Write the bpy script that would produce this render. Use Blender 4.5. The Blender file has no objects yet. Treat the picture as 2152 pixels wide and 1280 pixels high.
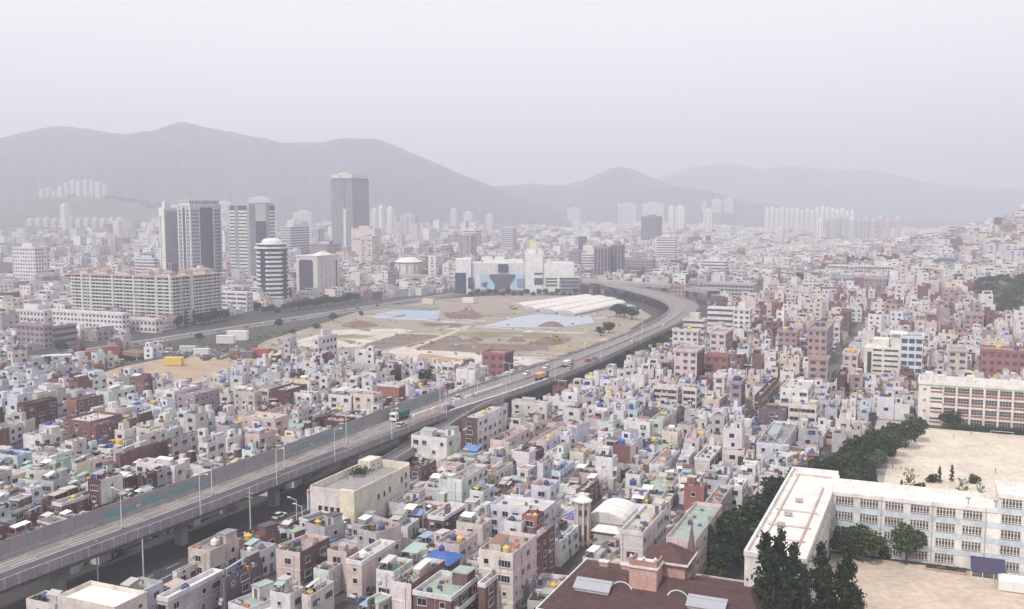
import bpy, math, random
import numpy as np
random.seed(7); rng = np.random.default_rng(7)
S = bpy.context.scene
COL = S.collection
FPX, CAMH = 2100.0, 80.0
PIT = math.atan(210 / FPX)
cP, sP = math.cos(PIT), math.sin(PIT)
# ------------------------------------------------------------------ camera
cd = bpy.data.cameras.new('camera'); cam = bpy.data.objects.new('camera', cd); COL.objects.link(cam)
cam.location = (0, 0, CAMH); cam.rotation_euler = (math.pi/2 - PIT, 0, 0)
cd.sensor_width = 36; cd.lens = 36 * FPX / 2152; cd.clip_start = 1; cd.clip_end = 60000
S.camera = cam
# ------------------------------------------------------------------ street grid: u runs away from the camera, v to the right
AZ = math.atan((1985 - 1076) / FPX * cP)
U = np.array([math.sin(AZ), math.cos(AZ), 0.]); V = np.array([math.cos(AZ), -math.sin(AZ), 0.])
RZ = -AZ
# ------------------------------------------------------------------ world, sun
SUN_EL = math.radians(50)
sdir = (-U * 0.92 - V * 0.22) ; sdir /= np.linalg.norm(sdir)
SUN_AZ = math.atan2(sdir[0], sdir[1])          # clockwise from +Y
w = bpy.data.worlds.new('World'); S.world = w; w.use_nodes = True
nt = w.node_tree; nt.nodes.clear()
sky = nt.nodes.new('ShaderNodeTexSky'); sky.sky_type = 'NISHITA'; sky.sun_disc = False
sky.sun_elevation = SUN_EL; sky.sun_rotation = SUN_AZ
sky.air_density = 1.0; sky.dust_density = 6.0; sky.ozone_density = 1.5
mix = nt.nodes.new('ShaderNodeMixRGB'); mix.inputs[0].default_value = 0.86
mix.inputs[2].default_value = (8.1, 7.65, 7.45, 1)          # thin even overcast
bg = nt.nodes.new('ShaderNodeBackground'); bg.inputs[1].default_value = 0.142
wo = nt.nodes.new('ShaderNodeOutputWorld')
nt.links.new(sky.outputs[0], mix.inputs[1]); nt.links.new(mix.outputs[0], bg.inputs[0]); nt.links.new(bg.outputs[0], wo.inputs[0])
sl = bpy.data.lights.new('sun', 'SUN'); sl.energy = 3.3; sl.angle = math.radians(3); sl.color = (1, .95, .86)
so = bpy.data.objects.new('sun', sl); COL.objects.link(so)
from mathutils import Vector
sv = Vector((sdir[0]*math.cos(SUN_EL), sdir[1]*math.cos(SUN_EL), math.sin(SUN_EL)))
so.rotation_euler = sv.to_track_quat('Z', 'Y').to_euler(); so.location = (0, 0, 500)
S.view_settings.view_transform = 'Standard'; S.view_settings.look = 'None'
S.view_settings.exposure = 0.13; S.view_settings.gamma = 1; S.view_settings.use_curve_mapping = False
S.render.engine = 'CYCLES'
S.cycles.use_denoising = True; S.cycles.max_bounces = 6; S.cycles.volume_bounces = 2
S.cycles.diffuse_bounces = 3; S.cycles.glossy_bounces = 2; S.cycles.transparent_max_bounces = 8
HAZE = 3.4e-4; HAZE_COL = (.85, .89, 1.0)

# ------------------------------------------------------------------ picture <-> ground helpers (used to survey the layout)
def g(px, py, z=0.0):
    x = (px - 1076) / FPX; y = -(py - 640) / FPX
    d = np.array([x, cP + y*sP, -sP + y*cP])
    return np.array([0, 0, CAMH]) + d * ((z - CAMH) / d[2])
def proj(p):
    D = p[1]*cP - (p[2]-CAMH)*sP
    return 1076 + FPX*p[0]/D, 640 - FPX*(p[1]*sP + (p[2]-CAMH)*cP)/D, D
def W(u, v, z=0.0): p = U*u + V*v; return np.array([p[0], p[1], z])
def uvof(p): return float(p[0]*U[0]+p[1]*U[1]), float(p[0]*V[0]+p[1]*V[1])
def along(P, d, x):
    k = (x - 1076) / FPX; D = P[1]*cP - (P[2]-CAMH)*sP
    return (k*D - P[0]) / (d[0] - k*d[1]*cP)
def zfor(P, y):
    k = (640 - y) / FPX; return CAMH + P[1]*(k*cP - sP) / (cP + k*sP)
def inpoly(x, y, poly):
    c = False; n = len(poly)
    for i in range(n):
        x1, y1 = poly[i]; x2, y2 = poly[i-1]
        if (y1 > y) != (y2 > y) and x < (x2-x1)*(y-y1)/(y2-y1)+x1: c = not c
    return c

# ------------------------------------------------------------------ materials
def newmat(name, rough=.9, spec=.3, grime=.16, attr=True, base=(.5,.5,.5), fine=1.0, metal=0):
    m = bpy.data.materials.new(name); m.use_nodes = True
    t = m.node_tree; t.nodes.clear(); N = t.nodes.new; L = t.links.new
    out = N('ShaderNodeOutputMaterial'); b = N('ShaderNodeBsdfPrincipled'); L(b.outputs[0], out.inputs[0])
    b.inputs['Roughness'].default_value = rough; b.inputs['Specular IOR Level'].default_value = spec
    b.inputs['Metallic'].default_value = metal
    if attr:
        a = N('ShaderNodeAttribute'); a.attribute_name = 'col'; src = a.outputs[0]
    else:
        a = N('ShaderNodeRGB'); a.outputs[0].default_value = (*base, 1); src = a.outputs[0]
    if grime > 0:
        geo = N('ShaderNodeNewGeometry'); mp = N('ShaderNodeMapping'); mp.inputs['Scale'].default_value = (1, 1, .55)
        L(geo.outputs['Position'], mp.inputs[0])
        n1 = N('ShaderNodeTexNoise'); n1.inputs['Scale'].default_value = .45*fine; n1.inputs['Detail'].default_value = 5
        n2 = N('ShaderNodeTexNoise'); n2.inputs['Scale'].default_value = 3.1*fine; n2.inputs['Detail'].default_value = 3
        L(mp.outputs[0], n1.inputs[0]); L(mp.outputs[0], n2.inputs[0])
        ad = N('ShaderNodeMath'); ad.operation = 'ADD'; L(n1.outputs[0], ad.inputs[0]); L(n2.outputs[0], ad.inputs[1])
        mr = N('ShaderNodeMapRange'); mr.inputs[1].default_value = .55; mr.inputs[2].default_value = 1.45
        mr.inputs[3].default_value = 1-1.6*grime; mr.inputs[4].default_value = 1+.6*grime
        L(ad.outputs[0], mr.inputs[0])
        mu = N('ShaderNodeVectorMath'); mu.operation = 'SCALE'; L(src, mu.inputs[0]); L(mr.outputs[0], mu.inputs['Scale']); src = mu.outputs[0]
    L(src, b.inputs['Base Color'])
    return m
M_PAINT = newmat('painted_masonry', .88, .2, .27)
M_GLASS = newmat('window_glass', .2, .25, .1)
M_LEAF = newmat('foliage', .8, .15, .25, fine=.5)
M_CONC = newmat('concrete', .9, .15, .26)
M_MET = newmat('painted_metal', .5, .4, .06)
M_EARTH = newmat('bare_earth', .95, .1, .27, fine=.2)
MATS = [M_PAINT, M_GLASS, M_LEAF, M_CONC, M_MET, M_EARTH]
PA, GL, LF, CO, ME, EA = range(6)

# ------------------------------------------------------------------ mesh builder
class MB:
    def __init__(s): s.v = []; s.f = []; s.c = []; s.m = []; s.t = None
    def at(s, x, y, z=0, r=0): s.t = (x, y, z, math.cos(r), math.sin(r)); return s
    def vv(s, pts):
        if s.t:
            x, y, z, c, n = s.t
            pts = [(x+p[0]*c-p[1]*n, y+p[0]*n+p[1]*c, z+p[2]) for p in pts]
        b = len(s.v); s.v.extend(pts); return b
    def face(s, pts, col, mat=0):
        b = s.vv(pts); s.f.append(tuple(range(b, b+len(pts)))); s.c.append(col); s.m.append(mat)
    def box(s, x0, x1, y0, y1, z0, z1, col, mat=0, top=None, side=None, bottom=False):
        b = s.vv([(x0,y0,z0),(x1,y0,z0),(x1,y1,z0),(x0,y1,z0),(x0,y0,z1),(x1,y0,z1),(x1,y1,z1),(x0,y1,z1)])
        q = [(0,1,5,4),(1,2,6,5),(2,3,7,6),(3,0,4,7),(4,5,6,7)]
        cs = [col, side or col, col, col, top or col]
        if bottom: q.append((3,2,1,0)); cs.append(col)
        for a, k in zip(q, cs): s.f.append(tuple(b+i for i in a)); s.c.append(k); s.m.append(mat)
    def cyl(s, x, y, z0, z1, r, col, mat=0, n=12, r1=None, top=None, ang=0):
        r1 = r if r1 is None else r1
        A = [ang+2*math.pi*i/n for i in range(n)]
        b = s.vv([(x+r*math.cos(a), y+r*math.sin(a), z0) for a in A] + [(x+r1*math.cos(a), y+r1*math.sin(a), z1) for a in A])
        for i in range(n):
            j = (i+1) % n; s.f.append((b+i, b+j, b+n+j, b+n+i)); s.c.append(col); s.m.append(mat)
        if r1 > .01: s.f.append(tuple(b+n+i for i in range(n))); s.c.append(top or col); s.m.append(mat)
    def tube(s, a, b, r, col, mat=ME, n=6, r1=None):
        a = Vector(a); b = Vector(b); d = (b-a).normalized(); o = d.orthogonal().normalized(); o2 = d.cross(o); r1 = r if r1 is None else r1
        P = [a+(o*math.cos(2*math.pi*i/n)+o2*math.sin(2*math.pi*i/n))*r for i in range(n)] + [b+(o*math.cos(2*math.pi*i/n)+o2*math.sin(2*math.pi*i/n))*r1 for i in range(n)]
        k = s.vv([tuple(p) for p in P])
        for i in range(n):
            j = (i+1) % n; s.f.append((k+i, k+j, k+n+j, k+n+i)); s.c.append(col); s.m.append(mat)
        s.f.append(tuple(k+n+i for i in range(n))); s.c.append(col); s.m.append(mat)
    def hip(s, x0, x1, y0, y1, z0, z1, col, mat=0, ridge=.4, axis='x'):
        if axis == 'x': i = (x1-x0)*(1-ridge)/2; a = (x0+i,(y0+y1)/2,z1); b = (x1-i,(y0+y1)/2,z1)
        else: i = (y1-y0)*(1-ridge)/2; a = ((x0+x1)/2,y0+i,z1); b = ((x0+x1)/2,y1-i,z1)
        c = [(x0,y0,z0),(x1,y0,z0),(x1,y1,z0),(x0,y1,z0)]
        if axis == 'x': F = [(c[0],c[1],b,a),(c[2],c[3],a,b),(c[1],c[2],b),(c[3],c[0],a)]
        else: F = [(c[1],c[2],b,a),(c[3],c[0],a,b),(c[0],c[1],a),(c[2],c[3],b)]
        for q in F: s.face(list(q), col, mat)
    def wall_box(s, w, d, z0, z1, colF, colS, **k): s.box(-w/2, w/2, -d/2, d/2, z0, z1, colF, side=colS, **k)
    def on(s, face, w, d, a0, a1, z0, z1, off, col, mat=0, near=0.0):
        """slab standing proud of a facade: F = front (-y), S = right (+x), L = left (-x), B = back"""
        if face == 'F': s.box(a0, a1, -d/2-off, -d/2-near, z0, z1, col, mat)
        elif face == 'B': s.box(a0, a1, d/2+near, d/2+off, z0, z1, col, mat)
        elif face == 'S': s.box(w/2+near, w/2+off, a0, a1, z0, z1, col, mat)
        else: s.box(-w/2-off, -w/2-near, a0, a1, z0, z1, col, mat)
    def mesh(s, name):
        me = bpy.data.meshes.new(name)
        nv, nf = len(s.v), len(s.f)
        if not nf: return me
        ls = np.fromiter((len(q) for q in s.f), np.int32, nf)
        me.vertices.add(nv); me.vertices.foreach_set('co', np.asarray(s.v, np.float32).ravel())
        idx = np.fromiter((i for q in s.f for i in q), np.int32, int(ls.sum()))
        me.loops.add(len(idx)); me.loops.foreach_set('vertex_index', idx)
        st = np.zeros(nf, np.int32); st[1:] = np.cumsum(ls)[:-1]
        me.polygons.add(nf); me.polygons.foreach_set('loop_start', st); me.polygons.foreach_set('loop_total', ls)
        used = sorted(set(s.m)); mp = {k: i for i, k in enumerate(used)}
        for k in used: me.materials.append(MATS[k])
        me.polygons.foreach_set('material_index', np.fromiter((mp[k] for k in s.m), np.int32, nf))
        at = me.attributes.new('col', 'FLOAT_COLOR', 'FACE')
        c = np.ones((nf, 4), np.float32); c[:, :3] = np.asarray(s.c, np.float32); at.data.foreach_set('color', c.ravel())
        me.update(calc_edges=True); me.shade_flat(); return me

def link(name, mesh, parent=None, loc=(0,0,0), rz=0, scale=None):
    o = bpy.data.objects.new(name, mesh); COL.objects.link(o)
    if parent: o.parent = parent
    o.location = tuple(float(q) for q in loc)
    if rz: o.rotation_euler = (0, 0, rz)
    if scale is not None: o.scale = scale if hasattr(scale, '__len__') else (scale,)*3
    return o
LABELS = {}
def tag(o, label=None, cat=None, group=None, kind=None):
    if label:
        o['label'] = label; LABELS.setdefault(label, []).append(o.name)
    if cat: o['category'] = cat
    if group: o['group'] = group
    if kind: o['kind'] = kind
    return o
def thing(name, label, cat, loc, rz=RZ, group=None):
    return tag(link(name, None, None, loc, rz), label, cat, group)
def part(name, mb, par, kind=None, loc=(0,0,0), rz=0, label=None, scale=None):
    o = link(name, mb.mesh(name) if isinstance(mb, MB) else mb, par, loc, rz, scale)
    if kind: o['kind'] = kind
    if label: o['label'] = label
    return o
def struct(name, mb, kind='structure', loc=(0,0,0), label=None):
    o = link(name, mb.mesh(name) if isinstance(mb, MB) else mb, None, loc); o['kind'] = kind
    if label: o['label'] = label
    return o

# ------------------------------------------------------------------ colours (albedo)
C = dict(white=(.67,.66,.66), ivory=(.62,.59,.53), cream=(.62,.56,.45), yellowcream=(.70,.62,.40), peach=(.57,.45,.39), salmon=(.42,.26,.235),
 pink=(.62,.48,.46), lavender=(.55,.56,.66), paleblue=(.56,.64,.72), skyblue=(.42,.60,.72), mint=(.54,.66,.60), aqua=(.46,.62,.64),
 green=(.50,.60,.42), brick=(.22,.085,.08), redbrick=(.38,.11,.09), maroon=(.13,.045,.045), darkbrick=(.15,.075,.075), mauve=(.33,.25,.29),
 grey=(.42,.42,.43), darkgrey=(.13,.13,.15), ochre=(.55,.38,.15), beige=(.52,.46,.38), purple=(.14,.10,.15))
NAMES = dict(white='white', ivory='ivory', cream='cream', yellowcream='yellowish', peach='peach', salmon='salmon', pink='pale pink', lavender='lavender grey',
 paleblue='pale blue', skyblue='sky blue', mint='mint', aqua='aqua', green='pale green', brick='brick red', redbrick='bright red brick', maroon='maroon',
 darkbrick='dark brick', mauve='mauve', grey='grey', darkgrey='dark grey', ochre='ochre', beige='beige', purple='dark purple')
C['white'] = (.65,.65,.645)
C = {k: tuple(t_*(.62*q + .38*(.3*v_[0]+.59*v_[1]+.11*v_[2])) for q, t_ in zip(v_, (1.05, 1.01, 1.06))) for k, v_ in C.items()}
ROOFS = dict(whiteroof=(.80,.79,.77), pale=(.50,.48,.46), grey=(.27,.26,.265), greenroof=(.19,.28,.23), dark=(.11,.11,.12), pinkish=(.36,.29,.285), mintroof=(.33,.40,.37), brown=(.17,.10,.09), blueroof=(.10,.20,.46))
RN = dict(whiteroof='white', pale='pale', grey='grey', greenroof='green', dark='dark', pinkish='pinkish', mintroof='mint', brown='brown', blueroof='blue')
GLASSC = (.028,.024,.036); FRAME = (.55,.54,.53)
def jit(c, k=.05):
    j = 1+random.uniform(-k, k); return tuple(min(.85, max(.01, q*j*(1+random.uniform(-.02,.02)))) for q in c)

# ------------------------------------------------------------------ terrain
BUMPS = [(*g(2330, 560)[:2]*1.0, 74, 205, 270), (*g(2260, 655)[:2], 24, 95, 150)]
def hz(x, y):
    z = 0
    for bx, by, h, sx, sy in BUMPS:
        z += h*math.exp(-((x-bx)/sx)**2-((y-by)/sy)**2)
    bx, by, h, sx, sy = -1330, 3050, 105, 420, 500
    z += h*math.exp(-((x-bx)/sx)**2-((y-by)/sy)**2)
    z += 120*math.exp(-((x-700)/420)**2-((y-4300)/380)**2)
    z += 60*math.exp(-((x-150)/800)**2-((y-4300)/450)**2)
    return z if z > .6 else 0.0
# ------------------------------------------------------------------ ground, river bed, haze
RV0 = W(345, -421.7); RV1 = W(700, -396.0)
RD = (RV1-RV0)/np.linalg.norm(RV1-RV0); RN_ = np.array([RD[1], -RD[0], 0])       # RN_ points to the near (right) bank
def rs(r, s, z=0.0): p = RV0 + RD*r + RN_*s; return (float(p[0]), float(p[1]), z)
mb = MB(); gc = (.075,.07,.078)
R0, R1, BW = -560, 398, 40
for a, b, c_, d_ in ((-16000,16000,-16000,0), (-16000,16000,BW,16000), (-16000,R0,0,BW), (R1,16000,0,BW)):
    mb.face([rs(a,c_), rs(a,d_), rs(b,d_), rs(b,c_)][::-1], gc, CO)
struct('ground', mb)
mb = MB()
mb.face([rs(R0,0,-4), rs(R1,0,-4), rs(R1,27,-4), rs(R0,27,-4)][::-1], (.15,.17,.11), LF)
mb.face([rs(R0,27,-4), rs(R1,27,-4), rs(R1,BW,0), rs(R0,BW,0)][::-1], (.17,.185,.10), LF)
struct('river_bank', mb)
mb = MB(); mb.face([rs(R0,0.5,-3.9), rs(R1,.5,-3.9), rs(R1,9,-3.9), rs(R0,9,-3.9)][::-1], (.10,.12,.10), GL)
struct('water', mb)
mb = MB()
for (r0, r1, s0, s1) in ((R0,R1,-.8,.2), (R0-.5,R0,0,BW), (R1,R1+.5,0,BW)):
    P = [rs(r0,s0,-4), rs(r1,s0,-4), rs(r1,s1,-4), rs(r0,s1,-4)]; Q = [(x,y,.9) for x,y,_ in P]
    for i in range(4): j = (i+1)%4; mb.face([P[i],P[j],Q[j],Q[i]], (.33,.32,.31), CO)
    mb.face(Q, (.40,.39,.37), CO)
tag(struct('embankment_wall', mb, 'thing'), 'long grey concrete retaining wall along the far bank of the river', 'wall')
# grass tufts / reeds in the river bed (uncountable)
mb = MB()
for _ in range(2600):
    r = random.uniform(-60, R1-5); s = random.uniform(9, 38); z = -4 if s < 27 else -4+4*(s-27)/13
    x, y, _z = rs(r, s); a = random.uniform(0, 3.14); k = random.uniform(.5, 1.6); h = random.uniform(.3, 1.3)
    dx, dy = math.cos(a)*k, math.sin(a)*k
    mb.face([(x-dx,y-dy,z),(x+dx,y+dy,z),(x+dx*.5,y+dy*.5,z+h),(x-dx*.6,y-dy*.6,z+h*.8)], jit((.12,.15,.07),.4), LF)
struct('reeds', mb, 'stuff')
# haze
mb = MB(); mb.box(-16500, 16500, -16500, 16500, -9, 640, (1,1,1), 0, bottom=True)
hm = mb.mesh('haze'); hm.materials.clear()
m = bpy.data.materials.new('haze_air'); m.use_nodes = True; t = m.node_tree; t.nodes.clear()
o_ = t.nodes.new('ShaderNodeOutputMaterial'); pv = t.nodes.new('ShaderNodeVolumePrincipled')
pv.inputs['Density'].default_value = HAZE; pv.inputs['Color'].default_value = (*HAZE_COL, 1); pv.inputs['Anisotropy'].default_value = .35
t.links.new(pv.outputs[0], o_.inputs['Volume']); m.cycles.homogeneous_volume = True
hm.materials.append(m); struct('haze', hm, 'stuff')

# ------------------------------------------------------------------ mountains and hills (heightfields)
def vnoise(x, y, seed=0):
    r = 0; a = 1
    for k in range(4):
        r += a*math.sin(x*1.7*2**k+seed+1.3*math.sin(y*1.1*2**k+k))*math.cos(y*1.9*2**k+seed*1.7+1.1*math.sin(x*.9*2**k)); a *= .5
    return r/1.9
def mountain(name, prof, D, front, back, foot, rough, label, seed):
    xs = [p[0] for p in prof]; ys = [p[1] for p in prof]; nx, ny = 260, 36
    px = np.linspace(xs[0], xs[-1], nx); py = np.interp(px, xs, ys)
    mb = MB(); vs = []
    for j in range(ny):
        t = j/(ny-1); d = D - front + (front+back)*t
        s = (d-(D-front))/front if d < D else 1-(d-D)/back
        s = max(0, s); sh = s*s*(3-2*s)*.6+s*.4
        for i in range(nx):
            k = (px[i]-1076)/FPX; dirx = k/cP*1.0
            zt = CAMH + D*((640-(py[i] + 1.2*vnoise(px[i]*.05, 3, seed))) / FPX*cP - sP)/(cP + (640-py[i])/FPX*sP)
            zt = max(zt, 6)
            n = vnoise(px[i]*.012, t*5+px[i]*.004, seed)*rough*(1-s)*s*4
            z = foot + (zt-foot)*min(1, max(0, sh + n))
            vs.append((dirx*d*cP, d, z - 3))
    b = mb.vv(vs)
    for j in range(ny-1):
        for i in range(nx-1):
            q = b+j*nx+i; mb.f.append((q, q+1, q+nx+1, q+nx)); mb.m.append(LF)
            mb.c.append(jit((.04,.052,.058), .3))
    struct(name, mb, label=label)
mountain('mountain', [(-1500,330),(-900,340),(-500,300),(-250,318),(0,292),(90,269),(135,263),(180,267),(270,281),(330,274),(375,258),(392,254),(430,264),(520,281),(600,299),(680,297),(720,289),(800,291),(830,303),(900,334),(960,360),(1030,388),(1100,414),(1200,440)], 4300, 1300, 2500, 0, .17, 'long wooded ridge on the left', 1)
mountain('mountain', [(700,425),(850,405),(960,396),(1040,390),(1120,384),(1180,388),(1235,374),(1280,352),(1302,345),(1340,358),(1400,384),(1460,402),(1560,420),(1700,436)], 5200, 1400, 2200, 0, .14, 'small peaked hill near the middle', 2)
mountain('mountain', [(1000,440),(1250,410),(1380,374),(1450,350),(1530,341),(1590,355),(1660,348),(1700,352),(1770,355),(1830,355),(1900,372),(1950,384),(2050,392),(2152,396),(2350,380),(2600,350),(3100,360),(3700,400)], 7600, 2200, 2600, 0, .12, 'faint far mountains on the right', 3)
def hillmesh(x0, x1, y0, y1, n, name, label, col):
    mb = MB(); vs = [(x0+(x1-x0)*i/n, y0+(y1-y0)*j/n, hz(x0+(x1-x0)*i/n, y0+(y1-y0)*j/n)-.4) for j in range(n+1) for i in range(n+1)]
    b = mb.vv(vs)
    for j in range(n):
        for i in range(n): q = b+j*(n+1)+i; mb.f.append((q,q+1,q+n+2,q+n+1)); mb.m.append(LF); mb.c.append(jit(col,.2))
    struct(name, mb, label=label)
hillmesh(150, 2300, 450, 3300, 90, 'hill', 'built-up hill rising at the right edge', (.13,.12,.12))
hillmesh(-2600, -300, 1900, 4400, 50, 'hill', 'foothill with tower blocks under the left ridge', (.09,.10,.07))
hillmesh(-1900, 2300, 3302, 5500, 60, 'hill', 'low dark hill behind the pale tower blocks', (.07,.085,.055))

# ------------------------------------------------------------------ building site, fields, tarpaulins (flush sheets 4 mm apart)
def sheet(name, polypx, col, lay, mat=EA, label=None, kind='structure', z=0.0, thing_=None):
    mb = MB(); pts = [g(x, y) for x, y in polypx]; mb.face([(float(p[0]), float(p[1]), z+.004*lay) for p in pts][::-1], col, mat)
    o = link(name, mb.mesh(name)); 
    if thing_: tag(o, *thing_)
    else: o['kind'] = kind
    if label: o['label'] = label
    return o
SITE = [(520,738),(560,715),(640,692),(760,652),(860,634),(960,626),(1090,618),(1250,622),(1330,640),(1370,664),(1300,706),(1200,742),(1140,760),(1070,772),(960,772),(860,766),(720,748),(600,752)]
sheet('ground', SITE, (.31,.27,.24), 1, label='sandy building site')
SAND = [(165,800),(250,772),(360,750),(470,743),(600,765),(560,782),(505,796),(440,806),(400,822),(330,812),(250,806)]
sheet('ground', SAND, (.40,.31,.24), 1, label='bare pinkish earth lot behind the houses on the left')
PALE = (.53,.49,.45); BROWN = (.20,.16,.145)
for li, (q, c_) in enumerate((([(600,722),(700,694),(830,690),(870,694),(800,712),(760,728),(620,736)], PALE),
              ([(800,740),(850,728),(1000,742),(1060,748),(1180,752),(1110,768),(930,768),(830,756)], PALE),
              ([(770,722),(850,700),(915,703),(925,708),(860,722),(805,733),(765,731)], BROWN),
              ([(850,728),(930,707),(960,706),(1010,722),(1100,724),(1200,708),(1200,722),(1120,738),(1000,741),(880,735)], BROWN),
              ([(880,745),(900,744),(975,756),(940,764),(875,762)], (.42,.28,.20)),
              ([(930,657),(950,655),(1030,663),(985,675),(940,668)], (.18,.13,.12)),
              ([(880,680),(905,678),(975,682),(965,687),(900,686)], (.15,.13,.12)),
              ([(960,700),(1010,697),(1190,700),(1190,709),(1080,712),(980,708)], (.22,.21,.13)),
              ([(700,706),(740,702),(790,706),(760,712),(705,711)], (.25,.24,.14)),
              ([(1150,730),(1300,690),(1330,694),(1210,738),(1160,744)], (.33,.28,.21)))):
    sheet('ground', q, c_, 2+li, label='patch of dug earth or pale hardstanding on the building site')
BT = (.27,.33,.45)
sheet('tarpaulin', [(782,663),(800,655),(860,650),(925,652),(920,672),(850,672),(790,669)], BT, 14, ME, thing_=('wide blue tarpaulin spread on the left of the building site', 'tarpaulin'))
sheet('tarpaulin', [(1015,686),(1080,668),(1130,660),(1180,662),(1240,664),(1250,678),(1170,690),(1100,688)], (.34,.38,.46), 15, ME, thing_=('blue and pale tarpaulin spread beside the white sheds of the building site', 'tarpaulin'))
sheet('tarpaulin', [(1305,640),(1325,640),(1350,652),(1335,658),(1315,650)], (.25,.40,.58), 14, ME, thing_=('small sky blue tarpaulin at the inner side of the expressway bend', 'tarpaulin'))
def strip(name, a, b, wd, col, lay, z=0, mat=CO, kind='structure'):
    a = np.array(a[:2]); b = np.array(b[:2]); d = (b-a)/np.linalg.norm(b-a); n = np.array([-d[1], d[0]])*wd/2
    mb = MB(); q = [a+n, a-n, b-n, b+n]; mb.face([(float(p[0]), float(p[1]), z+.004*lay) for p in q], col, mat)
    return struct(name, mb, kind)
strip('path', g(766,665), g(996,679), 3, (.55,.56,.60), 16); strip('path', g(1000,686), g(1195,700), 3.5, (.52,.52,.56), 17)
strip('path', g(860,734), g(985,686), 4, (.50,.43,.36), 18); strip('path', g(800,700), g(930,703), 4, (.50,.43,.36), 19)
tk = MB()
for _ in range(110):
    x, y = random.uniform(540,1320), random.uniform(632,768)
    if not inpoly(x, y, SITE): continue
    P = g(x, y); a_ = RZ+random.choice((0,1.57,.4,-.5))+random.uniform(-.25,.25); L_ = random.uniform(8,40); wd_ = random.uniform(.6,4); cc = jit(random.choice(((.44,.39,.35),(.26,.22,.20),(.32,.28,.26),(.22,.20,.16),(.50,.46,.43))), .15)
    tk.at(P[0], P[1], .0565+random.uniform(-.0012,.0012), a_); n = 6
    for k in range(n):
        b0, b1 = math.sin(k*.9+a_)*1.2, math.sin((k+1)*.9+a_)*1.2; f0, f1 = math.sin(math.pi*k/n)*.9+.1, math.sin(math.pi*(k+1)/n)*.9+.1
        tk.face([(L_*k/n, b0-wd_*f0, 0), (L_*(k+1)/n, b1-wd_*f1, 0), (L_*(k+1)/n, b1+wd_*f1, 0), (L_*k/n, b0+wd_*f0, 0)], cc, EA)
for _ in range(300):
    x, y = random.uniform(540,1320), random.uniform(632,768)
    if not inpoly(x, y, SITE): continue
    P = g(x, y); s_ = random.uniform(.3,1.6); tk.at(P[0], P[1], 0, random.uniform(0,3)); tk.cyl(0,0,0,s_*.6,s_,jit(random.choice(((.17,.13,.11),(.12,.13,.07),(.3,.26,.22),(.5,.48,.45))), .3),EA,6,r1=s_*.3)
tk.t = None; struct('rubble', tk, 'stuff')
# ------------------------------------------------------------------ roads at ground level
ASPH = (.065,.063,.075); ASPH2 = (.14,.135,.145)
strip('road', rs(-600,-9), rs(640,-9), 15, ASPH2, 1)
strip('road_marking', rs(-600,-9), rs(640,-9), .25, (.6,.6,.6), 2)
strip('pavement', rs(-600,-18.5), rs(640,-18.5), 3, (.36,.34,.33), 3)
strip('road', W(60,-151.5), W(232,-151.5), 11.5, ASPH, 1)
strip('road_marking', W(60,-151.2), W(232,-151.2), .22, (.62,.62,.62), 2)
for vv_ in (-154.6, -148.2):
    mb = MB()
    for k in range(22):
        a = W(62+k*8, vv_-.08); b = W(62+k*8+4, vv_+.08)
        mb.face([tuple(W(62+k*8,vv_-.08,.01)), tuple(W(62+k*8,vv_+.08,.01)), tuple(W(66+k*8,vv_+.08,.01)), tuple(W(66+k*8,vv_-.08,.01))], (.6,.6,.6), CO)
    struct('road_marking', mb)
u_s, v_s = uvof(g(1744,783)); STREETV = v_s
strip('road', W(430, v_s), W(1050, v_s), 6.5, ASPH2, 1)
strip('road', W(60,-180), W(560,-180), 9, ASPH2, 1)
# left-hand lane between the houses, running towards the bare lot
LANE = [g(-40,985), g(60,935), g(130,880), g(200,850)]
for li, (a, b) in enumerate(zip(LANE, LANE[1:])): strip('road', a, b, 6, ASPH, 2+li)

# ------------------------------------------------------------------ expressway
DK = [(60,-172,-160.5),(130,-171,-160),(180,-168.5,-157),(230,-167,-155),(300,-167,-152.3),(340,-166,-147.5),(400,-162,-143),(460,-159,-142.5),(530,-157,-143),(600,-159,-144.5),(640,-164,-147.5),(680,-173,-153),(715,-186,-164),(750,-204,-182),(790,-230,-208),(843,-272,-250),(900,-318,-298),(980,-390,-372),(1060,-470,-455)]
def spline(tab, n):
    tab = np.array(tab, float); u = tab[:,0]; uu = np.linspace(u[0], u[-1], n); out = [uu]
    for k in (1, 2):
        y = tab[:,k]; m_ = np.gradient(y, u); i = np.clip(np.searchsorted(u, uu)-1, 0, len(u)-2)
        h = u[i+1]-u[i]; t = (uu-u[i])/h
        out.append((2*t**3-3*t**2+1)*y[i]+(t**3-2*t**2+t)*h*m_[i]+(-2*t**3+3*t**2)*y[i+1]+(t**3-t**2)*h*m_[i+1])
    return np.array(out).T
DZ = 9.0
DECK = spline(DK, 251)      # 4 m steps
def dk(u, f, dz=0.0):       # point on the deck at u, f = 0 left edge .. 1 right edge
    i = np.interp(u, DECK[:,0], np.arange(len(DECK))); vl = np.interp(u, DECK[:,0], DECK[:,1]); vr = np.interp(u, DECK[:,0], DECK[:,2])
    return W(u, vl+(vr-vl)*f, DZ+dz)
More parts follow.
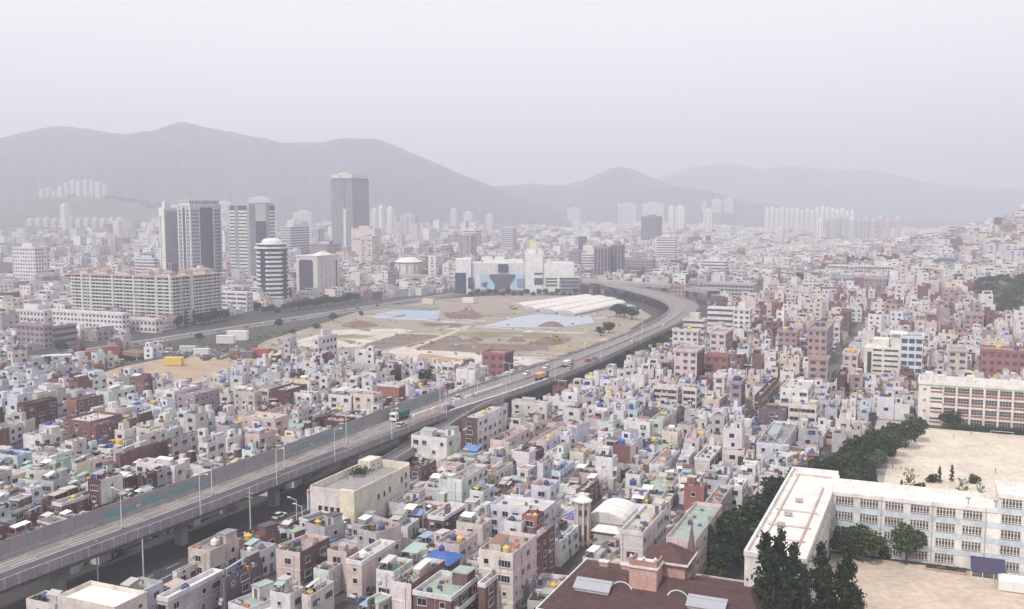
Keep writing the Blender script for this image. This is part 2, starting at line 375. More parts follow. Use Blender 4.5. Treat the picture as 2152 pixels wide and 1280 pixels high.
def ribbon(mb, f0, f1, z0, z1, col, u0=60, u1=1060, step=4, mat=CO, o0=0., o1=0.):
    """top face between two fractions (offset in metres by o0/o1); z1 > z0 gives it sides"""
    n = max(1, int((u1-u0)/step)); us = np.linspace(u0, u1, n+1)
    def P(u, f, o, z):
        p = dk(u, f, z); p = p + V*o; return tuple(float(q) for q in p)
    for a, b in zip(us, us[1:]):
        A, B, C_, D_ = P(a,f0,o0,z1), P(a,f1,o1,z1), P(b,f1,o1,z1), P(b,f0,o0,z1)
        mb.face([A,B,C_,D_], col, mat)
        if z1 > z0:
            E_, F_, G_, H_ = P(a,f0,o0,z0), P(a,f1,o1,z0), P(b,f1,o1,z0), P(b,f0,o0,z0)
            mb.face([B,F_,G_,C_], col, mat); mb.face([E_,A,D_,H_], col, mat); mb.face([E_,H_,G_,F_], col, mat)
ex = thing('expressway', 'elevated grey expressway curving across the city on concrete piers', 'expressway', (0,0,0), 0)
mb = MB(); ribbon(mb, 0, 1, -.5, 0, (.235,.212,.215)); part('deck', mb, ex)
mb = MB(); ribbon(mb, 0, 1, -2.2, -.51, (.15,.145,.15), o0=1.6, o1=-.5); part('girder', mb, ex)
mb = MB(); ribbon(mb, 1, 1, -1.1, 1.0, (.29,.275,.295), o0=0.0, o1=.35); part('parapet', mb, ex)
mb = MB(); ribbon(mb, 0, 0, -1.1, 1.0, (.35,.34,.35), o0=-.35, o1=0.); part('parapet', mb, ex)
mb = MB(); ribbon(mb, .53, .975, 0, .012, (.10,.093,.115), 60, 245); ribbon(mb, .72, .97, 0, .012, (.14,.13,.14), 245, 300); part('dark_asphalt_lane', mb, ex)
mb = MB()
for f in (.035, .51, .27): ribbon(mb, f, f, .012, .018, (.55,.54,.54), 60, 1000, o0=0, o1=.2)
for f in (.15, .39):
    for k in range(60): ribbon(mb, f, f, .012, .018, (.60,.60,.60), 66+k*14, 72+k*14, 6, o0=0, o1=.22)
part('lane_marking', mb, ex)
mb = MB(); ribbon(mb, .5, .5, 0, .8, (.40,.39,.39), 330, 1000, o0=-.25, o1=.25); part('median_barrier', mb, ex)
pb = MB()
for k in range(130):
    u = 62+k*3.2; p = dk(u, 1); pb.at(p[0], p[1], DZ, RZ); pb.box(.36, .46, -.25, .25, -1.1, 1.0, (.36,.345,.36), CO)
pb.t = None; o = part('parapet_rib', pb, ex, 'stuff')
pier = MB(); pier.box(-1.2,1.2,-1,1,0,5.4,(.31,.30,.30),CO); pier.box(-5.2,5.2,-1.1,1.1,5.4,6.79,(.33,.32,.32),CO,bottom=True)
pm = pier.mesh('pier')
for k, u in enumerate([78,112,146,180,214,248,282,316,350,384,418,452,486,520,554,588,622,655,686,714,742,770,798,826,854,882]):
    a = dk(u,.5); b = dk(u+2,.5); link('pier', pm, ex, (a[0], a[1], 0), math.atan2(b[1]-a[1], b[0]-a[0])-math.pi/2)
# slip ramp joining the expressway on its right side
rp = thing('ramp', 'narrow ramp climbing beside the expressway from the street below', 'ramp', (0,0,0), 0)
mb = MB(); mk = MB(); pp = MB()
us = np.linspace(222, 338, 30)
for a, b in zip(us, us[1:]):
    za, zb = [.2+8.6*min(1, max(0, (q-222)/95)) for q in (a, b)]
    def q_(u, o, z): p = dk(u, 1) + V*o; p[2] = z; return tuple(float(i) for i in p)
    def wd(u): return max(.9, 5.6*min(1, (342-u)/60)) if u > 282 else 5.6
    mb.face([q_(a,.8,za), q_(a,wd(a),za), q_(b,wd(b),zb), q_(b,.8,zb)], (.16,.155,.17), CO)
    mb.face([q_(a,wd(a),za-1.6), q_(b,wd(b),zb-1.6), q_(b,.8,zb-1.6), q_(a,.8,za-1.6)], (.2,.2,.2), CO)
    for s0, s1 in ((wd(a), wd(a)+.3), (.7, .8)):
        e0 = s0 + wd(b)-wd(a) if s0 > 1 else s0; e1 = s1 + wd(b)-wd(a) if s0 > 1 else s1
        t0, t1 = (1.0, -1.7) if s0 > 1 else (.7, -.2)
        pp.face([q_(a,s0,za+t0), q_(a,s1,za+t0), q_(b,e1,zb+t0), q_(b,e0,zb+t0)], (.40,.39,.39), CO)
        pp.face([q_(a,s1,za+t1), q_(b,e1,zb+t1), q_(b,e1,zb+t0), q_(a,s1,za+t0)], (.34,.33,.34), CO)
        pp.face([q_(a,s0,za+t1), q_(a,s0,za+t0), q_(b,e0,zb+t0), q_(b,e0,zb+t1)], (.34,.33,.34), CO)
part('deck', mb, rp); part('parapet', pp, rp)
col_ = MB(); col_.box(-.8,.8,-.7,.7,0,1,(.3,.3,.3),CO); cm = col_.mesh('pier')
for u in (255,285,310,332):
    p = dk(u,1) + V*3; z = .2+8.6*min(1,(u-222)/95)-1.6
    link('pier', cm, rp, (p[0],p[1],0), RZ, (1,1,z))
# distant viaduct behind the bend
vd = thing('viaduct', 'pale line of a second elevated road passing behind the bend', 'viaduct', (0,0,0), 0)
VP = [g(1500,612,11), g(1407,600,11), g(1300,593,11), g(1218,589,11), g(1090,584,11), g(960,582,11), g(880,580,11), g(815,578,11)]
mb = MB(); pr = MB()
for a, b in zip(VP, VP[1:]):
    d = (b-a)/np.linalg.norm(b-a); n = np.array([-d[1], d[0], 0])*6
    L_ = [a+n, a-n, b-n, b+n]; dn = [q-np.array([0,0,1.8]) for q in L_]
    mb.face([tuple(q) for q in L_], (.22,.21,.21), CO)
    mb.face([tuple(q) for q in (L_[1], dn[1], dn[2], L_[2])][::-1], (.42,.38,.37), CO); mb.face([tuple(q) for q in (L_[0], dn[0], dn[3], L_[3])], (.42,.38,.37), CO)
    mb.face([tuple(q) for q in dn], (.2,.2,.2), CO)
    for e in (n, -n):
        q = [a+e, b+e]; t_ = np.array([0,0,1.0]); ee = e/6*.3
        pr.face([tuple(q[0]), tuple(q[1]), tuple(q[1]+t_), tuple(q[0]+t_)], (.48,.42,.41), CO); pr.face([tuple(q[0]+ee), tuple(q[1]+ee), tuple(q[1]+ee+t_), tuple(q[0]+ee+t_)], (.48,.42,.41), CO)
        pr.face([tuple(q[0]+t_), tuple(q[1]+t_), tuple(q[1]+ee+t_), tuple(q[0]+ee+t_)], (.48,.42,.41), CO)
part('deck', mb, vd); part('parapet', pr, vd)
pc = MB(); pc.box(-1.6,1.6,-1,1,0,9.2,(.36,.34,.34),CO); pcm = pc.mesh('pier')
for a, b in zip(VP, VP[1:]):
    for t_ in (.1,.4,.7): q = a+(b-a)*t_; link('pier', pcm, vd, (q[0], q[1], 0))

# noise barrier on the left parapet: posts and panels, one object each
nb = thing('noise_barrier', 'tall grey noise barrier with a turquoise wave painted along its foot', 'barrier', (0,0,0), 0)
PANM = {}
def panel_mesh(kind):
    if kind in PANM: return PANM[kind]
    mb = MB(); gcol = [(.275,.26,.28),(.26,.245,.27),(.29,.275,.295)][kind % 3]
    mb.box(-.06,.06,0,3.7,1.0,4.0,gcol,ME)
    for k in range(1,6): mb.box(.06,.09,0,3.7,1.0+k*.5-.03,1.0+k*.5+.03,(.26,.25,.26),ME)
    if kind >= 3:
        h = [1.0,1.9,1.5,.9][kind % 4]
        n = 5
        for k in range(n):
            ha, hb_ = [1.03+h*(.75+.25*math.sin((q/n)*3.14)) for q in (k, k+1)]
            mb.face([(.12,3.7*k/n,1.03),(.12,3.7*(k+1)/n,1.03),(.12,3.7*(k+1)/n,hb_),(.12,3.7*k/n,ha)],(.13,.27,.29),ME)
        if kind == 6: mb.box(.12,.15,1.2,2.6,1.3,2.0,(.62,.40,.14),ME)
    PANM[kind] = mb.mesh('panel'); return PANM[kind]
pom = MB(); pom.box(-.12,.14,-.1,.1,.99,4.1,(.27,.26,.27),ME); pom = pom.mesh('post')
us = np.arange(62, 322, 3.9)
for i, u in enumerate(us):
    a = dk(u, 0) - V*.18; b = dk(u+3.9, 0) - V*.18; r = math.atan2(b[1]-a[1], b[0]-a[0])-math.pi/2
    ph = (i % 17)
    kind = (i % 3) if ph < 9 else (3 + (i*7 % 3) if ph != 11 else 6)
    link('post', pom, nb, a, r); link('panel', panel_mesh(kind), nb, (a[0]+.1*math.cos(r+math.pi/2), a[1]+.1*math.sin(r+math.pi/2), DZ), r)
# low guard rail with shrubs beyond it
gr_ = thing('guard_rail', 'low grey rail on the left edge of the expressway beyond the noise barrier', 'rail', (0,0,0), 0)
mb = MB(); ribbon(mb, 0, 0, 1.5, 1.65, (.42,.42,.43), 322, 700, o0=-.25, o1=-.1); part('rail', mb, gr_)
mb = MB()
for k in range(94):
    p = dk(322+k*4, 0) - V*.18; mb.at(p[0],p[1],DZ,RZ); mb.box(-.06,.06,-.06,.06,1.0,1.62,(.42,.42,.43),ME)
mb.t = None; part('post', mb, gr_, 'stuff')
# bridges over the river
def bridge(r0, r1, label, col):
    t_ = thing('bridge', label, 'bridge', (0,0,0), 0); mb = MB(); q = [rs(r0,-3,.55), rs(r1,-3,.55), rs(r1,BW+4,.55), rs(r0,BW+4,.55)]; lo = [(x,y,-.7) for x,y,_ in q]
    mb.face(q[::-1], (.22,.21,.21), CO)
    for i in range(4): j = (i+1)%4; mb.face([lo[i],lo[j],q[j],q[i]], col, CO)
    mb.face(lo, col, CO); part('deck', mb, t_)
    for r in (r0, r1):
        m2 = MB(); a = rs(r,-3,.56); b = rs(r,BW+4,.56); n = RD*.15
        P = [(a[0]-n[0],a[1]-n[1]),(a[0]+n[0],a[1]+n[1]),(b[0]+n[0],b[1]+n[1]),(b[0]-n[0],b[1]-n[1])]
        for i in range(4): j=(i+1)%4; m2.face([(*P[i],.56),(*P[j],.56),(*P[j],1.5),(*P[i],1.5)], col, CO)
        m2.face([(*p,1.5) for p in P], col, CO); part('railing', m2, t_)
    for s in (10, 24):
        m3 = MB(); a = rs((r0+r1)/2, s); m3.at(a[0],a[1],0,math.atan2(RD[1],RD[0])); m3.box(-(r1-r0)/2+.5,(r1-r0)/2-.5,-.5,.5,-4,-.72,(.3,.29,.28),CO); part('pier', m3, t_)
rb = np.dot(g(238,738)-RV0, RD); bridge(rb-5, rb+5, 'low brownish bridge over the river at the left', (.30,.22,.17))
rb = np.dot(g(800,645)-RV0, RD); bridge(rb-6, rb+6, 'grey bridge over the far end of the river by the tower blocks', (.30,.29,.30))
# ------------------------------------------------------------------ window / door / tank pieces (shared meshes)
_sh = {}
def window_mesh(w_, h_, glow=0):
    k = ('w', round(w_,1), round(h_,1))
    if k not in _sh:
        mb = MB(); a, b = w_/2, h_/2; fr = .09
        mb.box(-a, a, -.03, .0, -b, b, GLASSC, GL)
        for x0, x1, z0, z1 in ((-a-fr, a+fr, b, b+fr), (-a-fr, a+fr, -b-fr, -b), (-a-fr, -a, -b, b), (a, a+fr, -b, b)):
            mb.box(x0, x1, -.12, 0, z0, z1, FRAME, PA)
        if w_ > 1.1: mb.box(-.03, .03, -.07, -.031, -b, b, FRAME, PA)
        if w_ > 2.2:
            for q in (-a/2, a/2): mb.box(q-.03, q+.03, -.07, -.031, -b, b, FRAME, PA)
        mb.box(-a-.16, a+.16, -.2, 0, -b-fr-.08, -b-fr, (.5,.49,.47), CO)
        _sh[k] = mb.mesh('window')
    return _sh[k]
def tank_mesh(c):
    if c not in _sh:
        mb = MB(); col = {'yellow':(.62,.42,.12), 'blue':(.045,.07,.19), 'white':(.72,.73,.74)}[c]
        mb.box(-.75,.75,-.75,.75,0,.3,(.33,.32,.31),CO)
        mb.cyl(0,0,.3,1.25,.95,col,ME,12); mb.cyl(0,0,1.25,1.35,1.0,col,ME,12); mb.cyl(0,0,1.35,1.75,.95,col,ME,12,r1=.45); mb.cyl(0,0,1.75,1.9,.4,col,ME,8)
        _sh[c] = mb.mesh('water_tank')
    return _sh[c]
def door_mesh():
    if 'd' not in _sh:
        mb = MB(); mb.box(-.5,.5,-.06,0,0,2.1,(.16,.12,.11),ME)
        for x0,x1,z0,z1 in ((-.6,-.5,0,2.2),(.5,.6,0,2.2),(-.5,.5,2.1,2.2)): mb.box(x0,x1,-.1,0,z0,z1,FRAME,PA)
        mb.box(.3,.4,-.1,-.061,.95,1.05,(.6,.58,.5),ME)
        _sh['d'] = mb.mesh('door')
    return _sh['d']
FACE_R = {'F': 0, 'S': math.pi/2, 'B': math.pi, 'L': -math.pi/2}
def put(par, name, me, face, w_, d_, a, z, rnd=None):
    if face == 'F': loc = (a, -d_/2, z)
    elif face == 'S': loc = (w_/2, a, z)
    elif face == 'B': loc = (a, d_/2, z)
    else: loc = (-w_/2, a, z)
    return link(name, me, par, loc, FACE_R[face])

SURV = []
def footprint(xL, xC, xR, yT, h=None, yB=None):
    """survey a building from its near vertical edge: returns centre, width along v, depth along u, height"""
    if yB is not None:
        Pb = g(xC, yB, 0); Pb[2] = 0; h = zfor(Pb, yT); P = Pb.copy(); P[2] = h
    else: P = g(xC, yT, h)
    if xC <= 1985:
        sg = -1; w_ = along(P, -V, xL); d_ = along(P, U, xR)
    else:
        sg = 1; w_ = along(P, V, xR); d_ = along(P, U, xL)
    if not 2 < d_ < 48: d_ = 14
    if w_ <= 1: w_ = 14
    c = P + V*sg*w_/2 + U*d_/2
    SURV.append((min(xL,xC)-4, max(xR,xC)+4, yT, proj(np.array([c[0],c[1],0.]))[1], float(proj(np.array([c[0],c[1],0.]))[2])))
    return c, w_, d_, h

FOOT = []          # occupied oriented boxes (u0,u1,v0,v1)
def occupy(c, w_, d_, pad=.4):
    u, v = uvof(c); FOOT.append((u-d_/2-pad, u+d_/2+pad, v-w_/2-pad, v+w_/2+pad))
HOUSES = []        # (centre, label attributes, object)

def house(c, w_, d_, h, colF, colS, roof='pale', feats=(), storeys=None, yaw=0.0, z0=0, label=None, group='low houses of the crowded neighbourhood', near=True, name='house', cat='house'):
    """one house: wall, roof, parapet, windows, door and what stands on its roof"""
    n = storeys or max(1, int(round(h/2.9))); fh = (h-.9)/n
    setb = 'setback' in feats and n > 1
    if setb: h -= fh; n -= 1
    t_ = thing(name, label, cat, (c[0], c[1], z0), RZ+yaw, group)
    cf, cs = jit(C[colF], .04), jit(C[colS], .04)
    if colF == colS: cs = cf
    b = MB(); zt = h-.9
    b.box(-w_/2, w_/2, -d_/2, d_/2, -1.5, zt, cf, PA, side=cs)
    if 'band' in feats or (n > 1 and random.random() < .35):
        for k in range(1, n): 
            z = fh*k
            b.on('F', w_, d_, -w_/2, w_/2+.08, z-.1, z+.1, .08, tuple(min(.8, q*1.15) for q in cf), PA); b.on('S', w_, d_, -d_/2, d_/2, z-.1, z+.1, .08, tuple(min(.8, q*1.15) for q in cs), PA)
    part('wall', b, t_)
    rc = jit(ROOFS[roof], .06); r = MB(); r.box(-w_/2+.2, w_/2-.2, -d_/2+.2, d_/2-.2, zt, zt+.06, rc, CO)
    gable = 'gable' in feats
    if gable:
        r = MB(); rc = jit(ROOFS[roof], .06); e = .5
        r.hip(-w_/2-e, w_/2+e, -d_/2-e, d_/2+e, zt, zt+min(w_,d_)*.28, rc, CO, .55, 'x' if w_ > d_ else 'y'); r.face([(-w_/2-e,-d_/2-e,zt-.02),(-w_/2-e,d_/2+e,zt-.02),(w_/2+e,d_/2+e,zt-.02),(w_/2+e,-d_/2-e,zt-.02)], (.3,.28,.26), CO)
    part('roof', r, t_)
    if not gable:
        p = MB(); k = .14; pc_ = tuple(min(.8, q*1.06) for q in cf) if 'trim' not in feats else C['white']
        ov = .12 if 'trim' in feats else 0
        p.box(-w_/2-ov, w_/2+ov, -d_/2-ov, -d_/2+k, zt, h, pc_, PA, bottom=True); p.box(-w_/2-ov, w_/2+ov, d_/2-k, d_/2+ov, zt, h, pc_, PA)
        p.box(-w_/2-ov, -w_/2+k, -d_/2+k, d_/2-k, zt, h, pc_, PA); p.box(w_/2-k, w_/2+ov, -d_/2+k, d_/2-k, zt, h, cs if not ov else pc_, PA, bottom=True)
        part('parapet', p, t_)
    # windows
    blank = 'blankF' in feats, 'blankS' in feats
    far = not near
    wj = MB()
    for fi, (F, L_) in enumerate((('F', w_), ('S', d_))):
        if blank[fi] or L_ < 2.2: continue
        m_ = max(1, int(L_/random.choice((2.8, 3.2, 3.8))))
        for k in range(n):
            z = fh*k + fh*.56
            if 'ribbon' in feats:
                me = None; wj.on(F, w_, d_, -L_/2+.5, L_/2-.5, z-.6, z+.6, .05, GLASSC, GL)
                for q in range(int(L_/1.4)): a = -L_/2+.5+q*1.4; wj.on(F, w_, d_, a-.04, a+.04, z-.6, z+.6, .1, FRAME, PA, .051)
                continue
            for j in range(m_):
                if random.random() < (.2 if n > 1 else .12): continue
                a = -L_/2 + L_*(j+.5)/m_ + random.uniform(-.25, .25)
                ww, hh = random.choice(((1.4,1.2),(1.4,1.2),(1.0,1.0),(1.8,1.3),(.7,.7),(2.4,1.3)))
                ww = min(ww, L_/m_-.5)
                if ww < .5: continue
                if far: wj.on(F, w_, d_, a-ww/2, a+ww/2, z-hh/2, z+hh/2, .05, GLASSC, GL)
                else:
                    if k == 0 and j == m_//2 and F == 'S': put(t_, 'door', door_mesh(), F, w_, d_, a, .1)
                    else: put(t_, 'window', window_mesh(ww, hh), F, w_, d_, a, z)
    if wj.f: part('glazing', wj, t_, 'stuff')
    zr = zt+.06
    if 'annex' in feats or 'annexS' in feats:
        a = MB(); ah = max(2.8, h*.5)
        if 'annexS' in feats: x0, x1, y0, y1 = w_/2+.003, w_/2+min(3.2, d_*.35), -d_/2+.3, d_/2-1
        else: x0, x1, y0, y1 = -w_/2+.4, w_/2-1.2, -d_/2-3, -d_/2-.003
        a.box(x0,x1,y0,y1,-1,ah-.5,cf,PA,side=cs)
        a.box(x0,x1,y0,y0+.15,ah-.5,ah,cf,PA); a.box(x0,x0+.15,y0+.15,y1,ah-.5,ah,cf,PA); a.box(x1-.15,x1,y0+.15,y1,ah-.5,ah,cf,PA)
        part('annex', a, t_)
    if setb:
        fw, fd = random.uniform(.5,.8), random.uniform(.5,.85); sx = random.choice((-1,1)); x0, x1 = (-w_/2+.21, -w_/2+fw*w_) if sx < 0 else (w_/2-fw*w_, w_/2-.21); y0, y1 = d_/2-fd*d_, d_/2-.21
        a = MB(); a.box(x0,x1,y0,y1,zr,zr+2.7,cf,PA,side=cs,top=rc)
        for q in ((x0-.12,x1+.12,y0-.12,y0+.1),(x0-.12,x1+.12,y1-.1,y1+.12),(x0-.12,x0+.1,y0+.1,y1-.1),(x1-.1,x1+.12,y0+.1,y1-.1)): a.box(*q,zr+2.7,zr+3.15,pc_ if not gable else cf,PA,bottom=True)
        so_ = part('upper_storey', a, t_)
        for j in range(max(1, int((x1-x0)/3))): link('window', window_mesh(1.2,1.1), so_, (x0+(x1-x0)*(j+.5)/max(1,int((x1-x0)/3)), y0, zr+1.5))
        for j in range(max(1, int((y1-y0)/3.2))): link('window', window_mesh(1.2,1.1), so_, (x1, y0+(y1-y0)*(j+.5)/max(1,int((y1-y0)/3.2)), zr+1.5), math.pi/2)
        if 'huttank' in feats: link('water_tank', tank_mesh('yellow'), so_, ((x0+x1)/2, (y0+y1)/2, zr+2.7), 0, .75)
    elif 'hut' in feats:
        hw, hd = min(3.2, w_*.4), min(3.6, d_*.45); sx = random.choice((-1, 1)) if 'hutR' not in feats else 1
        hx = sx*(w_/2-hw/2-.3); hy = d_/2-hd/2-.3; a = MB()
        a.box(hx-hw/2, hx+hw/2, hy-hd/2, hy+hd/2, zr, zr+2.4, cf, PA, side=cs); a.box(hx-hw/2-.15, hx+hw/2+.15, hy-hd/2-.15, hy+hd/2+.15, zr+2.4, zr+2.6, rc, CO, bottom=True)
        a.box(hx-.45, hx+.45, hy-hd/2-.05, hy-hd/2, zr+.05, zr+2, (.14,.11,.11), ME)
        so_ = part('stair_hut', a, t_)
        if 'huttank' in feats: link('water_tank', tank_mesh('blue'), so_, (hx, hy, zr+2.6))
    for f_ in feats:
        if f_ in ('yellow', 'blue', 'whitetank'):
            s_ = random.uniform(.6, .88); link('water_tank', tank_mesh({'whitetank':'white'}.get(f_, f_)), t_, (random.uniform(-.3, .25)*w_, random.uniform(-.32, .05)*d_, zr), 0, s_)
    if 'canopy' in feats or 'bluecanopy' in feats or 'whitecanopy' in feats:
        cc = {'canopy': random.choice(((.30,.42,.40),(.5,.5,.5),(.42,.36,.33),(.25,.33,.42))), 'bluecanopy': (.10,.15,.30), 'whitecanopy': (.72,.71,.69)}[[q for q in feats if 'canopy' in q][0]]
        a = MB(); x0, x1 = -w_*.42, w_*.02; y0, y1 = -d_*.4, d_*.1
        if 'bluecanopy' in feats: x1 = w_*.3
        a.face([(x0,y0,zr+2.0),(x1,y0,zr+2.0),(x1,y1,zr+2.4),(x0,y1,zr+2.4)], cc, ME); a.face([(x0,y0,zr+1.93),(x0,y1,zr+2.33),(x1,y1,zr+2.33),(x1,y0,zr+1.93)], cc, ME)
        for q in ((x0,y0,zr+1.93),(x1,y0,zr+1.93),(x0,y1,zr+2.33),(x1,y1,zr+2.33)): a.box(q[0]-.05,q[0]+.05,q[1]-.05,q[1]+.05,zr,q[2],(.4,.4,.4),ME)
        part('canopy', a, t_)
    if 'balcony' in feats:
        a = MB(); z = fh*(n-1)
        a.box(w_/2+.003, w_/2+1.2, -d_*.4, d_*.3, z-.2, z, cs, PA, bottom=True); a.box(w_/2+1.1, w_/2+1.2, -d_*.4, d_*.3, z, z+1, (.6,.6,.6), PA)
        a.box(w_/2+.003, w_/2+1.1, -d_*.4, -d_*.4+.1, z, z+1, (.6,.6,.6), PA); part('balcony', a, t_)
    if 'plants' in feats:
        a = MB()
        for _ in range(46 if near else 14):
            x = random.uniform(-.42,.1)*w_; y = random.uniform(-.42,-.1)*d_; z = zr+random.uniform(.1,1.0); s_ = random.uniform(.2,.45); q = random.uniform(0,3.1)
            dx, dy = math.cos(q)*s_, math.sin(q)*s_
            a.face([(x-dx,y-dy,z),(x+dx,y+dy,z+.1),(x+dx*.5,y+dy*.5,z+s_),(x-dx*.6,y-dy*.6,z+s_*.9)], jit((.06,.095,.035),.4), LF)
        part('potted_plants', a, t_, 'stuff')
    if near and random.random() < .8:
        a = MB()
        for _ in range(random.randint(1, 4)):
            F, L_ = random.choice((('F', w_), ('S', d_))); q = random.uniform(-.4, .4)*L_; z = random.uniform(1.2, max(1.5, h-1.8)); a.on(F, w_, d_, q-.4, q+.4, z, z+.55, .38, (.50,.50,.49), ME)
        for F, L_ in (('F', w_), ('S', d_)):
            q = random.uniform(-.45, .45)*L_; a.on(F, w_, d_, q-.05, q+.05, 0, zt, .1, (.30,.27,.26), ME)
        part('wall_unit', a, t_, 'stuff')
    if near and random.random() < .3 and not gable:
        a = MB(); rc2 = random.choice(((.12,.12,.13),(.45,.45,.45),(.2,.1,.08)))
        for F0, F1, y_ in ((-w_/2+.1, w_/2-.1, -d_/2+.07),):
            a.box(F0, F1, y_-.02, y_+.02, h+.45, h+.5, rc2, ME); a.box(F0, F1, y_-.02, y_+.02, h+.9, h+.95, rc2, ME)
            for q in range(int(w_/.8)+1): a.box(F0+q*.8, F0+q*.8+.04, y_-.02, y_+.02, h, h+.9, rc2, ME)
        a.box(w_/2-.09, w_/2-.05, -d_/2+.1, d_/2-.1, h+.45, h+.5, rc2, ME); a.box(w_/2-.09, w_/2-.05, -d_/2+.1, d_/2-.1, h+.9, h+.95, rc2, ME)
        for q in range(int(d_/.8)): a.box(w_/2-.09, w_/2-.05, -d_/2+.1+q*.8, -d_/2+.14+q*.8, h, h+.9, rc2, ME)
        part('roof_railing', a, t_)
    if random.random() < .25 and not gable and not setb and 'clean' not in feats:
        a = MB(); x0 = random.uniform(-.4,0)*w_; y0 = random.uniform(-.4,0)*d_; a.face([(x0,y0,zt+1.7),(x0+w_*.38,y0,zt+1.7),(x0+w_*.38,y0+d_*.36,zt+2.2),(x0,y0+d_*.36,zt+2.2)], random.choice(((.40,.40,.41),(.22,.12,.10),(.30,.33,.33),(.60,.59,.58),(.16,.20,.28))), ME); a.box(x0+.1,x0+w_*.36,y0+.1,y0+d_*.34,zt+.07,zt+1.69,tuple(q*.8 for q in cf),PA); part('sheet_roofed_room', a, t_)
    # small roof clutter (uncountable): pots, boxes, bins
    a = MB()
    for _ in range(random.randint(6, 15)):
        x = random.uniform(-.42,.42)*w_; y = random.uniform(-.42,.42)*d_; s_ = random.uniform(.15,.55)
        a.box(x-s_, x+s_, y-s_*.6, y+s_*.6, zr, zr+random.uniform(.2,.9), random.choice(((.5,.5,.5),(.25,.14,.1),(.12,.2,.12),(.1,.16,.35),(.6,.58,.5),(.1,.1,.12),(.5,.2,.12))), PA)
    if not gable and 'clean' not in feats: part('roof_clutter', a, t_, 'stuff')
    HOUSES.append((np.array([c[0], c[1], z0+h/2]), colF, roof, feats, n, t_, label is not None))
    return t_

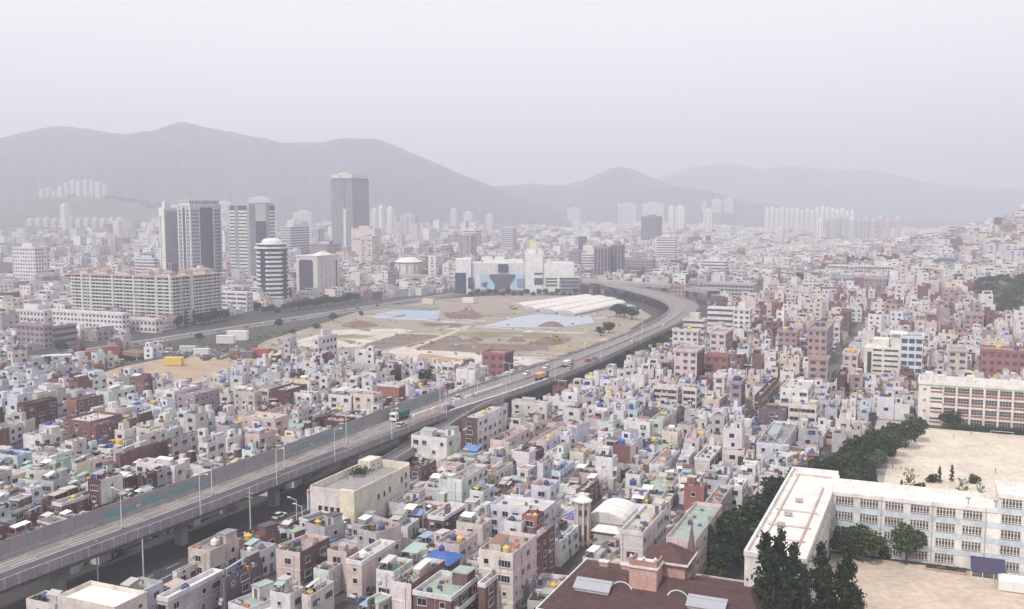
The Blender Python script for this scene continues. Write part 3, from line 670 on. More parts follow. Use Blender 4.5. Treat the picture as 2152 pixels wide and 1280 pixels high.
# hand-surveyed houses: xL, xC, xR, y of roof edge at the near corner, height, front colour, side colour, roof, features, label
HT = [
 (395,441,502,1158,8.5,'beige','beige','grey','hut hutR whitetank','beige house with a white water tank beside the street under the expressway'),
 (331,353,468,1256,7,'grey','grey','whiteroof','trim blue clean','grey house with a long white roof and a row of doors along its upper floor'),
 (362,372,440,1203,5.5,'paleblue','ivory','mintroof','','pale walled roof terrace just behind the long white roof'),
 (462,474,552,1214,7.5,'purple','purple','pinkish','hut blue canopy','dark purple brick house with a pale roof terrace beside the long white roof'),
 (505,541,580,1162,6,'grey','paleblue','pale','whitetank canopy','pale grey house left of the tall peach block'),
 (580,630,693,1162,9.5,'peach','darkbrick','pinkish','plants blue','tall peach block whose right side is dark brown brick'),
 (688,728,752,1160,8.5,'peach','salmon','pinkish','','peach block with a flat pinkish roof right of the brown sided block'),
 (728,760,830,1180,8,'peach','peach','pale','whitetank trim','peach house with a cluttered white edged roof left of the mint roofed house'),
 (659,691,716,1199,6,'mint','white','greenroof','blankF blankS','small white cube house with a grey green roof'),
 (570,612,636,1248,6.5,'white','white','pale','hut canopy','white house at the bottom edge with an outside stair on its right'),
 (634,652,702,1252,6,'ivory','ivory','pale','yellow canopy plants','ivory house at the bottom edge with a yellow tank behind its parapet'),
 (120,241,309,1276,9,'cream','cream','whiteroof','blankF clean','cream building with a broad white roof in the bottom left corner'),
 (60,120,150,1268,6,'ivory','ivory','grey','blue plants','cluttered roof with a blue tank left of the broad white roof'),
 (899,932,977,1087,7,'darkbrick','darkbrick','pale','trim blue ribbon','dark brick house with white roof edge and blue tank, right of the cream hall'),
 (983,1009,1036,1087,6.5,'paleblue','paleblue','pale','hut hutR blankF','very pale blue house behind the cream arched terrace'),
 (959,1014,1034,1103,6,'cream','cream','grey','whitecanopy','cream house with an arched open terrace'),
 (1062,1098,1108,1096,7,'white','white','grey','blue','white house with two small windows left of the red brick sided one'),
 (1100,1132,1140,1083,8,'redbrick','brick','pale','yellow','narrow red brick front joined to a pale blue house'),
 (1134,1141,1168,1074,8,'paleblue','lavender','pale','','pale lavender house joined to the red brick front'),
 (1006,1078,1128,1164,13,'cream','pink','pinkish','yellow hutR band','four storey building with a cream front, pinkish side and a big yellow tank'),
 (1092,1122,1166,1138,11,'brick','brick','pinkish','blue band','brick building with one blue tank on its bare roof, behind the four storey one'),
 (915,965,1004,1146,7,'pink','pink','pinkish','blue yellow','pale pink house with a blue tank and a small yellow tank'),
 (832,905,955,1184,5,'maroon','ivory','pale','yellow canopy','low house with a pale roof and maroon edge left of the blue pavilion'),
 (790,828,868,1202,8,'white','mint','greenroof','plants canopy','white house with a dark green roof terrace'),
 (823,864,870,1228,9,'ivory','brick','pale','plants','narrow ivory front with two windows at the bottom edge'),
 (868,948,1003,1254,8,'brick','darkbrick','mintroof','hut hutR balcony trim','brick house with a glazed white balcony and a white roof room'),
 (1005,1020,1085,1226,8.5,'brick','brick','pinkish','hut yellow trim','brick house with white framed square windows below the four storey building'),
 (1165,1178,1216,1137,6,'white','mint','pale','blue','small white house with a blue tank left of the bell tower'),
 (1304,1351,1401,1119,10,'ivory','ivory','pale','trim hut band','ivory villa with a wide overhanging roof above a brick ground floor'),
 (1400,1462,1518,1136,10,'pink','pink','mintroof','blankF blue','pale pink building with a flat mint green roof'),
 (1439,1481,1486,1022,7,'redbrick','brick','pale','hut','small red brick house with a white gable on top'),
 (1472,1503,1540,1070,6,'lavender','grey','pinkish','','grey house against the dark trees left of the school wing'),
 (968,1003.5,1065,879,12,'darkbrick','white','pale','ribbonx yellow','five storey block with a brown brick front and a white side, by the slip ramp'),
 (864,939,968,921,9,'white','green','grey','blue hut','long white building with a pale green end wall beside the slip ramp'),
 (1030,1062,1112,926,6,'pink','pink','pinkish','plants balcony','pinkish house with a planted roof terrace right of the brown and white block'),
 (1115,1148,1214,928,6.5,'pink','lavender','pinkish','yellow balcony','pinkish grey house with a long balcony and yellow tanks'),
 (1076,1150,1158,848,8,'ivory','ivory','pale','','plain ivory house right below the expressway edge'),
 (1116,1156,1176,1023,7,'lavender','paleblue','grey','blue','lavender blue house with a dark doorway and a blue tank on its roof'),
 (987,1016,1039,1033,6,'mint','skyblue','grey','yellow plants','pale mint house with a rounded blue end'),
 (940,970,1025,1008,8,'mint','mint','pinkish','blankF','tall mint grey house with a plain front wall'),
 (859,884,917,983,6,'darkbrick','brick','grey','plants','dark brick house just right of the cream hall, under the white and green building'),
 (1026,1040,1078,994,5,'ochre','white','pinkish','canopy','low house with an ochre corner and a white awning'),
 (1128,1141,1164,973,8,'lavender','white','pale','','tall lavender white house behind the lavender blue one'),
 (1159,1177,1208,990,7,'skyblue','skyblue','grey','canopy','sky blue house with a railed terrace'),
 (1197,1226,1238,951,6,'cream','cream','pale','blankF','small plain cream block in the middle of the pale houses'),
 (1210,1228,1259,1031,5,'brick','brick','pale','','low brick red house just above the white pagoda roof of the bell tower'),
 (1311,1366,1373,887,8,'white','white','pale','','square white house with five scattered windows'),
 (1367,1393,1425,882,7,'green','cream','mintroof','yellow','pale greenish house right behind the square white one'),
 (1391,1424,1434,908,7,'cream','cream','pale','yellow','cream house with one small window right of the square white house'),
 (1595,1651,1657,862,8,'purple','purple','grey','','very dark purple brick block left of the cream ribbon windowed office'),
 (1351,1430,1437,866,6,'purple','darkbrick','brown','blankF','long low dark brown shed among white houses'),
 (1657,1716,1723,852,10,'cream','cream','pale','ribbon','cream office with bands of windows in front of the tall white block'),
 (1640,1698,1712,818,14,'white','white','pale','','tall white block with a brick coloured strip'),
 (1460,1492,1516,964,6,'cream','maroon','pale','blue trim','cream house with a maroon right side and flat white roof'),
 (1317,1347,1352,996,7,'mint','mint','pale','blankF','plain mint box of a house'),
 (1528,1560,1572,1022,6,'white','white','whiteroof','','white house whose roof meets the dark trees'),
 (1364,1396,1430,978,5,'paleblue','lavender','pale','yellow','low pale blue house with two windows and a yellow tank'),
 (1590,1646,1677,934,7,'paleblue','paleblue','grey','plants','long pale blue house left of the tree covered slope'),
 (1631,1658,1663,900,6,'yellowcream','cream','pale','','small yellowish house with two windows'),
 (150,161,222,975,7,'beige','yellowcream','pale','plants','yellow cream house with two windows left of the expressway'),
 (184,211,257,1010,9.5,'maroon','white','grey','canopy blue','grey white three storey house whose left side is dark maroon'),
 (110,130,205,1058,5.5,'brick','brick','grey','trim yellow','low brick house with a zigzag white roof edge against the noise barrier'),
 (242,252,354,955,7,'brick','brick','brown','blankS canopy','long windowless brick building with a rusty roof canopy'),
 (351,360,415,923,9,'maroon','grey','dark','ribbonx','grey two row office with arched windows left of the expressway'),
 (417,436,474,932,9,'ivory','white','pale','hut yellow blue','corner building with an ivory wall and shop windows against the noise barrier'),
 (132,190,196,886,8,'brick','brick','pale','ribbonx','brick block with a white corner panel'),
 (192,201,236,895,8,'brick','brick','grey','','brick block with two yellowish pilasters'),
 (286,292,351,917,8,'white','white','pale','canopy','white house with a row of arched windows'),
 (48,88,130,917,7,'white','white','pale','hut','bulky white house with a domed stair room'),
 (136,152,181,928,7.5,'cream','cream','pale','','tall narrow cream house with two small windows'),
 (68,100,151,960,5,'mint','mint','mintroof','trim','low mint house with a curved white roof edge'),
 (-20,36,68,958,5,'aqua','aqua','blueroof','canopy blue','aqua house with a faded blue roof at the left edge'),
 (17,22,60,1001,4.5,'cream','cream','pale','yellow','small cream house with three windows near the left edge'),
 (-40,-4,17,905,8,'brick','brick','pinkish','blankS','brick building with a pinkish roof cut by the left edge'),
 (53,62,112,1086,5,'maroon','maroon','grey','blankS canopy','dark maroon brick house behind the near end of the noise barrier'),
 (-40,-12,22,1112,5,'maroon','brick','pinkish','blankS','maroon house in the corner where the noise barrier meets the left edge'),
 (256,262,288,1007,6.5,'maroon','maroon','grey','blankS','maroon house with an angled corner left of the larger maroon one'),
 (288,300,330,1000,7,'maroon','maroon','grey','yellow plants','larger maroon house with cut corners against the noise barrier'),
 (322,330,362,987,7,'grey','grey','pale','plants','pale grey house with two windows and roof shrubs against the noise barrier'),
 (363,367,389,979,7,'white','white','pale','ribbonx','narrow white house with a framed window bay against the noise barrier'),
 (514,545,585,914,7,'peach','peach','pinkish','yellow','peach building with a rounded front and a long dark window band'),
 (573,578,606,880,9,'peach','peach','pale','','tall peach block right of the rounded peach building'),
 (606,609,666,906,4,'beige','beige','mintroof','plants','low beige arcade with a row of dark arches'),
 (653,661,690,882,5,'maroon','maroon','brown','canopy','maroon framed pavilion left of the red edged flat roof'),
 (668,722,747,886,4,'maroon','maroon','pinkish','trimx blankF','low building with a pinkish flat roof and red edge'),
 (614,626,657,862,8,'lavender','lavender','pale','blue yellow','lavender white house with a blue tank above the maroon pavilion'),
 (569,601,605,820,8.5,'maroon','darkbrick','pale','blankF','dark maroon block with a white wavy top'),
 (494,538,547,824,8,'beige','beige','dark','ribbonx canopy','beige building with a row of small windows left of the narrow cream one'),
 (547,564,568,817,8,'cream','cream','pale','','narrow cream building left of the dark maroon block'),
 (605,655,668,827,7,'white','ivory','pale','','long white house right of the dark maroon block'),
 (690,738,743,832,8,'white','ivory','pale','canopy','plain white building left of the rounded cream one'),
 (742,785,804,830,9,'cream','cream','grey','band','rounded two storey cream building in front of the red brick one'),
 (793,838,852,810,10,'redbrick','brick','pale','trim band','red brick building with white bands beside the expressway'),
 (545,556,610,864,5,'brick','pink','pinkish','plants','low brick house with a pink side'),
 (413,436,457,836,6,'paleblue','lavender','pale','','pale blue house beside the walled parking lot'),
 (622,655,661,799,7,'yellowcream','ivory','pale','blankF','plain yellowish block with a flat top'),
 (202,228,233,824,9,'mint','mint','pale','blankF','tall pale mint wall left of centre among low roofs'),
 (180,202,206,826,8,'lavender','lavender','pale','','lavender house joined to the tall mint wall'),
 (273,305,319,797,9,'brick','darkbrick','brown','hut whitecanopy','dark red brick house with stepped roofs at the edge of the bare lot'),
 (140,160,163,841,8,'redbrick','brick','grey','blankF','orange brick wall beside a white house'),
 (35,53,57,850,9,'maroon','maroon','pale','','narrow maroon building near the left edge'),
 (370,409,413,830,9,'mauve','mauve','grey','band','mauve building behind the parking lot'),
 (327,366,370,822,8,'white','white','pale','hut','white house with a square roof room left of the mauve building'),
 (1372,1424,1431,814,8,'ivory','ivory','pale','ribbon','ivory office with two long window bands, left of a pair'),
 (1434,1464,1471,815,9,'ivory','ivory','pale','ribbon','ivory office with two window bands, right of a pair'),
 (903,955,962,766,6,'white','white','pale','hut','white building with small windows in front of the site, left of the plain one'),
 (958,998,1001,778,8,'white','white','pale','blankF','plain white block beside the expressway left of the lone red brick one'),
 (840,870,905,800,3.5,'white','white','pale','blankF gable','low white roofed shed among dark trees beside the expressway'),
 (728,790,800,768,4,'grey','white','pale','blankF','long low shed with a pale roof in front of the site'),
 (1586,1600,1637,832,9,'maroon','maroon','brown','','maroon corner building left of the tall white block'),
]
for (xL,xC,xR,yT,h,cf,cs,rf,ft,lab) in HT:
    c, w_, d_, h = footprint(xL,xC,xR,yT,h=h)
    d_ = max(d_, 4.5); 
    occupy(c, w_, d_)
    house(c, w_, d_, h, cf, cs, rf, ft.split(), label=lab)

# ------------------------------------------------------------------ larger blocks: generic office / flats builder
def block(xL, xC, xR, yT, h=None, yB=None, style='punched', colF='white', colS=None, fh=3.2, label=None, name='office_building', cat='building', group=None, crown=None, glass=None, bay=3.0, band=None, roofc='grey', extra='', bands_as_parts=True, z0=0):
    c, w_, d_, h = footprint(xL,xC,xR,yT,h=h,yB=yB)
    d_ = max(d_, 6)
    occupy(c, w_, d_, 1)
    return block_at(c, w_, d_, h, style, colF, colS, fh, label, name, cat, group, crown, glass, bay, band, roofc, extra, bands_as_parts, z0)
def block_at(c, w_, d_, h, style='punched', colF='white', colS=None, fh=3.2, label=None, name='office_building', cat='building', group=None, crown=None, glass=None, bay=3.0, band=None, roofc='grey', extra='', bands_as_parts=True, z0=0):
    cf = C[colF] if isinstance(colF, str) else colF; cs = (C[colS] if isinstance(colS, str) else colS) or cf
    gl = glass or (.07,.08,.11); t_ = thing(name, label, cat, (c[0], c[1], z0), RZ, group)
    n = max(1, int(round(h/fh))); fh = h/n; b = MB()
    dark = style in ('ribbon', 'glass', 'fins')
    b.box(-w_/2, w_/2, -d_/2, d_/2, -2, h, gl if dark else cf, GL if dark else PA, side=gl if dark else cs, top=ROOFS[roofc])
    part('wall' if not dark else 'glazing', b, t_)
    p = MB(); k = .35; o_ = .32
    for x0,x1,y0,y1 in ((-w_/2-o_,w_/2+o_,-d_/2-o_,-d_/2+k),(-w_/2-o_,w_/2+o_,d_/2-k,d_/2+o_),(-w_/2-o_,-w_/2+k,-d_/2+k,d_/2-k),(w_/2-k,w_/2+o_,-d_/2+k,d_/2-k)):
        p.box(x0,x1,y0,y1,h-.3,h+1.0,cf,PA,bottom=True)
    part('parapet', p, t_)
    if style == 'ribbon':
        bc = band or cf
        sh = MB(); sh.box(-w_/2-.3,w_/2+.3,-d_/2-.3,d_/2+.3,0,fh*.52,bc,PA,side=tuple(q for q in (cs if not band else bc)),bottom=True)
        sm = sh.mesh('floor_band')
        for i in range(n):
            link('floor_band', sm, t_, (0,0,i*fh))
        if 'piers' in extra:
            q = MB()
            for F, L_ in (('F', w_), ('S', d_)):
                m_ = max(2, int(L_/9))
                for j in range(m_+1): a = -L_/2+L_*j/m_; q.on(F, w_, d_, a-.5, a+.5, 0, h, .5, bc, PA)
            part('pier_strip', q, t_)
    elif style in ('punched', 'grid'):
        q = MB()
        for F, L_ in (('F', w_), ('S', d_)):
            m_ = max(1, int(L_/bay)); 
            for i in range(n):
                z = i*fh
                for j in range(m_):
                    if style == 'punched' and random.random() < .04: continue
                    a = -L_/2+L_*(j+.5)/m_; k_ = L_/m_*(.27 if style == 'punched' else .4)
                    q.on(F, w_, d_, a-k_, a+k_, z+fh*.3, z+fh*(.75 if style=='punched' else .85), .08, gl, GL)
        part('window_grid', q, t_, 'stuff')
    elif style == 'toprow':
        for j in range(7):
            q = MB(); q.on('F', w_, d_, -w_*.42+j*w_*.115, -w_*.42+j*w_*.115+w_*.06, h*.70, h*.76, .1, gl, GL); part('window', q, t_)
        q = MB(); q.on('F', w_, d_, -w_*.08, w_*.12, h*.42, h*.5, .3, (.30,.22,.26), PA); part('emblem', q, t_)
    elif style == 'fins':
        q = MB()
        for F, L_ in (('F', w_), ('S', d_)):
            m_ = max(2, int(L_/bay))
            for j in range(m_+1): a = -L_/2+L_*j/m_; q.on(F, w_, d_, a-bay*.17, a+bay*.17, 0, h, .4, cf if F == 'F' else cs, PA)
            for i in range(0, n+1, 2): q.on(F, w_, d_, -L_/2, L_/2, i*fh-.2, i*fh+.2, .2, cf if F == 'F' else cs, PA)
        part('facade_fin', q, t_, 'stuff')
    if 'hut' in extra:
        a = MB(); a.box(-w_*.25, w_*.2, -d_*.2, d_*.3, h+.02, h+4.2, cf, PA, side=cs, top=ROOFS['pale']); part('roof_hut', a, t_)
    if 'sign' in extra:
        a = MB(); a.box(-w_*.35, w_*.35, -d_*.1, d_*.1, h+.02, h+5, (.12,.15,.30), PA); a.box(-w_*.3, w_*.3, -d_*.12, -d_*.1, h+1.2, h+3.8, (.62,.64,.68), PA); part('roof_sign', a, t_)
    if 'tanks' in extra:
        for j in range(2): link('water_tank', tank_mesh(random.choice(('yellow','blue'))), t_, (w_*(-.2+.3*j), 0, h+.02), 0, 1.2)
    return t_
BT_ = [
 (1414,1468,1472,697,12,None,'punched','ivory',None,'plain ivory block with a nearly blank wall at the expressway bend','tanks'),
 (1437,1478,1486,675,14,None,'ribbon','cream',None,'peach cream office with a brown roof edge beside the expressway bend','hut'),
 (1488,1539,1543,650,14,None,'ribbon','white',None,'wide white office with dark window bands right of the bend',''),
 (1541,1576,1581,652,16,None,'punched','white',None,'white office with a flared roof right beside the wide white one','hut'),
 (1417,1465,1481,740,15,None,'punched','pink','maroon','pink five storey block with a dark maroon side',''),
 (1492,1525,1541,702,13,None,'punched','pink','mauve','pink block with rows of square windows behind the pink and maroon one',''),
 (1483,1530,1534,750,10,None,'punched','redbrick',None,'red brick block with a small white sign pole in front',''),
 (1535,1558,1567,807,12,None,'punched','mauve','purple','mauve tower with a rounded dark side','tanks'),
 (1502,1524,1527,792,10,None,'punched','ivory',None,'narrow plain ivory tower above the white houses',''),
 (1635,1675,1681,699,12,None,'punched','salmon',None,'salmon brick block with arched window bays','tanks'),
 (1698,1738,1752,695,18,None,'punched','salmon','mauve','tall salmon brick slab at the near end of the long street','tanks'),
 (1752,1766,1785,674,16,None,'punched','pink','mauve','tall brick slab second along the long street',''),
 (1768,1786,1806,657,15,None,'punched','brick','darkbrick','tall brick slab third along the long street',''),
 (1699,1740,1744,757,12,None,'punched','salmon','mauve','lower brick block at the foot of the tall salmon slab',''),
 (1894,1940,1952,712,20,None,'grid','paleblue','ivory','tall pale building behind the white clinic',''),
 (1957,1992,2034,737,13,None,'punched','beige',None,'beige building with a dark roof edge behind the red and white school',''),
 (2050,2062,2190,737,14,None,'punched','redbrick',None,'long red brick block of flats at the right edge','tanks'),
 (1759,1775,1814,792,9,None,'punched','maroon',None,'dark maroon brick building left of the white clinic',''),
 (2018,2028,2068,662,12,None,'punched','salmon',None,'plain salmon building below the wooded knoll',''),
 (1772,1803,1808,747,10,None,'punched','pink',None,'pale pink house block beside the long street','tanks'),
 (660,670,708,713,None,760,'punched','white',None,'lone white five storey block on the edge of the building site','hut'),
 (1013,1060,1079,746,None,795,'punched','redbrick','darkbrick','lone red brick block beside the expressway in front of the building site',''),
 (25,77,103,522,None,614,'punched','white',None,'white hotel slab with a dense window grid at the far left','hut'),
 (285,326,332,545,None,592,'ribbon','white',None,'small white banded office with a roof sign left of the twin towers','sign'),
 (335,362,373,555,None,600,'fins','mauve',None,'small round topped mauve tower in front of the twin towers',''),
 (456,520,529,617,None,655,'ribbon','white',None,'low white banded building between the flats and the round tower','piers'),
 (114,262,268,662,None,702,'punched','white',None,'long white school like building below the big block of flats',''),
 (38,98,104,655,None,690,'punched','white',None,'white building at the left end of the long white one','hut'),
 (262,330,339,674,None,700,'punched','ivory',None,'low ivory pavilion with a long roof beside the river road',''),
 (41,100,104,686,None,733,'punched','mauve',None,'mauve stone building with square windows by the river road',''),
 (104,112,160,690,None,730,'ribbon','mauve',None,'mauve building with dark window bands right of the stone one',''),
 (205,240,262,672,None,700,'punched','beige',None,'beige house block below the long white building',''),
 (974,1000,1012,485,None,540,'grid','white',None,'white office above the left end of the shopping complex','hut'),
 (1052,1078,1086,480,None,540,'ribbon','lavender',None,'pale grey banded office above the middle of the shopping complex',''),
 (1216,1230,1233,497,None,545,'glass','grey',None,'small dark glass block in the hazy middle distance',''),
 (1195,1218,1223,530,None,580,'punched','mauve',None,'mauve brick block right behind the shopping complex','hut'),
 (1222,1246,1251,535,None,582,'ribbon','white',None,'white banded block beside the mauve brick one',''),
 (1249,1276,1284,522,None,590,'fins','mauve',None,'striped brown tower of flats, left of a pair behind the viaduct','hut'),
 (1284,1304,1312,516,None,588,'fins','mauve',None,'striped brown tower of flats, right of a pair behind the viaduct','hut'),
 (1295,1370,1378,548,None,585,'punched','mauve',None,'long mauve block of flats behind the viaduct',''),
 (1380,1418,1423,499,None,555,'ribbon','white',None,'white tiered office with thin bands in the middle distance','hut'),
 (1348,1378,1391,456,None,520,'fins','mauve',None,'hazy mauve tower behind the white tiered office','hut'),
 (1475,1524,1531,550,None,590,'ribbon','white',None,'white office with five bands and a stepped roof','hut'),
 (1408,1440,1448,602,None,634,'punched','salmon',None,'pink brick block standing inside the far end of the bend',''),
 (1478,1582,1591,600,None,624,'grid','grey',None,'long grey school building right of the bend',''),
 (1740,1884,1891,562,None,588,'grid','ivory',None,'very long ivory school with a white roof edge in the middle distance',''),
 (1748,1862,1867,588,None,616,'punched','mauve',None,'long mauve brick building below the very long ivory school',''),
 (738,788,800,482,None,560,'toprow','pink',None,'beige department store with a plain wall and a row of small windows','hut'),
 (650,688,717,515,None,560,'punched','mauve',None,'brown brick office right of the small banded tower','sign'),
 (590,612,650,478,None,560,'ribbon','lavender',None,'small banded tower with a white drum on top','hut'),
 (1950,2080,2086,532,None,560,'grid','ivory',None,'long ivory building on the right hand slope',''),
 (1950,1990,2140,557,None,580,'punched','cream',None,'long cream building with small windows behind the blue domed hall',''),
]
for (xL,xC,xR,yT,h,yB,st,cf,cs,lab,ex_) in BT_:
    block(xL,xC,xR,yT,h,yB,st,cf,cs,label=lab,extra=ex_, fh=3.3)
# ------------------------------------------------------------------ landmark buildings
def local(t_, c): return t_
# big angled block of flats
def flats():
    c, w_, d_, h = footprint(150,365,461,585,yB=688); occupy(c, w_, d_, 2)
    t_ = thing('block_of_flats', 'big block of flats with pale mint vertical strips and a long red roof line', 'apartment block', (c[0],c[1],0))
    th = 13; b = MB(); col = (.50,.49,.48)
    b.box(-w_/2, w_/2, -d_/2, -d_/2+th, -2, h, col); b.box(w_/2-th, w_/2, -d_/2+th, d_/2, -2, h, col); part('wall', b, t_)
    n = 14; fh = h/n; slab = MB()
    slab.box(-w_/2, w_/2+1.3, -d_/2-1.3, -d_/2-.003, 0, .95, (.60,.59,.58), bottom=True); slab.box(w_/2+.003, w_/2+1.3, -d_/2, d_/2, 0, .95, (.60,.59,.58), bottom=True)
    sm = slab.mesh('balcony_band')
    q = MB()
    for i in range(n):
        link('balcony_band', sm, t_, (0,0,i*fh))
        m_ = int(w_/3)
        for j in range(m_):
            if j % 7 == 5: continue
            a = -w_/2+w_*(j+.5)/m_; q.on('F', w_, d_, a-1.1, a+1.1, i*fh+1.0, i*fh+fh-.15, .05, (.05,.05,.07), GL)
        m2 = int(d_/3)
        for j in range(m2):
            a = -d_/2+d_*(j+.5)/m2; q.on('S', w_, d_, a-1.1, a+1.1, i*fh+1.0, i*fh+fh-.15, .05, (.05,.05,.07), GL)
    part('window_grid', q, t_, 'stuff')
    ms = MB(); ms.box(-.75,.75,-1.6,0,0,h+1.2,(.52,.61,.57)); ms = ms.mesh('stair_strip')
    for f in (.12,.21,.43,.64,.86,.99): link('stair_strip', ms, t_, (-w_/2+w_*f, -d_/2, 0))
    for f in (.36,): link('stair_strip', ms, t_, (w_/2, -d_/2+d_*f, 0), math.pi/2, (2,1,1))
    thin = MB(); thin.box(-.2,.2,-1.5,0,0,h,(.6,.59,.58)); thin = thin.mesh('party_wall')
    for f in (.04,.17,.32,.54,.75): link('party_wall', thin, t_, (-w_/2+w_*f, -d_/2, 0))
    for f in (.15,.6,.8,1.0): link('party_wall', thin, t_, (w_/2, -d_/2+d_*f-.2, 0), math.pi/2)
    r = MB(); rc = (.36,.25,.235)
    r.box(-w_/2-.5, w_/2+1.5, -d_/2-1.5, -d_/2+th+.5, h, h+.8, (.40,.30,.28), bottom=True); r.box(w_/2-th-.5, w_/2+1.5, -d_/2+th+.5, d_/2+.5, h, h+.8, (.40,.30,.28), bottom=True)
    part('roof', r, t_)
    for f in (.08,.28,.5,.7,.9):
        m_ = MB(); m_.hip(-4,4,-3,3,2.2,4.0,rc,CO,.5); m_.box(-3.6,3.6,-2.6,2.6,0,2.2,(.55,.48,.46)); part('roof_hut', m_, t_, loc=(-w_/2+w_*f, -d_/2+th/2, h+.81))
    for f in (.45,.85):
        m_ = MB(); m_.hip(-3,3,-4,4,2.2,4.0,rc,CO,.5,'y'); m_.box(-2.6,2.6,-3.6,3.6,0,2.2,(.55,.48,.46)); part('roof_hut', m_, t_, loc=(w_/2-th/2, -d_/2+d_*f, h+.81))
flats()
def tower_grid():       # two towers with white grid and dark glass shafts
    c, w_, d_, h = footprint(374,404,463,432,yB=602); occupy(c, w_, d_, 2)
    t_ = thing('office_tower', 'tall office tower with a white window grid and dark glass shafts', 'tower', (c[0],c[1],0))
    b = MB(); b.box(-w_/2,w_/2,-d_/2,d_/2,-2,h,(.50,.50,.54)); part('wall', b, t_)
    n = 22; fh = h/n; q = MB()
    def cells(F, L_, a0, a1, m_):
        for i in range(n-1):
            for j in range(m_):
                a = a0+(a1-a0)*(j+.5)/m_; k = (a1-a0)/m_*.38; q.on(F, w_, d_, a-k, a+k, i*fh+.7, i*fh+fh-.5, .1, (.10,.11,.16), GL)
    cells('F', w_, -w_/2+.8, -w_*.14, 3); cells('F', w_, w_*.14, w_/2-1.2, 3)
    cells('S', d_, -d_/2+1, -d_*.22, 4); cells('S', d_, d_*.24, d_/2-.5, 4)
    part('window_grid', q, t_, 'stuff')
    for F, a0, a1 in (('F', -w_*.12, w_*.12), ('S', -d_*.2, d_*.22)):
        s_ = MB(); s_.on(F, w_, d_, a0, a1, 0, h-2, .25, (.05,.06,.10), GL); part('glass_shaft', s_, t_)
    for F, L_, fs in (('F', w_, (-.5,-.15,.15,.49)), ('S', d_, (-.49,-.22,.24,.49))):
        for f in fs: s_ = MB(); s_.on(F, w_, d_, L_*f-.5, L_*f+.5, 0, h, .6, (.66,.66,.66)); part('fin', s_, t_)
    cr = MB()
    cr.box(-w_/2-.4,w_/2+.4,-d_/2-.4,d_/2+.4,h,h+1.2,(.66,.66,.66),bottom=True); cr.box(-w_/2+1,w_/2-1,-d_/2+1,d_/2-1,h+1.2,h+4.6,(.30,.30,.34)); 
    for k in range(9):
        for F, L_ in (('F', w_-2), ('S', d_-2)): a = -L_/2+L_*(k+.5)/9; cr.on(F, w_-2, d_-2, a-.5, a+.5, h+1.2, h+5.4, .5, (.62,.62,.63))
    cr.box(-w_/2-.2,w_/2+.2,-d_/2-.2,d_/2+.2,h+4.6,h+5.4,(.66,.66,.66),bottom=True); part('crown', cr, t_)
    # its paler neighbour
    c, w_, d_, h = footprint(333,350,372,436,yB=600); occupy(c, w_, d_, 2)
    t_ = thing('office_tower', 'pale tower with a grey glass side just left of the grid tower', 'tower', (c[0],c[1],0))
    b = MB(); b.box(-w_/2,w_/2,-d_/2,d_/2,-2,h,(.68,.68,.66)); part('wall', b, t_)
    s_ = MB(); s_.on('S', w_, d_, -d_/2+.5, d_/2-.5, h*.22, h-3, .2, (.34,.34,.39), PA); part('glass_shaft', s_, t_)
    q = MB()
    for i in range(20): q.on('F', w_, d_, -w_*.3, -w_*.1, h*.2+i*h*.035, h*.2+i*h*.035+1.6, .1, (.10,.11,.16), GL)
    part('window_grid', q, t_, 'stuff')
    m_ = MB(); m_.box(-w_*.1,w_*.4,-d_*.4,0,h,h+5,(.68,.68,.66)); m_.box(0,w_*.25,-d_*.3,-d_*.1,h+5,h+8,(.62,.6,.6)); part('crown', m_, t_)
tower_grid()
def tower_band():
    c, w_, d_, h = footprint(482,528,577,432,yB=598); occupy(c, w_, d_, 2)
    t_ = thing('office_tower', 'tall tower with white floor bands and a white capped dark glass side', 'tower', (c[0],c[1],0))
    b = MB(); b.box(-w_/2,w_/2,-d_/2,d_/2,-2,h,(.09,.10,.14),GL); part('glazing', b, t_)
    n = 23; fh = h/n; q = MB(); k = .35
    qs = []
    for F, L_, a0, a1 in (('F',w_,-w_/2-.2,-w_*.22),('F',w_,-w_*.06,w_*.38),('S',d_,d_*.28,d_/2)):
        q = MB(); q.on(F, w_, d_, a0, a1, 0, fh*.55, k, (.68,.68,.68)); qs.append(q.mesh('floor_band'))
    for i in range(n-1):
        for qm in qs: link('floor_band', qm, t_, (0,0,i*fh))
    for F, a0, a1, z0, z1, cc, mt in (('S', -d_*.28, d_*.12, h*.80, h+1.5, (.70,.70,.69), PA), ('S', -d_/2, -d_*.28, 0, h, (.34,.35,.40), PA), ('S', d_*.13, d_*.27, 0, h, (.34,.35,.40), PA), ('F', w_*.38, w_/2, 0, h, (.34,.35,.40), PA), ('F', -w_*.22, -w_*.06, 0, h, (.30,.31,.36), PA)):
        s_ = MB(); s_.on(F, w_, d_, a0, a1, z0, z1, .5, cc, mt); part('facade_panel', s_, t_)
    r = MB(); r.box(-w_/2+1,w_/2-1,-d_/2+1,d_/2-1,h,h+2.5,(.40,.40,.42)); part('crown', r, t_)
tower_band()
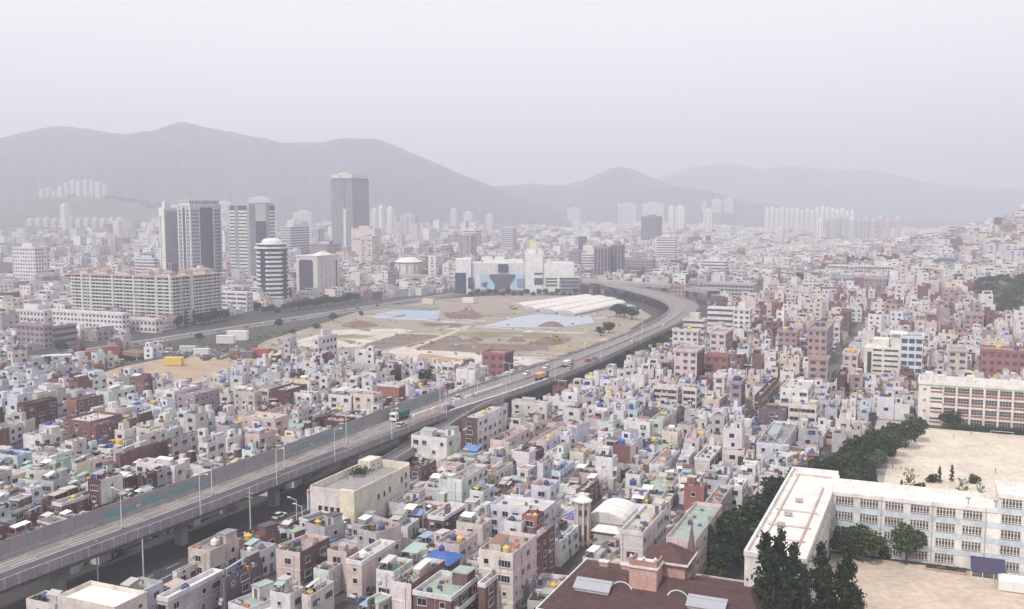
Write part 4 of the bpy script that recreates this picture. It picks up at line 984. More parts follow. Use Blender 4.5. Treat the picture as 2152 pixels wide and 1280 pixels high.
def tower_round():
    c, w_, d_, h = footprint(528,580,614,524,yB=646); occupy(c, w_, d_, 2); R_ = max(w_, d_)*.5
    t_ = thing('office_tower', 'rounded dark office block with white floor bands and a white domed top, by the river', 'tower', (c[0],c[1],0))
    def oct_(m_, r, z0, z1, col, mt, top=None):
        a = r*.42; P = [(a,-r),(r,-a),(r,a),(a,r),(-a,r),(-r,a),(-r,-a),(-a,-r)]
        b = m_.vv([(x,y,z0) for x,y in P]+[(x,y,z1) for x,y in P])
        for i in range(8): j=(i+1)%8; m_.f.append((b+i,b+j,b+8+j,b+8+i)); m_.c.append(col); m_.m.append(mt)
        m_.f.append(tuple(b+8+i for i in range(8))); m_.c.append(top or col); m_.m.append(mt)
        m_.f.append(tuple(b+7-i for i in range(8))); m_.c.append(col); m_.m.append(mt)
    b = MB(); oct_(b, R_, -2, h, (.045,.05,.09), GL); part('glazing', b, t_)
    n = 13; fh = h/n; q = MB(); oct_(q, R_+.35, 0, fh*.45, (.68,.68,.68), PA); qm = q.mesh('floor_band')
    for i in range(2, n): link('floor_band', qm, t_, (0,0,i*fh-.2))
    for ang, wd in ((0,.17),(math.pi/2,.17)):
        s_ = MB(); s_.box(-R_*wd, R_*wd, -R_-.9, -R_+.2, 0, h-1.5, (.045,.05,.09), GL); part('glass_shaft', s_, t_, rz=ang)
    po = MB(); oct_(po, R_+2.5, 0, fh*1.7, (.50,.49,.50), PA); part('podium', po, t_)
    cr = MB(); oct_(cr, R_+1.6, h+.2, h+1.6, (.70,.70,.70), PA); oct_(cr, R_-1, h+1.6, h+3.4, (.14,.14,.2), PA); oct_(cr, R_+.6, h+3.4, h+4.0, (.66,.66,.66), PA); part('crown', cr, t_)
    dm = MB(); cr_ = R_*.72
    for k in range(5):
        a0, a1 = k*.28, (k+1)*.28; dm.cyl(0,0,h+4.0+4.2*math.sin(a0),h+4.0+4.2*math.sin(a1),cr_*math.cos(a0)**.5,(.66,.65,.65),PA,20,r1=cr_*math.cos(min(a1,1.5))**.5)
    part('dome', dm, t_)
tower_round()
def tower_arch():
    c, w_, d_, h = footprint(622,668,712,540,yB=632); occupy(c, w_, d_, 2)
    t_ = thing('office_building', 'pinkish white office with one large dark arched glass front, right of the round tower', 'building', (c[0],c[1],0))
    b = MB(); b.box(-w_/2,w_/2,-d_/2,d_/2,-2,h,(.60,.57,.56)); part('wall', b, t_)
    s_ = MB(); x0, x1 = -w_*.36, w_*.30; top = h*.93; r = w_*.07
    P = [(x0,h*.12),(x1,h*.12),(x1,top-r*1.2),(x1-r*.4,top-r*.3),(x1-r*1.3,top),(x0+r*1.3,top),(x0+r*.4,top-r*.3),(x0,top-r*1.2)]
    s_.face([(x,-d_/2-.12,z) for x,z in P], (.08,.08,.11), GL); part('arched_window', s_, t_)
    fr = MB()
    for i in range(1,6): x = x0+(x1-x0)*i/6; fr.box(x-.07,x+.07,-d_/2-.2,-d_/2-.121,h*.12,top-1.2,(.12,.12,.15),ME)
    for i in range(1,9): z = h*.12+(top-h*.12)*i/9; fr.box(x0,x1,-d_/2-.19,-d_/2-.121,z-.06,z+.06,(.12,.12,.15),ME)
    part('mullion', fr, t_, 'stuff')
    q = MB()
    for f in (-.3,-.1,.1,.3): q.on('S', w_, d_, d_*f-.7, d_*f+.7, 1, h-3, .5, (.56,.53,.53))
    q.on('S', w_, d_, d_*.34, d_*.40, 1, h-4, .2, (.08,.08,.11), GL); part('pier_strip', q, t_)
    r_ = MB(); r_.box(-w_/2-.4,w_/2+.4,-d_/2-.4,d_/2+.4,h,h+.9,(.62,.6,.58),bottom=True); r_.hip(0,w_*.45,-d_*.3,d_*.3,h+.9,h+4,(.66,.64,.62),CO,.3,'y'); part('roof', r_, t_)
tower_arch()
def tower_brown():
    c, w_, d_, h = footprint(696,742,774,374,yB=545); occupy(c, w_, d_, 2)
    t_ = thing('skyscraper', 'tallest brown grey skyscraper with a jagged pale crown, far behind the other towers', 'skyscraper', (c[0],c[1],0))
    b = MB(); b.box(-w_/2,w_/2,-d_/2,d_/2,-2,h,(.10,.10,.14),GL); part('glazing', b, t_)
    q = MB()
    for F, L_ in (('F', w_), ('S', d_)):
        m_ = int(L_/3.2)
        for j in range(m_+1):
            a = -L_/2+L_*j/m_
            if F == 'F' and abs(a-w_*.14) < 3.0: continue
            q.on(F, w_, d_, a-.75, a+.75, 0, h-4, .5, (.33,.32,.36))
        for i in range(34): q.on(F, w_, d_, -L_/2, L_/2, i*h/34, i*h/34+1.1, .25, (.26,.25,.29))
    part('facade_fin', q, t_, 'stuff')
    s_ = MB(); s_.on('F', w_, d_, w_*.14-2, w_*.14+2, 0, h*.62, 1.2, (.60,.58,.57)); part('lift_shaft', s_, t_)
    r = MB()
    for x0,x1,y0,y1,hh in ((-w_/2,-w_*.1,-d_/2,0,5),(-w_*.05,w_*.3,-d_/2,d_*.1,8),(w_*.3,w_/2,-d_/2,d_/2,6),(-w_/2,0,0,d_/2,4),(-w_*.3,-w_*.15,-d_*.3,-d_*.1,8)): r.box(x0,x1,y0,y1,h,h+hh,(.62,.59,.57))
    part('crown', r, t_)
tower_brown()
def mall():
    P0, P1 = g(958,616), g(1222,617); mid = (P0+P1)/2; L_ = P1[0]-P0[0]; k = L_/264       # metres per photo pixel at its distance
    t_ = thing('shopping_complex', 'wide white shopping complex with a pale blue banner wall and a tall white lift tower', 'building', (mid[0], mid[1]+14, 0), 0)
    FOOT.append((*[uvof(mid)[0]+q for q in (-20,70)], uvof(P0)[1]-10, uvof(P1)[1]+25))
    Z = lambda y: zfor(P0, y)
    def X(x): return (x-1090)*k
    y0 = -14
    def bx(n_, x0, x1, yt, yb, a, b_, col, mt=PA, lab=None):
        m_ = MB(); zb = 0 if yb >= 614 else Z(yb); m_.box(X(x0), X(x1), y0+a, y0+b_, zb, Z(yt), col, mt, top=(.6,.6,.6) if mt == PA else None, bottom=True); return part(n_, m_, t_, label=lab)
    wc = (.70,.70,.70)
    bx('wall', 958, 990, 545, 616, 0, 26, wc); bx('wall', 990.2, 1104, 553, 616, 3, 26, (.60,.60,.62)); bx('wall', 1104.2, 1141, 533, 616, 0, 24, wc)
    bx('wall', 1141.2, 1207, 553, 616, 1.5, 26, wc); bx('roof_storey', 1016, 1100, 547, 553, 6, 22, wc); bx('lift_tower', 1108, 1126, 524, 533, 4, 16, wc)
    bx('roof_storey', 1012, 1034, 541, 547, 9, 18, wc); bx('roof_storey', 1040, 1060, 541, 547, 9, 18, wc); bx('roof_storey', 1128, 1158, 547, 553, 6, 22, wc)
    bx('roof_sign', 1114, 1128, 504, 524, 8, 9, (.62,.58,.36)); bx('lift_tower', 1129, 1140, 524, 533, 6, 16, (.62,.62,.62))
    bx('glass_front', 957, 980, 573, 615, -.3, -.02, (.05,.06,.10), GL); bx('glass_front', 984, 995, 583, 606, -.3, -.02, (.05,.06,.10), GL)
    bx('banner', 995.5, 1103, 576, 610, 2.2, 2.8, (.33,.50,.60), ME)
    bx('banner', 998, 1009, 578, 606, 1.9, 2.15, (.58,.62,.68), ME)
    m_ = MB(); q = [(1029,576.5),(1083,576.5),(1083,583),(1076,592),(1071,600),(1074,612),(1037,612),(1041,600),(1036,592),(1029,583)]
    m_.face([(X(x), y0+1.8, Z(y)) for x, y in q][::-1], (.09,.09,.13), GL); m_.face([(X(x), y0+2.1, Z(y)) for x, y in q], (.09,.09,.13), GL); part('entrance_glass', m_, t_)
    bx('video_screen', 1047, 1068, 555, 572, 1.6, 2.9, (.06,.06,.09), GL)
    bx('banner', 1088, 1102, 586, 604, 1.9, 2.15, (.10,.11,.25), ME, 'dark blue square poster with a pale grid')
    m_ = MB()
    for i in range(1,4):
        x = 1088+14*i/4; z = 586+18*i/4
        m_.box(X(x)-.15, X(x)+.15, y0+1.75, y0+1.88, Z(604), Z(586), (.55,.58,.65), ME); m_.box(X(1088), X(1102), y0+1.6, y0+1.74, Z(z)-.15, Z(z)+.15, (.55,.58,.65), ME)
    for (x,y,s_,cc) in ((1013,597,1.0,(.5,.08,.09)),(1017.5,598,1.7,(.06,.09,.25)),(1022,596,1.5,(.06,.09,.25)),(1021,601,1.3,(.06,.09,.25))):
        m_.cyl(0,0,0,.1,.01,cc,ME,3); m_.box(X(x)-s_*.7, X(x)+s_*.7, y0+1.85, y0+2.15, Z(y)-s_, Z(y)+s_, cc, ME)
    part('emblem', m_, t_)
    for x0, x1, ys, xs2 in ((1147,1171,(584,590.5,597.5),.5),(1176,1218,(583.5,591,598.5,606.5),.4)):
        for y in ys: bx('window_band', x0, x1, y, y+3.2, 1.1 if x0 < 1160 else -.2, 1.48 if x0 < 1160 else .6, (.07,.07,.10), GL)
    bx('parking_deck', 1176, 1218, 581, 616, .62, 26, wc) if False else None
    bx('wall', 1207.2, 1219, 582, 616, 1.5, 26, wc)
    for y0_, y1_ in ((573,577),(584,598)): bx('glass_front', 1123, 1141, y0_, y1_, -.3, -.02, (.06,.07,.11), GL)
    for x in (1015,1040,1070): 
        bx('roof_plant', x, x+9, 544, 547.2, 20, 24, (.4,.4,.42))
    bx('plinth_strip', 990, 1104, 608.5, 611.5, 1.0, 1.7, (.50,.16,.14))
mall()
def drum():
    c = g(856, 577, 0); D = proj(c)[2]; k = D/FPX; t_ = thing('exhibition_hall', 'squat round hall with pale wall panels between brown posts', 'building', (c[0], c[1]+12, 0), 0)
    FOOT.append((uvof(c)[0]-12, uvof(c)[0]+40, uvof(c)[1]-22, uvof(c)[1]+22))
    R_ = 30*k; h = 30*k; b = MB(); b.cyl(0,0,-1,h*.78,R_,(.66,.62,.58),PA,24); part('wall', b, t_)
    b = MB(); b.cyl(0,0,h*.78,h*.86,R_*1.04,(.28,.16,.15),PA,24); b.cyl(0,0,h*.86,h*1.15,R_*.98,(.68,.66,.63),CO,24,r1=R_*.5); part('roof', b, t_)
    for i in range(12):
        a = i*math.pi/6; m_ = MB(); m_.box(-.5,.5,-.4,.4,0,h*.78,(.28,.16,.15)); part('post', m_, t_, loc=(R_*1.01*math.cos(a), R_*1.01*math.sin(a), 0), rz=a)
drum()

# ------------------------------------------------------------------ cream hall beside the street
def cream_hall():
    c, w_, d_, h = footprint(651,742,861,1034,h=10.5); occupy(c, w_, d_, 1)
    t_ = thing('hall', 'large plain cream hall with a walled roof beside the street under the expressway', 'building', (c[0],c[1],0))
    cf = (.64,.60,.59); cs = (.65,.61,.54); b = MB(); b.box(-w_/2,w_/2,-d_/2,d_/2,-2,h-1.6,cf,side=cs,top=(.30,.28,.29)); part('wall', b, t_)
    r = MB(); r.box(-w_/2+.3,w_/2-.3,-d_/2+.3,d_/2-.3,h-1.6,h-1.5,(.31,.29,.30),CO); part('roof', r, t_)
    p = MB(); k = .3
    p.box(-w_/2,w_/2,-d_/2,-d_/2+k,h-1.6,h,cf,bottom=True); p.box(-w_/2,w_/2,d_/2-k,d_/2,h-1.6,h+.6,cs); p.box(-w_/2,-w_/2+k,-d_/2+k,d_/2-k,h-1.6,h+.3,cs); p.box(w_/2-k,w_/2,-d_/2+k,d_/2-k,h-1.6,h,cf,side=cs)
    part('parapet', p, t_)
    a = MB(); a.box(-w_/2+.31,-w_/2+4,d_/2-6.3,d_/2-.31,h-1.5,h+1.4,cs); part('stair_hut', a, t_)
    a = MB(); a.box(w_/2-3.2,w_/2+.9,-d_/2-.003-1.0,-d_/2-.003,0,h+.5,(.68,.62,.50)); part('corner_pier', a, t_)
    for i in range(4): put(t_, 'window', window_mesh(1.0,1.4), 'F', w_, d_, -w_*.26+i*1.75, h-5.2)
    for a_ in (0,1.9): put(t_, 'window', window_mesh(1.2,.8), 'F', w_, d_, -w_*.02+a_-1, .9)
    for a_, z in ((-d_*.08,h-4.4),(d_*.02,h-4.4),(d_*.12,h-4.0),(d_*.34,h-3),(d_*.42,h-2.4),(d_*.42,h-5),(d_*.42,h-7.4),(d_*.3,2),(d_*.2,1.6),(d_*.1,1.4)): put(t_, 'window', window_mesh(.9,1.4), 'S', w_, d_, a_, z)
    for ax,s_ in ((-w_*.2,1.4),(-w_*.33,1.0)):
        q = MB()
        for _ in range(150):
            x = ax+random.gauss(0,.8*s_); y = d_*.18+random.gauss(0,1.6*s_); z = h-1.4+abs(random.gauss(0,.7))*s_; e = .3; an = random.uniform(0,3.1)
            dx, dy = math.cos(an)*e, math.sin(an)*e; q.face([(x-dx,y-dy,z),(x+dx,y+dy,z+.1),(x+dx*.5,y+dy*.5,z+e),(x-dx*.6,y-dy*.6,z+e)], jit((.05,.075,.03),.4), LF)
        part('roof_shrubs', q, t_, 'stuff')
    q = MB(); q.box(-w_/2-.45,-w_/2-.15,-d_/2-.6,-d_/2+.6,h-6,h-.8,(.62,.62,.70)); q.box(-w_/2-.5,-w_/2-.1,-d_/2-.65,-d_/2+.65,h-1.7,h-1.1,(.65,.22,.12)); part('sign', q, t_)
cream_hall()

# ------------------------------------------------------------------ school complex on the right
def school():
    uF, uB, vL, vM = 236.2, 247.6, -32.4, -21.2; h = 14.2; fh = 3.5
    o = W(uF, vM); t_ = thing('school_building', 'long white school with pale blue bands and an end wing reaching towards the camera', 'school', (o[0],o[1],0))
    # local x = v - vM, y = u - uF
    wc = (.74,.725,.715); bl = (.53,.60,.66); XE = 75.0; xt = 34.4
    b = MB(); b.box(0,xt-.003,0,uB-uF,-1,h-.9,wc); b.box(xt,XE,0,uB-uF,-1,h+3.4-.9,wc); part('wall', b, t_)
    b = MB(); b.box(vL-vM,-.003,187.5-uF,254.5-uF,-1,h-.9,wc); part('wing_wall', b, t_)
    r = MB(); rc = (.74,.71,.68); r.box(.3,xt,.3,uB-uF-.3,h-.9,h-.82,rc,CO); r.box(vL-vM+.3,-.3,187.8-uF,254.2-uF,h-.9,h-.8,rc,CO); r.box(xt+.3,XE-.3,.3,uB-uF-.3,h+2.5,h+2.58,rc,CO); part('roof', r, t_)
    p = MB(); pk = (.74,.72,.71)
    for x0,x1,y0,y1,z0,z1 in ((0,xt,-.25,.28,h-.9,h),(0,xt,uB-uF-.28,uB-uF+.1,h-.9,h+.1),(vL-vM-.2,vL-vM+.3,187.5-uF,254.5-uF,h-.9,h+.1),(-.3,.15,187.5-uF,-.26,h-.9,h+.1),(vL-vM+.3,-.3,187.3-uF,187.7-uF,h-.9,h+.1),(vL-vM+.3,-.3,254.2-uF,254.6-uF,h-.9,h+.1),(xt,XE,-.25,.28,h+2.5,h+3.4),(xt,XE,uB-uF-.28,uB-uF+.1,h+2.5,h+3.4),(xt-.1,xt+.28,.281,uB-uF-.281,h+2.5,h+3.4)):
        p.box(x0,x1,y0,y1,z0,z1,pk,bottom=True)
    part('parapet', p, t_)
    # roof ridges and vents on the wing
    for u in (199,208,219,250): m_ = MB(); m_.box(vL-vM+1.2,-1.4,u-uF,u-uF+.35,h-.8,h-.45,(.52,.46,.43),CO); part('roof_kerb', m_, t_)
    m_ = MB(); m_.box(-2.6,-2.2,188.5-uF,240-uF,h-.8,h-.4,(.48,.38,.37),CO); m_.box(vL-vM+1.8,vL-vM+2.1,188.5-uF,250-uF,h-.8,h-.4,(.50,.44,.42),CO); part('roof_gutter', m_, t_)
    for u, x in ((207,-7.4),(215,-7),(226,-6.2)): m_ = MB(); m_.box(x-.8,x+.8,u-uF,u-uF+1.1,h-.44,h+.15,(.45,.38,.36),CO); part('roof_vent', m_, t_)
    # facade: blue bands, bays of six panes, pipes
    nb = 7; bay = 5.35
    def winset():
        if 'ws' not in _sh:
            mb = MB(); ww, hh = 3.9, 1.75
            mb.box(-ww/2,ww/2,-.03,0,-hh/2,hh/2,(.06,.055,.06),GL)
            mb.box(-ww/2-.1,ww/2+.1,-.16,0,hh/2,hh/2+.1,(.60,.50,.47)); mb.box(-ww/2-.1,ww/2+.1,-.2,0,-hh/2-.12,-hh/2,(.62,.55,.52))
            for k in range(7): x = -ww/2+ww*k/6; mb.box(x-.09,x+.09,-.1,-.031,-hh/2,hh/2,(.68,.66,.63))
            mb.box(-ww/2,ww/2,-.08,-.032,hh/2-.5,hh/2-.42,(.68,.66,.63)); mb.box(-ww/2,ww/2,-.08,-.032,-hh/2+.35,-hh/2+.43,(.68,.66,.63))
            _sh['ws'] = mb.mesh('window')
        return _sh['ws']
    wm = winset()
    for xx0, xx1, nf in ((0,xt,4),(xt,XE,5)):
        for f in range(1, nf):
            m_ = MB(); m_.box(xx0+.05,xx1-.05,-.06,-.003,f*fh-.75,f*fh+.55,bl); part('blue_band', m_, t_)
        nbay = int((xx1-xx0)/bay)
        for f in range(nf):
            for j in range(nbay):
                x = xx0+bay*(j+.5)+.1
                if f == 0 and j in (5, 6) and xx0 == 0: continue
                link('window', wm, t_, (x,-.065,f*fh+1.75))
    for j in (2,4,6,8,9,11,13):
        m_ = MB(); m_.box(-.09,.09,-.35,-.1,0,h,(.45,.33,.32),ME); part('downpipe', m_, t_, loc=(j*bay+.05,0,0))
    for f in range(4):
        m_ = MB()
        m_.box(.003,.06,188-uF,-.5,f*fh+2.75,f*fh+3.4,bl); part('blue_band', m_, t_) if f < 3 else None
        for j in range(8):
            link('window', wm, t_, (.01, 190.5-uF+j*5.6, f*fh+1.75), math.pi/2)
    d = MB(); d.box(-1.4,1.4,-.2,0,0,2.6,(.14,.14,.16),GL); d.box(-1.7,1.7,-1.6,-.01,2.7,2.9,(.68,.66,.63)); part('door', d, t_, loc=(6*bay,0,0))
    # lamp posts on the front edge of the roof
    for x in (28.6, 34.0): m_ = MB(); m_.box(-.15,.15,-.15,.15,0,1.4,(.4,.36,.36),ME); m_.box(-.5,.5,-.3,.1,1.4,1.7,(.35,.3,.3),ME); part('floodlight', m_, t_, loc=(x,.6,h))
    FOOT.append((186,256,-34,-20)); FOOT.append((234,260,-22,60))
    # shelter, tent, planter
    q = W(230.8, 11.6); s_ = thing('shelter', 'shelter with a dark violet tarpaulin roof against the school front', 'shelter', (q[0],q[1],0))
    s_.scale = (.68,.8,.85); m_ = MB(); m_.face([(-5,-3,2.6),(5,-3,2.6),(5,3.5,4.6),(-5,3.5,4.6)], (.045,.04,.095), ME); m_.face([(-5,-3,2.5),(-5,3.5,4.5),(5,3.5,4.5),(5,-3,2.5)], (.045,.04,.095), ME); part('roof', m_, s_)
    m_ = MB(); m_.box(-5,5,-3.1,-2.9,0,1.3,(.60,.55,.50)); m_.box(-5,-4.8,-2.9,3.2,0,1.3,(.60,.55,.50)); part('low_wall', m_, s_)
    for x in (-4.8,-1.6,1.6,4.8): m_ = MB(); m_.box(-.1,.1,-.1,.1,0,2.6,(.6,.6,.6),ME); part('post', m_, s_, loc=(x,-3.25,0))
    q = W(226.6, 17.6); s_ = thing('tent', 'small white event tent on the sand right of the violet shelter', 'tent', (q[0],q[1],0))
    m_ = MB(); m_.hip(-4.2,4.2,-2,2,2.3,3.2,(.70,.69,.67),ME,.8); part('roof', m_, s_)
    for k in range(3): m_ = MB(); m_.box(-1.38,1.38,-.03,.03,.2,2.3,(.66,.65,.64),ME); part('side_cloth', m_, s_, loc=(-2.8+2.8*k,-1.95,0))
    for x,y in ((-4.1,-1.9),(4.1,-1.9),(-4.1,1.9),(4.1,1.9)): m_ = MB(); m_.box(-.06,.06,-.06,.06,0,2.3,(.6,.6,.6),ME); part('post', m_, s_, loc=(x,y,0))
    q = W(232.3, 3.4); s_ = thing('planter', 'long low hedge planter at the foot of the school front', 'planter', (q[0],q[1],0))
    m_ = MB(); m_.box(-4.2,4.2,-.9,-.7,0,.6,(.42,.30,.28)); m_.box(-4.2,4.2,.7,.9,0,.6,(.42,.30,.28)); m_.box(-4.2,-4,-.7,.7,0,.6,(.42,.30,.28)); m_.box(4,4.2,-.7,.7,0,.6,(.42,.30,.28)); part('kerb', m_, s_)
    m_ = MB()
    for _ in range(420):
        x = random.uniform(-4,4); y = random.uniform(-.7,.7); z = random.uniform(.3,1.2); e = .16; an = random.uniform(0,3.1); dx,dy = math.cos(an)*e, math.sin(an)*e
        m_.face([(x-dx,y-dy,z),(x+dx,y+dy,z),(x+dx*.5,y+dy*.5,z+e),(x-dx*.6,y-dy*.6,z+e)], jit((.05,.07,.03),.4), LF)
    part('hedge', m_, s_, 'stuff')
school()
def field_sheet(u0, u1, v0, v1, lay, col, lab):
    mb = MB(); n = 10
    P = [W(u0,v0), W(u0,v1), W(u1,v1), W(u1,v0)]
    mb.face([(float(p[0]),float(p[1]),.004*lay) for p in P], col, EA); o = struct('ground', mb); o['label'] = lab
field_sheet(120, 234.6, -20.8, 120, 3, (.55,.46,.385), 'sandy school yard in front of the white school')
field_sheet(262, 384, -20, 120, 3, (.61,.55,.47), 'pale sand sports field between the two schools')
field_sheet(263, 330, -20, -13, 4, (.33,.31,.31), 'path beside the sports field, tree shade painted into its grey'); field_sheet(330, 392, -20, -11, 4, (.45,.42,.38), 'path beside the sports field, tree shade painted into its grey')  # path strips greyed to paint in the shade of the bank trees
FOOT.append((120,234,-21,80)); FOOT.append((258,332,-31,90)); FOOT.append((332,392,-17,90))
def red_school():
    c, w_, d_, h = footprint(1935,1936.5,2300,797,yB=893) if False else (None,)*4
    u0, v0 = 389.5, -6.0; h = 16; o = W(u0, v0); t_ = thing('school_building', 'white four storey school with red brick bands above the sports field', 'school', (o[0],o[1],0))
    L_ = 66; D_ = 13; fh = 3.7; b = MB(); b.box(0,L_,0,D_,-1,h-1,(.70,.67,.64),top=(.6,.58,.56)); part('wall', b, t_)
    p = MB(); p.box(-.3,L_,-.5,.3,h-1,h+.3,(.70,.68,.66),bottom=True); p.box(-.3,L_,D_-.3,D_+.2,h-1,h+.3,(.70,.68,.66)); p.box(-.3,.3,.3,D_-.3,h-1,h+.3,(.70,.68,.66)); part('parapet', p, t_)
    for f in range(4):
        m_ = MB(); m_.box(8.4,L_,-.12,-.003,f*fh+.25,f*fh+1.0,(.30,.14,.12)); part('brick_band', m_, t_)
        for k in range(2):
            m_ = MB(); m_.box(4.0,8.0,-.1,-.003,f*fh+1.3+k*1.3-.3,f*fh+2.1+k*1.3-.5,(.07,.06,.07) if k else (.30,.14,.12),GL if k else PA); part('stair_window', m_, t_)
        for j in range(13):
            x = 8.6+j*4.55; m_ = MB()
            if 'rsw' not in _sh:
                q = MB(); q.box(0,3.7,-.06,-.003,0,1.9,(.07,.06,.065),GL)
                for kk in range(1,4): q.box(3.7*kk/4-.05,3.7*kk/4+.05,-.12,-.061,0,1.9,(.5,.48,.46))
                q.box(0,3.7,-.12,-.062,.9,1.0,(.5,.48,.46)); _sh['rsw'] = q.mesh('window')
            link('window', _sh['rsw'], t_, (x,0,f*fh+1.25))
            if f == 0: m2 = MB(); m2.box(-.3,.3,-.35,-.13,0,h-1,(.70,.67,.64)); part('pilaster', m2, t_, loc=(x+4.1,0,0))
    for z in (5,9,13): m_ = MB(); m_.box(1.6,2.6,-.06,-.003,z-.3,z+.5,(.25,.2,.2),GL); part('small_window', m_, t_)
    for x in (2,6,16,30,41): m_ = MB(); m_.box(x,x+2.6,4,8,h-1,h+1.6+(x%3)*.5,(.66,.63,.6)); part('roof_hut', m_, t_)
    FOOT.append((u0-4, u0+16, v0-2, v0+70))
red_school()

# ------------------------------------------------------------------ maroon roofed building at the bottom
def maroon_hall():
    c = W(180, -45.3); t_ = thing('banquet_hall', 'large building under a dark maroon tiled roof with white scalloped eaves at the bottom edge', 'building', (c[0],c[1],-4.6))
    mr = (.105,.062,.062); wc = (.62,.46,.42); FOOT.append((165,199,-67,-27))
    # local x = v+50.5, y = u-184.5
    b = MB(); b.box(-20,20,-12,14,-1,9.5,wc); part('wall', b, t_)
    r = MB(); r.hip(-21.5,21,-13,15.6,9.5,13.8,mr,CO,.72); r.face([(-21.5,-13,9.48),(-21.5,15.6,9.48),(21,15.6,9.48),(21,-13,9.48)], (.3,.25,.25), CO); part('roof', r, t_)
    tl = MB()      # tile courses as real ridges
    for k in range(24):
        f = k/24; y = -13+14.3*f; z = 9.5+4.3*f+.03; i = 5.95*f; tl.box(-21.5+i, 21-i, y-.06, y+.06, z, z+.09, (.13,.08,.078), CO)
    for k in range(10):
        x = -20+4.4*k; tl.box(x-.05,x+.05,-.3,0,10,10.1,(.19,.11,.105),CO)
    part('roof_tiles', tl, t_, 'stuff')
    e = MB()
    for k in range(16):
        x0 = -21.5+k*2.66; z = 9.5-.25-.35*abs(math.sin(k*.8)); e.box(x0, x0+2.66, -13.25, -13.003, z, 9.75, (.70,.68,.67))
    e.box(-21.8,-21.503,-13.2,15.8,9.2,9.75,(.70,.68,.67)); e.box(-21.5,21,15.61,15.9,9.3,9.8,(.60,.5,.48)); part('eave', e, t_)
    for x in (-13.2, 8.5):
        m_ = MB(); m_.box(-3.3,3.3,-.9,.9,0,.7,(.68,.67,.67)); m_.face([(-3.6,-1.3,.9),(3.6,-1.3,.9),(3.6,1.4,2.2),(-3.6,1.4,2.2)], (.32,.33,.38), ME); m_.box(-3.3,3.3,.7,1.2,.7,1.9,(.16,.2,.2),GL); part('skylight', m_, t_, loc=(x,-5.5,11.3))
    for x in (-8.0, 2.8):
        m_ = MB()
        for k in range(8):
            a0, a1 = math.pi*k/8, math.pi*(k+1)/8
            m_.face([(1.9*math.cos(a0),-.6,1.5*math.sin(a0)),(1.9*math.cos(a1),-.6,1.5*math.sin(a1)),(1.9*math.cos(a1),2.5,1.5*math.sin(a1)),(1.9*math.cos(a0),2.5,1.5*math.sin(a0))][::-1], mr, CO)
            m_.face([(2.1*math.cos(a0),-.7,1.7*math.sin(a0)),(2.1*math.cos(a1),-.7,1.7*math.sin(a1)),(1.8*math.cos(a1),-.7,1.45*math.sin(a1)),(1.8*math.cos(a0),-.7,1.45*math.sin(a0))][::-1], (.70,.68,.67), PA)
            m_.face([(0,-.62,0),(1.8*math.cos(a0),-.62,1.45*math.sin(a0)),(1.8*math.cos(a1),-.62,1.45*math.sin(a1))], (.1,.08,.09), GL)
        part('dormer', m_, t_, loc=(x,-3,12.0))
    m_ = MB(); m_.box(-2.9,2.4,-2.1,2.1,7,14.6,(.52,.33,.29)); m_.box(-3.2,2.7,-2.4,2.4,14.6,14.95,(.70,.67,.65),bottom=True); m_.box(-2.9,2.4,-2.1,-1.8,14.95,16.0,(.40,.24,.21)); m_.box(-2.9,-2.6,-1.8,2.1,14.95,16.0,(.40,.24,.21)); m_.box(2.1,2.4,-1.8,2.1,14.95,16.0,(.40,.24,.21)); part('stair_tower', m_, t_, loc=(-3.8,-1.2,2.0))
    for x in (-6.4,-3.9,-1.7): m_ = MB(); m_.cyl(0,0,0,.35,.3,(.52,.33,.29),PA,8); m_.cyl(0,0,.35,.6,.14,(.7,.6,.58),PA,8); m_.cyl(0,0,.6,1.05,.34,(.70,.64,.62),PA,8,r1=.05); part('finial', m_, t_, loc=(x,-3.1,18.0))
    m_ = MB(); m_.box(-4,4,-3,4,11,15.2,(.52,.33,.29)); m_.hip(-4.6,4.6,-3.6,4.6,15.2,18.0,mr,CO,.05,'y')
    m_.box(-4.7,4.7,-3.8,-3.603,15.0,15.4,(.70,.68,.67)); m_.box(4.603,4.8,-3.8,4.6,15.0,15.4,(.70,.68,.67)); m_.box(4.003,4.1,-1.5,.2,12.4,14.6,(.1,.1,.12),GL); m_.box(4.003,4.1,.9,2.4,12.4,14.6,(.1,.1,.12),GL); part('cross_gable', m_, t_, loc=(-1.4,5.2,1.2))
    m_ = MB(); m_.cyl(0,0,9.5,15.5,1.05,(.42,.30,.29),PA,8); m_.cyl(0,0,15.5,15.8,1.25,(.5,.38,.36),PA,8); m_.cyl(0,0,15.8,22.3,1.0,(.20,.13,.14),CO,8,r1=.08); m_.box(-.06,.06,-.06,.06,22.3,24,(.62,.22,.16),ME); m_.box(-.4,.4,-.05,.05,23.1,23.25,(.62,.22,.16),ME); part('spire', m_, t_, loc=(2.2,9.4,0))
    m_ = MB(); m_.box(-.7,.7,-.7,.7,9,13.4,(.55,.38,.34)); m_.cyl(0,0,13.4,13.9,.75,(.7,.62,.6),PA,8); m_.cyl(0,0,13.9,14.9,.5,(.7,.62,.6),PA,8,r1=.1); part('chimney', m_, t_, loc=(17.8,7.6,0))
    for x in (-14,-9.5): m_ = MB(); m_.box(-.8,.8,-.5,.5,11.8,14.0,(.55,.38,.34)); m_.box(-1,1,-.7,.7,14.0,14.25,(.7,.6,.57),bottom=True); part('chimney', m_, t_, loc=(x,4,0))
    for k in range(6):
        m_ = MB(); m_.box(-2,2,-.1,0,0,4.6,(.07,.06,.08),GL); m_.box(-2.2,-2,-.2,0,0,4.8,(.7,.68,.66)); m_.box(2,2.2,-.2,0,0,4.8,(.7,.68,.66)); part('window', m_, t_, loc=(-16.5+k*6.2,-12,3.4))
maroon_hall()
